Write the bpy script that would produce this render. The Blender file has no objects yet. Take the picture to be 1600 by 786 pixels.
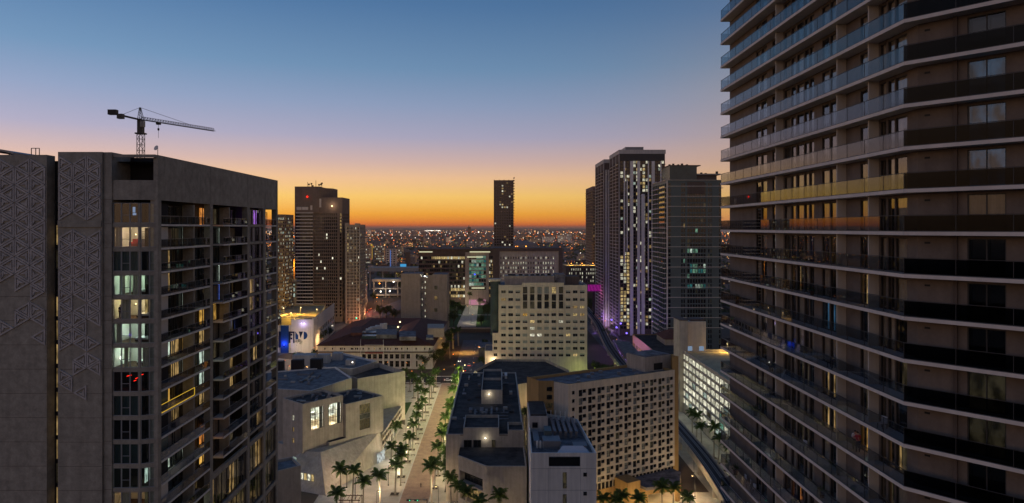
import bpy, math, random
from mathutils import Vector, Matrix
R = random.Random(7)
SC = bpy.context.scene
COL = SC.collection
# ---------------------------------------------------------------- camera
F, CX, HY, CH = 1067.0, 777.0, 355.5, 90.0        # focal length / principal point in photograph pixels, camera height in metres
cam = bpy.data.cameras.new("camera")
cam.sensor_width = 36.0
cam.lens = 36.0 * F / 1600.0
cam.shift_x = (800.0 - CX) / 1600.0
cam.shift_y = (HY - 393.0) / 1600.0
cam.clip_start, cam.clip_end = 1.0, 200000.0
camo = bpy.data.objects.new("camera", cam)
camo.location = (0, 0, CH)
camo.rotation_euler = (math.radians(90), 0, 0)
COL.objects.link(camo)
SC.camera = camo
SC.view_settings.view_transform = 'Standard'
SC.view_settings.look = 'None'
SC.view_settings.exposure = 0.0
SC.view_settings.gamma = 1.0
SC.render.engine = 'CYCLES'
cy = SC.cycles
cy.use_denoising = True
cy.max_bounces = 8
cy.diffuse_bounces = 3
cy.glossy_bounces = 3
cy.transparent_max_bounces = 16
cy.sample_clamp_indirect = 3.0
cy.caustics_reflective = False
cy.caustics_refractive = False


def lin(r, g, b, a=1.0):
    f = lambda c: (c / 255 / 12.92) if c <= 10.3 else ((c / 255 + .055) / 1.055) ** 2.4
    return (f(r), f(g), f(b), a)


# ---------------------------------------------------------------- dusk sky (afterglow in the west = +Y, blue overhead, mauve opposite)
W = bpy.data.worlds.new("World")
SC.world = W
W.use_nodes = True
nt = W.node_tree
nt.nodes.clear()
N = lambda t: nt.nodes.new(t)
tc, sep, out, bg = N('ShaderNodeTexCoord'), N('ShaderNodeSeparateXYZ'), N('ShaderNodeOutputWorld'), N('ShaderNodeBackground')
nt.links.new(tc.outputs['Generated'], sep.inputs[0])


def wramp(stops):
    r = N('ShaderNodeValToRGB')
    e = r.color_ramp.elements
    while len(e) < len(stops):
        e.new(0.5)
    for k, (p, c) in enumerate(stops):
        e[k].position = p
        e[k].color = lin(*c)
    return r


def wmath(op, a, b=None, clamp=False):
    m = N('ShaderNodeMath')
    m.operation = op
    m.use_clamp = clamp
    for i, x in enumerate((a, b)):
        if x is None:
            continue
        if isinstance(x, (int, float)):
            m.inputs[i].default_value = x
        else:
            nt.links.new(x, m.inputs[i])
    return m.outputs[0]


zz = wmath('MAXIMUM', sep.outputs[2], 0.0)
zr = wmath('POWER', zz, 0.5)                        # more ramp resolution near the horizon
q = lambda z: z ** 0.5
west = wramp([(0, (188, 84, 40)), (q(.003), (206, 97, 40)), (q(.008), (224, 126, 48)), (q(.020), (238, 164, 60)), (q(.045), (244, 196, 108)),
              (q(.072), (232, 188, 146)), (q(.095), (204, 174, 166)), (q(.130), (166, 162, 184)), (q(.175), (138, 153, 183)),
              (q(.225), (108, 140, 174)), (q(.31), (78, 115, 157)), (q(.55), (54, 85, 130)), (1, (38, 66, 110))])
east = wramp([(0, (186, 148, 116)), (q(.04), (200, 158, 124)), (q(.11), (206, 168, 138)), (q(.19), (176, 158, 150)), (q(.29), (110, 126, 156)), (q(.5), (74, 100, 142)), (1, (38, 66, 110))])
nt.links.new(zr, west.inputs[0])
nt.links.new(zr, east.inputs[0])
# azimuth: cosine of the angle to the place where the sun went down, a little left of the street
az0 = math.radians(-17)
hx, hy = math.sin(az0), math.cos(az0)
hl = wmath('POWER', wmath('ADD', wmath('MULTIPLY', sep.outputs[0], sep.outputs[0]), wmath('MULTIPLY', sep.outputs[1], sep.outputs[1])), .5)
dt = wmath('DIVIDE', wmath('ADD', wmath('MULTIPLY', sep.outputs[0], hx), wmath('MULTIPLY', sep.outputs[1], hy)), wmath('MAXIMUM', hl, .0001))
mp = N('ShaderNodeMapRange')
mp.interpolation_type = 'SMOOTHERSTEP'
nt.links.new(dt, mp.inputs['Value'])
mp.inputs['From Min'].default_value, mp.inputs['From Max'].default_value = .60, .985
mix = N('ShaderNodeMix')
mix.data_type = 'RGBA'
nt.links.new(mp.outputs[0], mix.inputs['Factor'])
nt.links.new(east.outputs[0], mix.inputs[6])
nt.links.new(west.outputs[0], mix.inputs[7])
# the sky brightens softly towards the south-west (left of the frame)
side = wmath('ADD', 1.0, wmath('MULTIPLY', wmath('DIVIDE', sep.outputs[0], wmath('MAXIMUM', hl, .0001)), -.34))
bright = N('ShaderNodeMix')
bright.data_type = 'RGBA'
bright.blend_type = 'MULTIPLY'
bright.inputs['Factor'].default_value = 1.0
cmb = N('ShaderNodeCombineColor')
for i in range(3):
    nt.links.new(side, cmb.inputs[i])
nt.links.new(mix.outputs[2], bright.inputs[6])
nt.links.new(cmb.outputs[0], bright.inputs[7])
nt.links.new(bright.outputs[2], bg.inputs[0])
bg.inputs[1].default_value = 1.0
nt.links.new(bg.outputs[0], out.inputs[0])

# ---------------------------------------------------------------- helpers
wx = lambda px, Y: (px - CX) * Y / F
wz = lambda py, Y: CH - (py - HY) * Y / F


def at(px, py, z=0.0):
    Y = (CH - z) * F / (py - HY)
    return Vector((wx(px, Y), Y, z))


def col_at(px, Y, z=0.0):
    return Vector((wx(px, Y), Y, z))


class MB:
    """collects faces; build() links them as one mesh object"""
    def __init__(s):
        s.v, s.f, s.m, s.l, s.T = [], [], [], [], None

    def face(s, pts, m=0, lit=None):
        b = len(s.v)
        for p in pts:
            p = Vector(p)
            s.v.append(s.T @ p if s.T else p)
        s.f.append(tuple(range(b, b + len(pts))))
        s.m.append(m)
        s.l.append(lit or (0, 0, 0))

    def solid(s, pts, faces, m=0, lit=None):
        b = len(s.v)
        for p in pts:
            p = Vector(p)
            s.v.append(s.T @ p if s.T else p)
        for f in faces:
            s.f.append(tuple(b + i for i in f))
            s.m.append(m)
            s.l.append(lit or (0, 0, 0))

    def box(s, x0, y0, z0, x1, y1, z1, m=0, lit=None):
        p = [(x0, y0, z0), (x1, y0, z0), (x1, y1, z0), (x0, y1, z0), (x0, y0, z1), (x1, y0, z1), (x1, y1, z1), (x0, y1, z1)]
        s.solid(p, [(0, 3, 2, 1), (4, 5, 6, 7), (0, 1, 5, 4), (1, 2, 6, 5), (2, 3, 7, 6), (3, 0, 4, 7)], m, lit)

    def beam(s, a, b, w, h, m=0):
        """bar of width w (horizontal) and height h along a-b"""
        a, b = Vector(a), Vector(b)
        d = (b - a)
        L = d.length
        if L < 1e-6:
            return
        x = d / L
        up = Vector((0, 0, 1)) if abs(x.z) < .95 else Vector((0, 1, 0))
        y = up.cross(x).normalized()
        z = x.cross(y)
        p = []
        for e in (a, b):
            for sy, sz in ((-1, -1), (1, -1), (1, 1), (-1, 1)):
                p.append(e + y * (sy * w / 2) + z * (sz * h / 2))
        s.solid(p, [(0, 1, 2, 3), (7, 6, 5, 4), (0, 4, 5, 1), (1, 5, 6, 2), (2, 6, 7, 3), (3, 7, 4, 0)], m)

    def tube(s, a, b, r, n=6, r2=None, m=0, cap=True):
        a, b = Vector(a), Vector(b)
        x = (b - a).normalized()
        up = Vector((0, 0, 1)) if abs(x.z) < .9 else Vector((1, 0, 0))
        y = up.cross(x).normalized()
        z = x.cross(y)
        r2 = r if r2 is None else r2
        p = [e + (y * math.cos(2 * math.pi * k / n) + z * math.sin(2 * math.pi * k / n)) * rr for e, rr in ((a, r), (b, r2)) for k in range(n)]
        f = [(k, (k + 1) % n, n + (k + 1) % n, n + k) for k in range(n)]
        if cap:
            f += [tuple(range(n))[::-1], tuple(range(n, 2 * n))]
        s.solid(p, f, m)

    def prism(s, poly, z0, z1, m=0, mt=None, poly2=None):
        n = len(poly)
        q2 = poly2 or poly
        p = [(x, y, z0) for x, y in poly] + [(x, y, z1) for x, y in q2]
        s.solid(p, [(k, (k + 1) % n, n + (k + 1) % n, n + k) for k in range(n)], m)
        s.face([(x, y, z1) for x, y in q2], m if mt is None else mt)
        s.face([(x, y, z0) for x, y in reversed(poly)], m)

    def blob(s, c, r, m=0, lit=None):
        c = Vector(c)
        p = [c + Vector(d) * r for d in ((1, 0, 0), (-1, 0, 0), (0, 1, 0), (0, -1, 0), (0, 0, 1), (0, 0, -1))]
        s.solid(p, [(0, 2, 4), (2, 1, 4), (1, 3, 4), (3, 0, 4), (2, 0, 5), (1, 2, 5), (3, 1, 5), (0, 3, 5)], m, lit)

    def mesh(s, name, mats, off=None):
        me = bpy.data.meshes.new(name)
        v = [(p - off) for p in s.v] if off is not None else s.v
        me.from_pydata([tuple(p) for p in v], [], s.f)
        for mt in mats:
            me.materials.append(mt)
        if len(mats) > 1:
            me.polygons.foreach_set('material_index', s.m)
        if any(c != (0, 0, 0) for c in s.l):
            a = me.attributes.new('lit', 'FLOAT_COLOR', 'FACE')
            buf = []
            for c in s.l:
                buf += [c[0], c[1], c[2], 1.0]
            a.data.foreach_set('color', buf)
        me.update()
        return me

    def build(s, name, mats, parent=None, kind=None, smooth=False):
        if not isinstance(mats, (list, tuple)):
            mats = [mats]
        off = base(parent) if parent else None
        me = s.mesh(name, mats, off)
        if smooth:
            me.polygons.foreach_set('use_smooth', [True] * len(me.polygons))
        return put(name, me, parent, None, 0, kind)


def base(o):
    """world position of an (unrotated) parent chain"""
    v = Vector((0, 0, 0))
    while o:
        v = v + o.location
        o = o.parent
    return v


def put(name, me, parent=None, loc=None, rz=0.0, kind=None):
    o = bpy.data.objects.new(name, me)
    COL.objects.link(o)
    if parent:
        o.parent = parent
        if loc is not None:
            o.location = Vector(loc) - base(parent)
    elif loc is not None:
        o.location = loc
    if rz:
        o.rotation_euler = (0, 0, rz)
    if kind:
        o['kind'] = kind
    return o


def tag(o, label, cat, group=None):
    o['label'], o['category'] = label, cat
    if group:
        o['group'] = group
    return o


def thing(name, label, cat, loc, group=None, rz=0.0):
    o = bpy.data.objects.new(name, None)
    COL.objects.link(o)
    o.location = loc
    o.empty_display_size = .5
    if rz:
        o.rotation_euler = (0, 0, rz)
    return tag(o, label, cat, group)


def clone(root, loc, rz=0.0, label=None, scale=1.0):
    kids = [c for c in root.children]
    r = root.copy()
    COL.objects.link(r)
    r.location = loc
    r.rotation_euler = (0, 0, rz)
    r.scale = (scale,) * 3
    if label:
        r['label'] = label
    for ch in kids:
        c = ch.copy()
        COL.objects.link(c)
        c.parent = r
        for g in ch.children:
            d = g.copy()
            COL.objects.link(d)
            d.parent = c
    return r


# ---------------------------------------------------------------- materials
def mat(name, col, rough=.85, spec=.3, var=.18, scale=.35, streak=0.0, metal=0.0, bump=0.0, fine=0.0):
    m = bpy.data.materials.new(name)
    m.use_nodes = True
    t = m.node_tree
    b = t.nodes['Principled BSDF']
    c = lin(*col) if max(col) > 1.0 else (*col, 1.0)
    b.inputs['Roughness'].default_value = rough
    b.inputs['Specular IOR Level'].default_value = spec
    b.inputs['Metallic'].default_value = metal
    g = t.nodes.new('ShaderNodeNewGeometry')
    n1 = t.nodes.new('ShaderNodeTexNoise')
    n1.inputs['Scale'].default_value = scale
    n1.inputs['Detail'].default_value = 6.0
    n1.inputs['Roughness'].default_value = .65
    t.links.new(g.outputs['Position'], n1.inputs['Vector'])
    mr = t.nodes.new('ShaderNodeMapRange')
    t.links.new(n1.outputs[0], mr.inputs['Value'])
    mr.inputs['From Min'].default_value, mr.inputs['From Max'].default_value = .25, .75
    mr.inputs['To Min'].default_value, mr.inputs['To Max'].default_value = 1 - var, 1 + var
    val = mr.outputs[0]
    if streak:
        mpn = t.nodes.new('ShaderNodeMapping')
        mpn.inputs['Scale'].default_value = (1.3, 1.3, .06)
        t.links.new(g.outputs['Position'], mpn.inputs['Vector'])
        n2 = t.nodes.new('ShaderNodeTexNoise')
        n2.inputs['Scale'].default_value = 1.0
        n2.inputs['Detail'].default_value = 4.0
        t.links.new(mpn.outputs[0], n2.inputs['Vector'])
        m2 = t.nodes.new('ShaderNodeMapRange')
        t.links.new(n2.outputs[0], m2.inputs['Value'])
        m2.inputs['From Min'].default_value, m2.inputs['From Max'].default_value = .3, .7
        m2.inputs['To Min'].default_value, m2.inputs['To Max'].default_value = 1 - streak, 1 + streak * .4
        mm = t.nodes.new('ShaderNodeMath')
        mm.operation = 'MULTIPLY'
        t.links.new(val, mm.inputs[0])
        t.links.new(m2.outputs[0], mm.inputs[1])
        val = mm.outputs[0]
    if fine:
        n3 = t.nodes.new('ShaderNodeTexNoise')
        n3.inputs['Scale'].default_value = 5.0
        n3.inputs['Detail'].default_value = 3.0
        t.links.new(g.outputs['Position'], n3.inputs['Vector'])
        m3 = t.nodes.new('ShaderNodeMapRange')
        t.links.new(n3.outputs[0], m3.inputs['Value'])
        m3.inputs['To Min'].default_value, m3.inputs['To Max'].default_value = 1 - fine, 1 + fine
        mm = t.nodes.new('ShaderNodeMath')
        mm.operation = 'MULTIPLY'
        t.links.new(val, mm.inputs[0])
        t.links.new(m3.outputs[0], mm.inputs[1])
        val = mm.outputs[0]
    vm = t.nodes.new('ShaderNodeVectorMath')
    vm.operation = 'SCALE'
    vm.inputs[0].default_value = c[:3]
    t.links.new(val, vm.inputs['Scale'])
    t.links.new(vm.outputs[0], b.inputs['Base Color'])
    if bump:
        bp = t.nodes.new('ShaderNodeBump')
        bp.inputs['Strength'].default_value = bump
        bp.inputs['Distance'].default_value = .05
        t.links.new(n1.outputs[0], bp.inputs['Height'])
        t.links.new(bp.outputs[0], b.inputs['Normal'])
    return m


def emit(name, col, strength=1.0, sample=False):
    m = bpy.data.materials.new(name)
    m.use_nodes = True
    t = m.node_tree
    t.nodes.clear()
    e = t.nodes.new('ShaderNodeEmission')
    o = t.nodes.new('ShaderNodeOutputMaterial')
    e.inputs[0].default_value = lin(*col)
    e.inputs[1].default_value = strength
    t.links.new(e.outputs[0], o.inputs[0])
    if not sample:
        m.cycles.emission_sampling = 'NONE'
    return m


def window_material():
    """window pane: dark glass, glowing where the mesh attribute 'lit' gives lamplight behind it or a painted sky reflection; curtains and furniture break up the glow"""
    m = bpy.data.materials.new("window_pane")
    m.use_nodes = True
    t = m.node_tree
    b = t.nodes['Principled BSDF']
    b.inputs['Base Color'].default_value = (.012, .014, .016, 1)
    b.inputs['Roughness'].default_value = .06
    b.inputs['IOR'].default_value = 1.6
    a = t.nodes.new('ShaderNodeAttribute')
    a.attribute_name = 'lit'
    g = t.nodes.new('ShaderNodeNewGeometry')
    mpn = t.nodes.new('ShaderNodeMapping')
    mpn.inputs['Scale'].default_value = (1.6, 1.6, .9)
    t.links.new(g.outputs['Position'], mpn.inputs['Vector'])
    n = t.nodes.new('ShaderNodeTexNoise')
    n.inputs['Scale'].default_value = 1.0
    n.inputs['Detail'].default_value = 3.0
    t.links.new(mpn.outputs[0], n.inputs['Vector'])
    mr = t.nodes.new('ShaderNodeMapRange')
    t.links.new(n.outputs[0], mr.inputs['Value'])
    mr.inputs['From Min'].default_value, mr.inputs['From Max'].default_value = .35, .62
    mr.inputs['To Min'].default_value, mr.inputs['To Max'].default_value = .25, 1.25
    oi = t.nodes.new('ShaderNodeObjectInfo')
    m2 = t.nodes.new('ShaderNodeMapRange')
    t.links.new(oi.outputs['Random'], m2.inputs['Value'])
    m2.inputs['To Min'].default_value, m2.inputs['To Max'].default_value = .55, 1.2
    mm = t.nodes.new('ShaderNodeMath')
    mm.operation = 'MULTIPLY'
    t.links.new(mr.outputs[0], mm.inputs[0])
    t.links.new(m2.outputs[0], mm.inputs[1])
    t.links.new(a.outputs['Color'], b.inputs['Emission Color'])
    t.links.new(mm.outputs[0], b.inputs['Emission Strength'])
    m.cycles.emission_sampling = 'NONE'
    return m


def glass(name, tint, ior, rough=.0):
    """thin architectural glass: what lies behind shows through, the sky mirrors by Fresnel"""
    m = bpy.data.materials.new(name)
    m.use_nodes = True
    t = m.node_tree
    t.nodes.clear()
    o = t.nodes.new('ShaderNodeOutputMaterial')
    mx = t.nodes.new('ShaderNodeMixShader')
    g = t.nodes.new('ShaderNodeNewGeometry')
    dp = t.nodes.new('ShaderNodeVectorMath')
    dp.operation = 'DOT_PRODUCT'
    t.links.new(g.outputs['Normal'], dp.inputs[0])
    t.links.new(g.outputs['Incoming'], dp.inputs[1])
    v = dp.outputs['Value']
    r0 = ((ior - 1) / (ior + 1)) ** 2
    for op, k in (('ABSOLUTE', None), ('SUBTRACT', 1.0), ('POWER', 5.0), ('MULTIPLY', 1 - r0), ('ADD', r0)):
        n = t.nodes.new('ShaderNodeMath')
        n.operation = op
        if op == 'SUBTRACT':
            n.inputs[0].default_value = k
            t.links.new(v, n.inputs[1])
        else:
            t.links.new(v, n.inputs[0])
            if k is not None:
                n.inputs[1].default_value = k
        v = n.outputs[0]
    tr = t.nodes.new('ShaderNodeBsdfTransparent')
    tr.inputs[0].default_value = (*tint, 1)
    gl = t.nodes.new('ShaderNodeBsdfGlossy')
    gl.inputs['Roughness'].default_value = rough
    gl.inputs['Color'].default_value = (.9, .9, .9, 1)
    t.links.new(v, mx.inputs[0])            # Schlick, the same on both faces of the sheet
    t.links.new(tr.outputs[0], mx.inputs[1])
    t.links.new(gl.outputs[0], mx.inputs[2])
    t.links.new(mx.outputs[0], o.inputs[0])
    return m


M = {}
M['conc_dark'] = mat('board_marked_concrete', (.335, .30, .24), var=.3, scale=.9, streak=.14, bump=.3, fine=.2)
M['relief'] = mat('cast_relief_concrete', (.46, .42, .385), var=.3, scale=1.2, streak=.1, fine=.15)
M['conc'] = mat('pale_concrete', (.47, .405, .32), var=.2, scale=.35, streak=.18, fine=.12)
M['conc_light'] = mat('light_render', (.52, .48, .42), var=.1, scale=.2, streak=.2, fine=.05)
M['white'] = mat('white_paint', (.78, .73, .64), var=.07, streak=.16)
M['slab'] = mat('slab_edge_paint', (.74, .63, .53), var=.08, streak=.1)
M['brownwall'] = mat('brown_render', (.185, .142, .112), var=.2, scale=.6, streak=.12, fine=.14)
M['fin'] = mat('beige_fin', (.58, .50, .40), var=.08, streak=.12)
M['ochre'] = mat('ochre_render', (.42, .26, .10), var=.1, streak=.18)
M['cream'] = mat('cream_precast', (.66, .56, .42), var=.12, streak=.15, fine=.08)
M['tan'] = mat('tan_precast', (.45, .365, .275), var=.14, streak=.2, fine=.08)
M['brown_dark'] = mat('dark_brown_stone', (.13, .095, .075), var=.18, streak=.15)
M['mullion'] = mat('dark_bronze_metal', (.035, .032, .03), rough=.5, spec=.5, var=.1)
M['metal'] = mat('grey_metal', (.22, .22, .22), rough=.45, spec=.5, metal=.4, var=.1)
M['pale_frame'] = mat('pale_window_frame', (.30, .30, .29), rough=.5, var=.05)
M['roof'] = mat('dark_gravel_roof', (.056, .049, .042), rough=.95, var=.9, scale=.3, fine=.4)
M['roof_blue'] = mat('weathered_roof_membrane', (.165, .15, .145), rough=.9, var=.9, scale=.3, fine=.35)
M['roof_grey'] = mat('grey_roof_membrane', (.185, .172, .16), rough=.9, var=.7, scale=.4, fine=.3)
M['tile'] = mat('red_clay_tile', (.15, .058, .038), rough=.9, var=.4, scale=.5, fine=.3)
M['asphalt'] = mat('asphalt', (.050, .048, .048), rough=.9, var=.3, scale=.1, fine=.2)
M['lit_asphalt'] = mat('lit_street_asphalt', (.15, .14, .135), rough=.85, var=.35, scale=.2, fine=.2)  # paler asphalt, lightened so the lamplit streets read bright
M['ground'] = mat('city_ground', (.110, .082, .055), rough=.95, var=.6, scale=.012, fine=.2)
M['paving'] = mat('pale_paving', (.46, .41, .33), rough=.9, var=.2, scale=.25, fine=.12)
M['brick'] = mat('brick_paving', (.35, .235, .17), rough=.9, var=.25, scale=.4, fine=.25)
M['grass'] = mat('turf', (.045, .085, .022), rough=.95, var=.4, scale=.4, fine=.4)
M['soil'] = mat('planter_soil', (.06, .045, .03), var=.3)
M['leaf'] = mat('foliage', (.062, .090, .024), rough=.6, var=.5, scale=.6)
M['leaf2'] = mat('dry_foliage', (.070, .082, .026), rough=.6, var=.5, scale=.6)
M['palm'] = mat('palm_frond', (.085, .138, .030), rough=.5, var=.4, scale=.8)
for k_ in ('palm', 'leaf', 'leaf2'):                 # leaves let part of the light through
    t_ = M[k_].node_tree
    pb = t_.nodes['Principled BSDF']
    tl, mx_ = t_.nodes.new('ShaderNodeBsdfTranslucent'), t_.nodes.new('ShaderNodeMixShader')
    mx_.inputs[0].default_value = .45
    t_.links.new(pb.inputs['Base Color'].links[0].from_socket, tl.inputs[0])
    t_.links.new(pb.outputs[0], mx_.inputs[1])
    t_.links.new(tl.outputs[0], mx_.inputs[2])
    t_.links.new(mx_.outputs[0], t_.nodes['Material Output'].inputs[0])
M['trunk'] = mat('palm_trunk', (.30, .26, .20), var=.2, scale=2)
M['bark'] = mat('bark', (.09, .065, .045), var=.3, scale=2)
M['brown_mid'] = mat('brown_precast', (.23, .165, .125), var=.18, streak=.15)
M['black'] = mat('black_metal', (.015, .015, .016), rough=.5, var=.1)
M['blackwin'] = mat('recess_dark', (.02, .018, .018), var=.2)
M['teal'] = mat('teal_glass_spandrel', (.05, .075, .072), rough=.25, spec=.5, var=.3, scale=.2)
M['greyclad'] = mat('blue_green_cladding', (.085, .115, .112), rough=.4, spec=.5, var=.2, scale=.1)
M['blue'] = mat('blue_paint', (.012, .055, .21), rough=.5, var=.1)
M['navy'] = mat('navy_paint', (.012, .02, .055), rough=.5, var=.1)
M['yellow_deck'] = mat('sealed_deck', (.42, .34, .19), var=.3, scale=.3, streak=0)
M['car_red'] = mat('red_car_paint', (.25, .02, .02), rough=.3, spec=.6, var=.02)
M['car_white'] = mat('white_car_paint', (.6, .6, .6), rough=.3, spec=.6, var=.02)
M['car_dark'] = mat('dark_car_paint', (.03, .03, .035), rough=.3, spec=.6, var=.02)
M['skin'] = mat('skin', (.42, .24, .17), rough=.6, var=.05)
M['cloth_white'] = mat('white_cloth', (.55, .5, .47), var=.1)
M['cloth_red'] = mat('red_cloth', (.35, .04, .05), var=.1)
M['cloth_dark'] = mat('dark_cloth', (.04, .035, .05), var=.1)
M['hair'] = mat('dark_hair', (.02, .013, .01), var=.1)
M['room'] = mat('interior_wall', (.62, .58, .50), var=.04)
M['wood'] = mat('dark_wood', (.08, .045, .03), var=.2)
M['linen'] = mat('bed_linen', (.6, .58, .54), var=.06)
M['curtain'] = mat('curtain_cloth', (.58, .49, .37), var=.15, scale=2.5, streak=.4)
M['blind'] = mat('window_blind', (.30, .31, .27), rough=.8, var=.3, scale=1.5)
M['win'] = window_material()
M['bay_glass'] = glass('bay_window_glass', (.80, .90, .90), 1.8)
M['clear'] = glass('clear_glass', (.86, .88, .88), 1.45)
M['mirror'] = glass('coated_glass', (.80, .78, .76), 2.1)
M['end_glass'] = glass('tinted_end_glass', (.45, .47, .50), 1.62)
M['rail_glass'] = glass('balustrade_glass', (.66, .68, .70), 1.52)
M['rail_dark'] = glass('tinted_balustrade_glass', (.20, .20, .21), 1.22)
M['rail_left'] = glass('printed_balustrade_glass', (.60, .57, .56), 2.1)
M['e_warm'] = emit('lamp_warm', (255, 214, 150), 6)
M['e_white'] = emit('lamp_white', (255, 246, 226), 7)
M['e_orange'] = emit('lamp_sodium', (255, 150, 50), 6)
M['e_red'] = emit('lamp_red', (255, 36, 20), 3)
M['e_green'] = emit('signal_green', (40, 255, 190), 3)
M['e_blue'] = emit('lamp_blue', (60, 70, 255), 3)
M['e_purple'] = emit('lamp_purple', (150, 80, 255), 2)
M['e_magenta'] = emit('screen_magenta', (225, 50, 185), .9)
M['e_cyan'] = emit('screen_cyan', (70, 160, 215), .9)
M['e_strip'] = emit('light_strip', (235, 232, 190), .8)
M['e_gold'] = emit('gold_strip_light', (235, 190, 60), .9)

LIT = {None: (0, 0, 0), 'dim': (.030, .024, .013), 'warm': (.62, .45, .19), 'warm2': (.26, .17, .065), 'gold': (.45, .25, .05), 'cool': (.40, .50, .42),
       'white': (.80, .77, .58), 'green': (.10, .22, .15), 'teal': (.015, .10, .10), 'blue': (.05, .09, .36), 'sky': (.012, .040, .075), 'purple': (.28, .10, .55), 'orange': (.55, .20, .04)}  # sky: faint blue glow painted for the sky mirrored in panes


def lamp_light(name, loc, power, col=(1, .75, .45), parent=None, r=.25):
    l = bpy.data.lights.new(name, 'POINT')
    l.energy = power
    l.color = col
    l.shadow_soft_size = r
    l.use_shadow = True
    o = bpy.data.objects.new(name, l)
    o.visible_glossy = False                       # the bulb mesh itself is what mirrors
    COL.objects.link(o)
    if parent:
        o.parent = parent
        o.location = Vector(loc) - base(parent)
    else:
        o.location = loc
    return o


# ---------------------------------------------------------------- windows and facades
_wc = {}


def win_mesh(w, h, mull, tran, lit, blind, fm):
    key = (round(w, 2), round(h, 2), mull, tran, lit, blind, fm)
    if key in _wc:
        return _wc[key]
    b = MB()
    t = min(.09, w * .06)
    y = .0
    c = LIT[lit] if not isinstance(lit, tuple) else lit
    if blind:
        zb = h * (1 - blind)
        b.face([(0, y, zb), (w, y, zb), (w, y, h), (0, y, h)], 2)
        if zb > .02:
            b.face([(0, y, 0), (w, y, 0), (w, y, zb), (0, y, zb)], 0, c)
    else:
        b.face([(0, y, 0), (w, y, 0), (w, y, h), (0, y, h)], 0, c)
    y0, y1 = -.09, -.004
    b.box(0, y0, 0, w, y1, t, 1)
    b.box(0, y0, h - t, w, y1, h, 1)
    b.box(0, y0, t, t, y1, h - t, 1)
    b.box(w - t, y0, t, w, y1, h - t, 1)
    for k in range(mull):
        x = w * (k + 1) / (mull + 1)
        b.box(x - t / 2, y0 + .01, t, x + t / 2, y1, h - t, 1)
    if tran:
        b.box(t, y0 + .02, h * tran, w - t, y1, h * tran + t, 1)
    me = b.mesh('window', [M['win'], M[fm], M['blind']])
    _wc[key] = me
    return me


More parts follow.
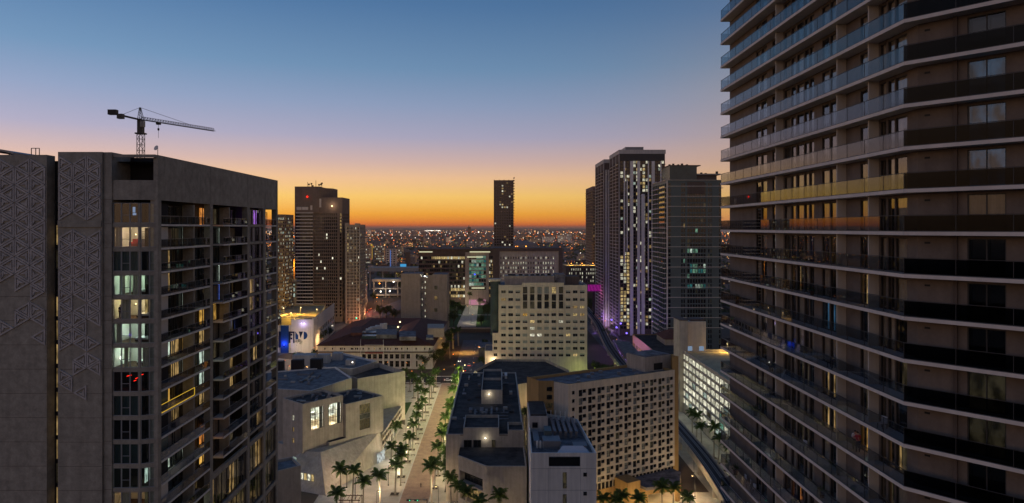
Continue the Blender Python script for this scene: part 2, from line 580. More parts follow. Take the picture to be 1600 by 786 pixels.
class Bld:
    """a building: Empty at its base, walls collected in one mesh, windows as parts (or one stuff part where they are too small to pick apart)"""
    def __init__(s, name, label, cat, loc, group=None):
        s.root = thing(name, label, cat, loc, group)
        s.wall, s.small = MB(), MB()

    def facade(s, a, b, z0, z1, cols, rows, depth=.3, stuff=False, lit=None, mull=1, tran=0, fm='mullion', skip=None, m=0, name='window'):
        a, b = Vector(a[:2]), Vector(b[:2])
        d = (b - a)
        L = d.length
        d /= L
        n = Vector((d.y, -d.x))
        rz = math.atan2(d.y, d.x)
        P = lambda u, z, o=0.0: (a.x + d.x * u - n.x * o, a.y + d.y * u - n.y * o, z)
        w = s.wall
        Q = lambda u0, u1, za, zb: w.face([P(u0, za), P(u1, za), P(u1, zb), P(u0, zb)], m) if (u1 - u0 > 1e-4 and zb - za > 1e-4) else None
        zc = z0
        for j, (ra, rb) in enumerate(rows):
            Q(0, L, zc, ra)
            uc = 0
            for i, (ca, cb) in enumerate(cols):
                if skip and skip(i, j):
                    continue
                Q(uc, ca, ra, rb)
                uc = cb
                for f in ([P(ca, ra), P(cb, ra), P(cb, ra, depth), P(ca, ra, depth)], [P(ca, rb), P(cb, rb), P(cb, rb, depth), P(ca, rb, depth)],
                          [P(ca, ra), P(ca, rb), P(ca, rb, depth), P(ca, ra, depth)], [P(cb, ra), P(cb, rb), P(cb, rb, depth), P(cb, ra, depth)]):
                    w.face(f, m)
                lt = lit(i, j) if lit else None
                bl = 0
                if isinstance(lt, tuple) and isinstance(lt[0], str) or (isinstance(lt, tuple) and lt[0] is None):
                    lt, bl = lt
                if stuff:
                    c = LIT[lt]
                    k = R.uniform(.6, 1.25)
                    s.small.face([P(ca, ra, depth * .95), P(cb, ra, depth * .95), P(cb, rb, depth * .95), P(ca, rb, depth * .95)], 2 if bl else 0, tuple(x * k for x in c))
                else:
                    me = win_mesh(cb - ca, rb - ra, mull, tran, lt, bl, fm)
                    put(name, me, s.root, P(ca, ra, depth * .95), rz)
            Q(uc, L, ra, rb)
            zc = rb
        Q(0, L, zc, z1)

    def plain(s, a, b, z0, z1, m=0):
        s.wall.face([(a[0], a[1], z0), (b[0], b[1], z0), (b[0], b[1], z1), (a[0], a[1], z1)], m)

    def roof(s, poly, z, mt, par=.8, th=.35, wm='conc', name='roof'):
        b = MB()
        b.face([(x, y, z - par) for x, y in poly])
        b.build(name, M[mt], s.root)
        c = MB()
        n = len(poly)
        cx = sum(p[0] for p in poly) / n
        cy_ = sum(p[1] for p in poly) / n
        inn = []
        for k in range(n):                           # inward offset of the polygon
            p0, p1, p2 = Vector(poly[k - 1][:2]), Vector(poly[k][:2]), Vector(poly[(k + 1) % n][:2])
            e1, e2 = (p1 - p0).normalized(), (p2 - p1).normalized()
            n1, n2 = Vector((-e1.y, e1.x)), Vector((-e2.y, e2.x))
            if (Vector((cx, cy_)) - p1).dot(n1) < 0 and len(poly) == 4:
                n1, n2 = -n1, -n2
            bis = (n1 + n2)
            bis = bis / max(.3, bis.length_squared / 2)
            inn.append(p1 + bis * th)
        for k in range(n):
            a, b2 = poly[k], poly[(k + 1) % n]
            i, j = inn[k], inn[(k + 1) % n]
            c.face([(a[0], a[1], z), (b2[0], b2[1], z), (j.x, j.y, z), (i.x, i.y, z)])
            c.face([(i.x, i.y, z), (j.x, j.y, z), (j.x, j.y, z - par), (i.x, i.y, z - par)])
        c.build('parapet', M[wm], s.root)

    def done(s, *mats):
        if s.wall.f:
            s.wall.build('wall', [M[k] for k in mats], s.root)
        if s.small.f:
            s.small.build('window_panes', [M['win'], M['mullion'], M['blind']], s.root, kind='stuff')


def grid(L, n, frac, m0=0.0, m1=None):
    """n openings spread over L, each frac of its module"""
    m1 = m0 if m1 is None else m1
    w = (L - m0 - m1) / n
    return [(m0 + w * (k + .5 - frac / 2), m0 + w * (k + .5 + frac / 2)) for k in range(n)]


def pick(tab):
    """tab: [(weight, value)]"""
    t = R.uniform(0, sum(w for w, _ in tab))
    for w, v in tab:
        t -= w
        if t <= 0:
            return v
    return tab[-1][1]


def rect(x0, y0, x1, y1):
    return [(x0, y0), (x1, y0), (x1, y1), (x0, y1)]


def block(B, poly, z0, z1, mt='roof', par=.8, sides=None, wm='conc', m=0):
    """plain walls round poly (counter-clockwise) with facades given per edge, and a parapeted roof"""
    n = len(poly)
    for k in range(n):
        a, b = poly[k], poly[(k + 1) % n]
        if sides and k in sides:
            B.facade(a, b, z0, z1, **sides[k])
        else:
            B.plain(a, b, z0, z1, m)
    B.roof(poly, z1, mt, par, wm=wm)


ORD = "first second third fourth fifth sixth seventh eighth ninth tenth eleventh twelfth thirteenth fourteenth fifteenth sixteenth seventeenth eighteenth nineteenth twentieth".split()
# ================================================================ RIGHT TOWER (long balconied wing parallel to the street, and its angled end face)
FH = 3.03
RT = thing('apartment_tower', 'dark brown apartment tower with long glass balconies filling the right side', 'tower', (38, 70, 0))
zk = lambda k: 89.45 + FH * k                      # underside of slab k
XS, XW = 29.0, 30.25                               # slab edge, wall plane of the wing
YA, YB = 48.73, 88.75                              # near corner, far end of the slabs
fd = Vector((4.5, -5.3)).normalized()              # direction of the end face, away from the corner
fn = Vector((fd.y, -fd.x)) * -1
fn = Vector((-fd.y * -1, fd.x * -1)) if False else Vector((fd.y, -fd.x))
if fn.x > 0:
    fn = -fn                                       # outward normal of the end face
EL = 16.0
c0 = Vector((XS, YA))
e0 = c0 + fd * EL
# wall corner: intersection of x = XW with the end-face wall plane (1.2 m behind the slab edge)
wp = c0 - fn * 1.2
tt = (XW - wp.x) / fd.x
wc = wp + fd * tt
we = wp + fd * EL
KS = range(-14, 12)
core = MB()
core.prism([(XW + 1.0, wc.y + 1.4), (we.x + .9, we.y + .9), (60, we.y + 6), (60, 88.3), (XW + 1.0, 88.3)], 0, zk(12))
core.build('core', M['blackwin'], RT)
rslab = MB()
slab_me = None
for k in KS:
    b = MB()
    b.prism([(XS, YA), (e0.x, e0.y), (e0.x + 6, e0.y + 7), (34, 60), (34, YB), (XS, YB)], 0, .26)
    if slab_me is None:
        slab_me = b.mesh('slab', [M['slab']])
    put('slab', slab_me, RT, (0, 0, zk(k)))
# wing wall modules, given by distance Y along the street on the wall plane (from the photograph), shared by all floors
WIN = [(79.8, 78.3), (78.15, 76.6), (75.1, 74.0), (71.95, 70.4), (70.25, 69.2), (68.9, 67.4), (67.25, 66.3), (66.15, 65.2), (63.6, 62.2), (62.05, 60.4), (56.9, 55.4), (53.95, 53.1), (52.9, 52.0), (51.9, 50.4)]
FINS = (72.2, 59.2, 54.15)
wz0, wz1 = .26, FH                                 # from slab top to next underside (local to slab)
ys = [88.5] + [y for w in WIN for y in w] + [wc.y]
wall = MB()
for i in range(0, len(ys) - 1, 2):
    ya, yb = ys[i], ys[i + 1]
    wall.box(XW, yb, wz0, XW + .34, ya, wz1)
wall.box(XW, 88.5, wz0, XW + 3.5, 88.85, wz1)      # end wall
for ya, yb in WIN:
    wall.box(XW + .02, yb, FH - .22, XW + .3, ya, FH)
wall_me = wall.mesh('wall_panels', [M['brownwall']])
fin = MB()
for y in FINS:
    fin.box(XW - .78, y, .26, XW + .02, y + .16, FH)
fin_one = {}
for y in FINS:
    b = MB()
    b.box(XW - .78, y, .26, XW + .02, y + .16, FH)
    fin_one[y] = b.mesh('fin', [M['fin']])
LBL = []


def pane_mesh(w, h, split=False):
    b = MB()
    t = .07
    b.face([(0, 0, 0), (w, 0, 0), (w, 0, h), (0, 0, h)], 0)
    for q_ in ((0, 0, w, t), (0, h - t, w, h), (0, t, t, h - t), (w - t, t, w, h - t)):
        b.box(q_[0], -.05, q_[1], q_[2], .05, q_[3], 1)
    if split:
        b.box(w * .5 - t / 2, -.052, t, w * .5 + t / 2, .048, h - t, 1)
    return b


_pm = {}


def back_mesh(w, h, kind, c):
    """what stands behind a pane: curtain, lit room wall, glow painted as mirrored sky, or the dark flat"""
    b = MB()
    if kind == 'curtain':
        n = max(4, int(w / .18))
        for i in range(n):                          # folds
            x0, x1 = w * i / n, w * (i + 1) / n
            o0, o1 = (.0, .07) if i % 2 else (.07, .0)
            b.face([(x0, .09 + o0, 0), (x1, .09 + o1, 0), (x1, .09 + o1, h), (x0, .09 + o0, h)], 0)
    else:
        b.face([(0, .42, 0), (w, .42, 0), (w, .42, h), (0, .42, h)], 1, c)
    return b.mesh('window_backing', [M['curtain'], M['win']])


def tower_window(root, loc, w, h, rz, state, split=False, mt='mirror'):
    key = (round(w, 2), round(h, 2), split, mt)
    if key not in _pm:
        _pm[key] = pane_mesh(w, h, split).mesh('window', [M[mt], M['mullion']])
    o = put('window', _pm[key], root, loc, rz)
    kind, c = ('curtain', None) if state == 'curtain' else ('room', tuple(1.9 * v for v in LIT[state]))
    k2 = (round(w, 2), round(h, 2), kind, c)
    if k2 not in _pm:
        _pm[k2] = back_mesh(w, h, kind, c)
    bo = bpy.data.objects.new('curtain' if kind == 'curtain' else 'interior', _pm[k2])
    COL.objects.link(bo)
    bo.parent = o
    return o


# lit, curtained or painted sky-blue windows picked out in the photograph: (floor, window index)
SPEC = {(-1, 7): 'blue', (-3, 8): 'sky', (-5, 7): 'sky', (-5, 8): 'warm2', (-5, 9): 'dim', (-6, 10): 'gold', (-6, 8): 'warm2', (-8, 4): 'curtain', (-9, 10): 'gold',
        (-9, 11): 'warm2', (-9, 13): 'curtain', (-10, 7): 'cool', (-11, 9): 'warm', (-11, 8): 'warm2', (-12, 8): 'gold', (-11, 2): 'warm2', (-6, 13): 'dim', (-8, 13): 'warm2', (-8, 12): 'warm2',
        (-9, 4): 'orange', (-1, 11): 'curtain', (-1, 13): 'curtain', (0, 5): 'curtain', (1, 5): 'curtain', (0, 6): 'curtain'}
nwin = 0
for k in KS:
    z = zk(k)
    put('wall_panel', wall_me, RT, (0, 0, z))
    for y in FINS:
        put('fin', fin_one[y], RT, (0, 0, z))
    for i, (ya, yb) in enumerate(WIN):
        st = SPEC.get((k, i))
        if st is None:
            if k >= 0:
                st = pick([(5, 'curtain'), (3, None), (.5, 'dim')])
            else:
                st = pick([(3.4, 'curtain'), (7, None), (.9, 'dim'), (.5, 'warm2'), (.12, 'sky')])
        tower_window(RT, (XW + .12, ya, z + wz0), ya - yb, FH - .22 - wz0, -math.pi / 2, st)
# end face: wall with one two-pane window per floor and a slim column
E = lambda u, o=0.0: wp + fd * u - fn * o
ew = MB()
eang = math.atan2(fd.y, fd.x)
ew.T = Matrix.Translation((wp.x, wp.y, 0)) @ Matrix.Rotation(eang, 4, 'Z')
U0 = tt
WU = (3.55, 5.75)
ew.box(U0, 0, .26, WU[0], .3, FH)
ew.box(WU[1], 0, .26, EL, .3, FH)
ew.box(WU[0], .02, FH - .2, WU[1], .28, FH)
ew_me = ew.mesh('end_wall', [M['brownwall']])
cm = MB()
cm.T = ew.T
cm.box(2.78, -.22, .26, 3.0, -.005, FH)
cm_me = cm.mesh('column', [M['brown_dark']])
vent = MB()
vent.T = ew.T
vent.box(.95, -.03, 2.42, 1.3, -.004, 2.56)
vent_me = vent.mesh('vent', [M['black']])
EST = {5: None, 4: None, 3: 'sky', 2: 'sky', 1: 'sky', 0: 'curtain', -1: None, -2: None, -3: None, -4: 'dim', -5: 'dim', -6: None, -7: 'curtain', -8: 'curtain'}  # sky: painted blue reflection glowing behind the pane
ENDW = [k for k in KS if -10 <= k <= 8]
for k in ENDW:
    z = zk(k)
    put('end_wall', ew_me, RT, (0, 0, z))
    put('column', cm_me, RT, (0, 0, z))
    put('vent', vent_me, RT, (0, 0, z))
    p = E(WU[0], .1)
    tower_window(RT, (p.x, p.y, z + .26), WU[1] - WU[0], FH - .46, eang, EST.get(k), split=True, mt='end_glass')
# balustrades: glass panels with posts; the top rail is one part per floor
NP = 15
pl = (YB - .1 - YA) / NP


def panel(w, mt):
    b = MB()
    b.box(.015, -.012, .06, w - .015, .012, 1.12, 0)
    b.box(-.02, -.02, 0, .02, .02, 1.14, 1)
    b.box(.02, -.02, 0, w - .02, .02, .05, 1)
    return b.mesh('balustrade_panel', [M[mt], M['mullion']])


pan_side, pan_end = panel(pl, 'rail_glass'), panel(EL / 5, 'rail_dark')
rest = MB()
cnt = 0
for k in KS:
    z = zk(k) + .262
    if k < -13 or k > 10:
        continue
    for i in range(NP):
        y = YB - .1 - pl * i
        if cnt < 285 and (k > -10 and (k < 6 or i < 11)):
            put('balustrade_panel', pan_side, RT, (XS + .06, y, z), -math.pi / 2)
            cnt += 1
        else:
            rest.T = Matrix.Translation((XS + .06, y, z)) @ Matrix.Rotation(-math.pi / 2, 4, 'Z')
            rest.box(.015, -.012, .06, pl - .015, .012, 1.12, 0)
            rest.box(-.02, -.02, 0, .02, .02, 1.14, 1)
    if k >= -9 and k <= 7:
        for i in range(5):
            p = c0 + fd * (EL / 5 * i) - fn * .06
            put('end_balustrade_panel', pan_end, RT, (p.x, p.y, z), eang)
    r_ = MB()
    r_.box(XS + .03, YA + .05, 1.14, XS + .09, YB - .1, 1.18)
    r_.box(XS + .03, YB - .1, 1.14, XS + 1.2, YB - .04, 1.18)
    pe = c0 + fd * EL
    r_.beam((c0.x + .05, c0.y, 1.16), (pe.x + .05, pe.y, 1.16), .06, .04)
    put('top_rail', r_.mesh('top_rail', [M['mullion']]), RT, (0, 0, z))
    q_ = MB()
    q_.box(XS + .1, YB - .082, .05, XS + 1.25, YB - .06, 1.12)
    put('return_panel', q_.mesh('return_panel', [M['rail_glass']]), RT, (0, 0, z))
rest.T = None
rest.build('more_balustrade_panels', [M['rail_glass'], M['mullion']], RT, kind='stuff')
RT_roof = MB()
RT_roof.prism([(XS, YA), (e0.x, e0.y), (60, e0.y + 6), (60, YB), (XS, YB)], zk(12), zk(12) + .6)
RT_roof.build('roof', M['roof'], RT)

# things left out on the balconies
def outdoor_chair(label, loc, rz, mt):
    t = thing('balcony_chair', label, 'chair', loc, None, rz)
    b = MB(); b.box(-.25, -.25, .38, .25, .25, .44); put('seat', b.mesh('seat', [M[mt]]), t)
    b = MB(); b.box(-.25, .2, .44, .25, .26, .9); put('backrest', b.mesh('backrest', [M[mt]]), t)
    for sx in (-.22, .22):
        for sy in (-.22, .22):
            b = MB(); b.box(sx - .02, sy - .02, 0, sx + .02, sy + .02, .38); put('leg', b.mesh('leg', [M['black']]), t)
    return t


outdoor_chair('pale garden chair alone on a middle balcony of the right tower', (29.6, 66.0, zk(-7) + .27), -1.2, 'cloth_white')
outdoor_chair('white chair on a low far balcony of the right tower, nearest the camera of three', (29.6, 79.0, zk(-10) + .27), -1.2, 'cloth_white')
outdoor_chair('white chair on a low far balcony of the right tower, middle one of three', (29.6, 80.4, zk(-10) + .27), -1.9, 'cloth_white')
outdoor_chair('white chair on a low far balcony of the right tower, farthest of three', (29.6, 82.0, zk(-10) + .27), -1.5, 'cloth_white')
for lab, y, k in (('round white side table with a cloth on a low balcony of the right tower', 70.5, -10),):
    t = thing('side_table', lab, 'table', (29.55, y, zk(k) + .27))
    b = MB(); b.tube((0, 0, .68), (0, 0, .74), .5, 12); put('tabletop', b.mesh('tabletop', [M['cloth_white']]), t)
    b = MB(); b.tube((0, 0, 0), (0, 0, .68), .05, 8, .03); put('leg', b.mesh('leg', [M['black']]), t)

def potted_plant(label, loc, s=1.0):
    t = thing('potted_plant', label, 'plant', loc)
    b = MB(); b.tube((0, 0, 0), (0, 0, .4 * s), .16 * s, 8, .22 * s); put('pot', b.mesh('pot', [M['tile']]), t)
    b = MB()
    rr = random.Random(int(loc[1] * 10))
    for _ in range(60):
        a = rr.uniform(0, 6.28); e_ = rr.uniform(.2, 1.3); l_ = rr.uniform(.3, .75) * s
        d = Vector((math.cos(a) * math.cos(e_), math.sin(a) * math.cos(e_), math.sin(e_)))
        p0 = Vector((0, 0, .4 * s)); p1 = p0 + d * l_
        sd = Vector((-d.y, d.x, 0)) * .07 * s
        b.face([p0 + d * l_ * .3, p0 + d * l_ * .65 + sd, p1, p0 + d * l_ * .65 - sd])
    put('leaves', b.mesh('leaves', [M['leaf']]), t)


for k, y, s_, lab in ((-3, 84, 1.2, 'potted plant at the far end of a balcony three floors under the horizon'), (-4, 86, 1.3, 'leafy potted plant at the far end of a balcony four floors under the horizon'), (-4, 82.5, 1.0, 'smaller plant beside the leafy one four floors under the horizon'),
                      (-5, 73.5, 1.1, 'potted plant before a beige fin five floors under the horizon'), (-7, 78, 1.2, 'potted plant midway on a balcony seven floors under the horizon'), (-8, 62, 1.1, 'potted plant in the near half of a balcony eight floors under the horizon'),
                      (-10, 84.5, 1.4, 'bushy plant at the far end of the balcony with the white chairs'), (-11, 76, 1.2, 'potted plant on the balcony under the white chairs'), (-12, 83, 1.3, 'potted plant near the bottom far corner of the right tower'), (-2, 64, .9, 'small plant on a near balcony just under the horizon')):
    potted_plant(lab, (29.5, y, zk(k) + .262), s_)
for k, y, rz_, mt_, lab in ((-2, 70, -1.4, 'cloth_dark', 'dark chair on a balcony two floors under the horizon'), (-4, 60.5, -1.0, 'cloth_dark', 'dark chair near a fin four floors under the horizon'), (-5, 52.5, -1.2, 'cloth_white', 'pale chair at the near corner five floors under the horizon'),
                            (-8, 56, -1.7, 'cloth_dark', 'dark chair on a balcony under the embracing couple'), (-9, 68, -1.2, 'cloth_dark', 'dark chair midway on a low balcony of the right tower'), (-6, 75, -1.5, 'cloth_dark', 'dark chair far along the balcony of the embracing couple'), (-11, 81, -1.3, 'cloth_white', 'pale chair on the far balcony under the three white chairs')):
    outdoor_chair(lab, (29.6, y, zk(k) + .27), rz_, mt_)

# ================================================================ LEFT TOWER
LTL = (-50, 100, 0)
LT = thing('concrete_tower', 'grey concrete apartment tower with triangle reliefs standing at the left', 'tower', LTL)
XL = -42.54
body = MB()
body.prism([(-80, 86.2), (-55.7, 86.2), (-54.2, 86.2), (-54.2, 90), (-45.3, 90), (-45.3, 132), (-80, 132)], 0, 98.4)
body.build('core', M['blackwin'], LT)
# piers with the cast triangles
for x0, x1, y0, y1, zt in ((-61.75, -55.75, 84.5, 86.1, 99.0), (-54.3, -48.85, 84.4, 90.0, 99.35)):
    b = MB()
    b.box(x0, y0, 0, x1, y1, zt)
    b.build('relief_pier', M['conc_dark'], LT)
b = MB(); b.box(-48.8, 84.75, 0, -47.85, 90, 99.35); b.build('pier', M['conc_dark'], LT)
b = MB(); b.box(-80, 84.9, 0, -62.3, 86.1, 98.9); b.build('pier', M['conc_dark'], LT)
b = MB(); b.box(-54.25, 84.25, 90.05, -48.9, 84.395, 90.85); b.build('ledge', M['conc_dark'], LT)


def tri_ring(h, r0, r1, right):
    """one triangle outline, point to the right (or left), proud of the wall; h = side length"""
    b = MB()
    H = h * math.sqrt(3) / 2
    pts = [Vector((-H / 3, -h / 2)), Vector((H * 2 / 3, 0)), Vector((-H / 3, h / 2))]
    if not right:
        pts = [Vector((-p.x, p.y)) for p in pts][::-1]
    for s0, s1 in ((.98, .66), (.48, .06)):
        for i in range(3):
            a, c = pts[i], pts[(i + 1) % 3]
            if s0 < .6 and i == (1 if right else 0):
                continue
            o = [a * s0, c * s0, c * s1, a * s1]
            f = [(p.x, -.13, p.y) for p in o]
            g = [(p.x, 0, p.y) for p in o]
            b.solid(f + g, [(0, 1, 2, 3), (4, 5, 1, 0), (5, 6, 2, 1), (6, 7, 3, 2), (7, 4, 0, 3)])
    return b.mesh('relief_triangle', [M['relief']])


TS = 2.1
tm = {(r, w): tri_ring(TS, 0, 0, r) for r in (True, False) for w in (0,)}
TH = TS * math.sqrt(3) / 2
for (xa, xb, yf, zt, zb) in ((-61.6, -55.85, 84.5, 98.6, 74.0), (-54.2, -48.95, 84.4, 98.9, 66.0)):
    ncol = 3
    wcol = (xb - xa) / ncol
    s = wcol / TH
    for ci in range(ncol):
        rows = int((zt - zb) / (TS * s / 2))
        for j in range(rows):
            zc = zt - TS * s / 2 - j * TS * s / 2
            fade = (zt - zc) / (zt - zb)
            if R.random() < max(0, fade - .5) * 1.5 or (89.6 < zc < 91.3 and yf < 84.45):
                continue
            right = (j + ci) % 2 == 0
            x = xa + wcol * ci + (wcol / 3 if right else wcol * 2 / 3)
            if zc - TS * s / 2 < zb - 1:
                continue
            o = put('relief_triangle', tm[(right, 0)], LT, (x, yf, zc))
            o.scale = (s * .97, 1, s * .97)
            if R.random() < .5:
                o.scale.z *= -1
for x0, x1, yf in ((-61.75, -55.75, 84.5), (-54.3, -48.85, 84.4), (-48.8, -47.85, 84.75)):
    for j in range(13):
        z = 93.45 - 3 * j
        b = MB(); b.box(x0 + .02, yf - .006, z, x1 - .02, yf + .01, z + .045); b.build('pour_joint', M['brown_dark'], LT)
for j in range(3):
    b = MB(); b.box(XL - .02, 86.2 + 15 * (j + 1), 93.5, XL + .006, 86.25 + 15 * (j + 1), 99.0); b.build('pour_joint', M['brown_dark'], LT)
# slot between the piers with tall lit windows
for j in range(16):
    z = 90.55 - 3 * j
    st = pick([(2, 'warm2'), (3, 'gold'), (2, None), (1, 'dim')]) if j > 0 else None
    put('slot_window', win_mesh(1.35, 2.6, 1, 0, st if st != 'gold' else 'warm2', 0, 'mullion'), LT, (-55.68, 86.15, z + .2))
    put('slot_window', win_mesh(.5, 2.6, 0, 0, 'warm2' if j in (3, 4, 8) else None, 0, 'mullion'), LT, (-62.28, 86.15, z + .2))
# top: parapet walls, notch, spandrel
b = MB()
b.box(-47.85, 84.95, 93.45, -44.5, 85.3, 95.9)
b.face([(-44.5, 84.95, 93.45), (-42.75, 85.5, 93.45), (-42.75, 85.5, 95.9), (-44.5, 84.95, 95.9)])
b.face([(-47.85, 85.3, 95.9), (-44.5, 85.3, 95.9), (-43.2, 86, 95.9), (-43.2, 89, 95.9), (-47.85, 89, 95.9)])
b.build('spandrel', M['conc_dark'], LT)
b = MB()
b.box(-47.8, 89.0, 95.9, -42.6, 89.4, 99.1)
b.build('notch_wall', M['blackwin'], LT)
b = MB()
b.box(XL - .5, 85.5, 93.45, XL, 132.3, 99.1)
b.box(-80, 131.8, 93.45, XL, 132.3, 99.1)
b.box(-47.85, 85.0, 98.75, -42.6, 85.3, 99.1)
b.build('parapet', M['conc_dark'], LT)
b = MB(); b.face([(-80, 86, 98.3), (XL - .2, 86, 98.3), (XL - .2, 132, 98.3), (-80, 132, 98.3)]); b.build('roof', M['roof'], LT)
# vertical piers of the side
PY = [(85.5, 86.4), (101.1, 102.1), (116.2, 117.3), (124.2, 125.3), (131.4, 132.3)]
for ya, yb in PY:
    b = MB()
    b.box(XL - .9, ya, 0, XL + .03, yb, 93.45)
    b.build('pier', M['conc_dark'], LT)
# narrow wall beside the pattern of corner windows and floor bands
band = MB()
band.box(-47.85, 84.95, -.5, -44.5, 85.25, 0)
band.solid([(-44.5, 84.95, -.5), (-42.75, 85.5, -.5), (-42.75, 85.5, 0), (-44.5, 84.95, 0), (-44.5, 85.25, -.5), (-42.75, 85.8, -.5), (-42.75, 85.8, 0), (-44.5, 85.25, 0)], [(0, 1, 2, 3), (3, 2, 6, 7), (4, 5, 1, 0)])
band_me = band.mesh('floor_band', [M['conc_dark']])
post = MB()
post.box(-44.62, 84.97, .0, -44.4, 85.2, 2.5)
post_me = post.mesh('corner_post', [M['conc_dark']])
CS = ['dark', 'lit', 'teal', 'lit', 'lit', 'lit', 'lit', 'red', 'teal', 'dark', 'tealdim', 'dark', 'lit', 'dark', 'dark']
ca = math.atan2(.55, 1.75)
flat = {}


def frame_mesh(w, h, mt, op=False):
    b = MB()
    t = .06
    b.face([(0, 0, 0), (w, 0, 0), (w, 0, h), (0, 0, h)], 0)
    for q_ in ((0, 0, w, t), (0, h - t, w, h), (0, t, t, h - t), (w - t, t, w, h - t)):
        b.box(q_[0], -.05, q_[1], q_[2], .05, q_[3], 1)
    if op:
        b.box(t, -.052, h * .38, w - t, .048, h * .38 + t, 1)
    return b.mesh('window', [M[mt], M['pale_frame']])


fmz = [(-47.8, 1.0, False), (-46.78, 1.05, True), (-45.72, 1.05, False)]
FM = {(w, op): frame_mesh(w, 2.5, 'bay_glass', op) for w in (1.0, 1.05, .95, .8) for op in (False, True)}
teal = MB()
for j, st in enumerate(CS):
    zf = 90.55 - 3 * j
    put('floor_band', band_me, LT, (0, 0, zf + .02 + .0))
    put('corner_post', post_me, LT, (0, 0, zf + .0))
    for x, w, op in fmz:
        put('window', FM[(w, op)], LT, (x, 85.05, zf + .02))
    put('window', FM[(.95, False)], LT, (-44.38, 85.07, zf + .02), ca)
    put('window', FM[(.8, True)], LT, (-43.45, 85.36, zf + .02), ca)
    # the room behind
    rm = MB()
    x0, x1, y0, y1, z0, z1 = -47.8, -43.0, 85.3, 89.2, zf + .02, zf + 2.5
    mi = {'lit': 0, 'red': 1, 'dark': 1, 'teal': 2, 'tealdim': 2}[st]
    rm.face([(x0, y1, z0), (x1, y1, z0), (x1, y1, z1), (x0, y1, z1)], mi)
    rm.face([(x0, y0, z0), (x0, y1, z0), (x0, y1, z1), (x0, y0, z1)], mi)
    rm.face([(x1, y0 + .6, z0), (x1, y1, z0), (x1, y1, z1), (x1, y0 + .6, z1)], mi)
    rm.face([(x0, y0 - .2, z0), (x1, y0 + .6, z0), (x1, y1, z0), (x0, y1, z0)], 3)
    rm.face([(x0, y0 - .2, z1), (x1, y0 + .6, z1), (x1, y1, z1), (x0, y1, z1)], mi)
    if st in ('teal', 'tealdim'):
        for xx in range(12):
            xa = x0 + .38 * xx
            if xa < -44.6:
                rm.face([(xa, 85.35 + .06 * (xx % 2), z0), (xa + .38, 85.35 + .06 * ((xx + 1) % 2), z0), (xa + .38, 85.35 + .06 * ((xx + 1) % 2), z1), (xa, 85.35 + .06 * (xx % 2), z1)], 2)
    rm.build('room', [M['room'], M['blackwin'], M['teal'], M['wood']], LT)
ROOMC = {1: (1, .72, .48), 3: (.72, 1, .80), 4: (1, .78, .48), 5: (.75, .95, .85), 6: (.78, 1, .88), 12: (1, .6, .3)}
for j, c in ROOMC.items():
    zf = 90.55 - 3 * j
    lamp_light('room_light', (-45.6, 86.9, zf + 2.25), 270 if j != 12 else 60, c, LT, .15)
    if j in (1, 4):
        for xx in (-46.9, -44.9):
            b = MB(); b.blob((xx, 88.6, zf + 1.55), .1); b.build('wall_lamp', M['e_warm'], LT)
# curtains beside the glass in the lit rooms
for j, xs in ((1, (-47.75, -46.95)), (3, (-47.3, -46.6)), (3, (-45.6, -45.0)), (4, (-47.0, -46.0)), (5, (-47.7, -47.1)), (6, (-46.7, -46.2)), (6, (-44.4, -43.6)), (12, (-47.0, -46.0))):
    b = MB()
    zf = 90.55 - 3 * j
    n = 6
    for i in range(n):
        xa, xb = xs[0] + (xs[1] - xs[0]) * i / n, xs[0] + (xs[1] - xs[0]) * (i + 1) / n
        o = .06 * (i % 2)
        b.face([(xa, 85.5 + o, zf), (xb, 85.56 - o, zf), (xb, 85.56 - o, zf + 2.5), (xa, 85.5 + o, zf + 2.5)])
    b.build('curtain', M['curtain'], LT)


def bed(label, loc):
    t = thing('bed', label, 'bed', loc)
    for nm, bx, mt in (('bed_frame', (-.85, -1, .1, .85, 1, .32), 'wood'), ('mattress', (-.82, -.97, .32, .82, .97, .55), 'linen'), ('headboard', (.86, -1, .1, .95, 1, 1.15), 'wood'),
                       ('pillow', (.35, -.8, .55, .78, -.1, .7), 'linen'), ('pillow', (.35, .1, .55, .78, .8, .7), 'linen')):
        b = MB(); b.box(*bx); put(nm, b.mesh(nm, [M[mt]]), t)
    return t


bed('unmade pale bed in the greenish lit corner flat of the left tower', (-45.3, 87.2, 90.55 - 9))
bed('dark wooden bed in the warm lit corner flat with a person at its window', (-44.7, 87.2, 90.55 - 12))
bed('low dark bed in the corner flat with the purple lamp', (-44.9, 87.2, 90.55 - 15))
bed('bed with crumpled white cover in the pale green corner flat under the purple one', (-44.8, 87.4, 90.55 - 18))


def lamp_thing(name, label, loc, mt, h=1.2, r=.14):
    t = thing(name, label, 'lamp', loc)
    b = MB(); b.tube((0, 0, 0), (0, 0, h), .025, 6); b.tube((0, 0, 0), (0, 0, .03), .14, 8); put('stand', b.mesh('stand', [M['black']]), t)
    b = MB(); b.tube((0, 0, h), (0, 0, h + .34), r, 8, r * .7); put('lamp_shade', b.mesh('lamp_shade', [M[mt]]), t)
    return t


lamp_thing('floor_lamp', 'purple glowing lamp in a corner flat of the left tower', (-46.25, 86.0, 90.55 - 15), 'e_purple', .8)
lamp_thing('floor_lamp', 'small white lamp in the pale green corner flat', (-47.4, 86.0, 90.55 - 18), 'e_white', .9, .1)
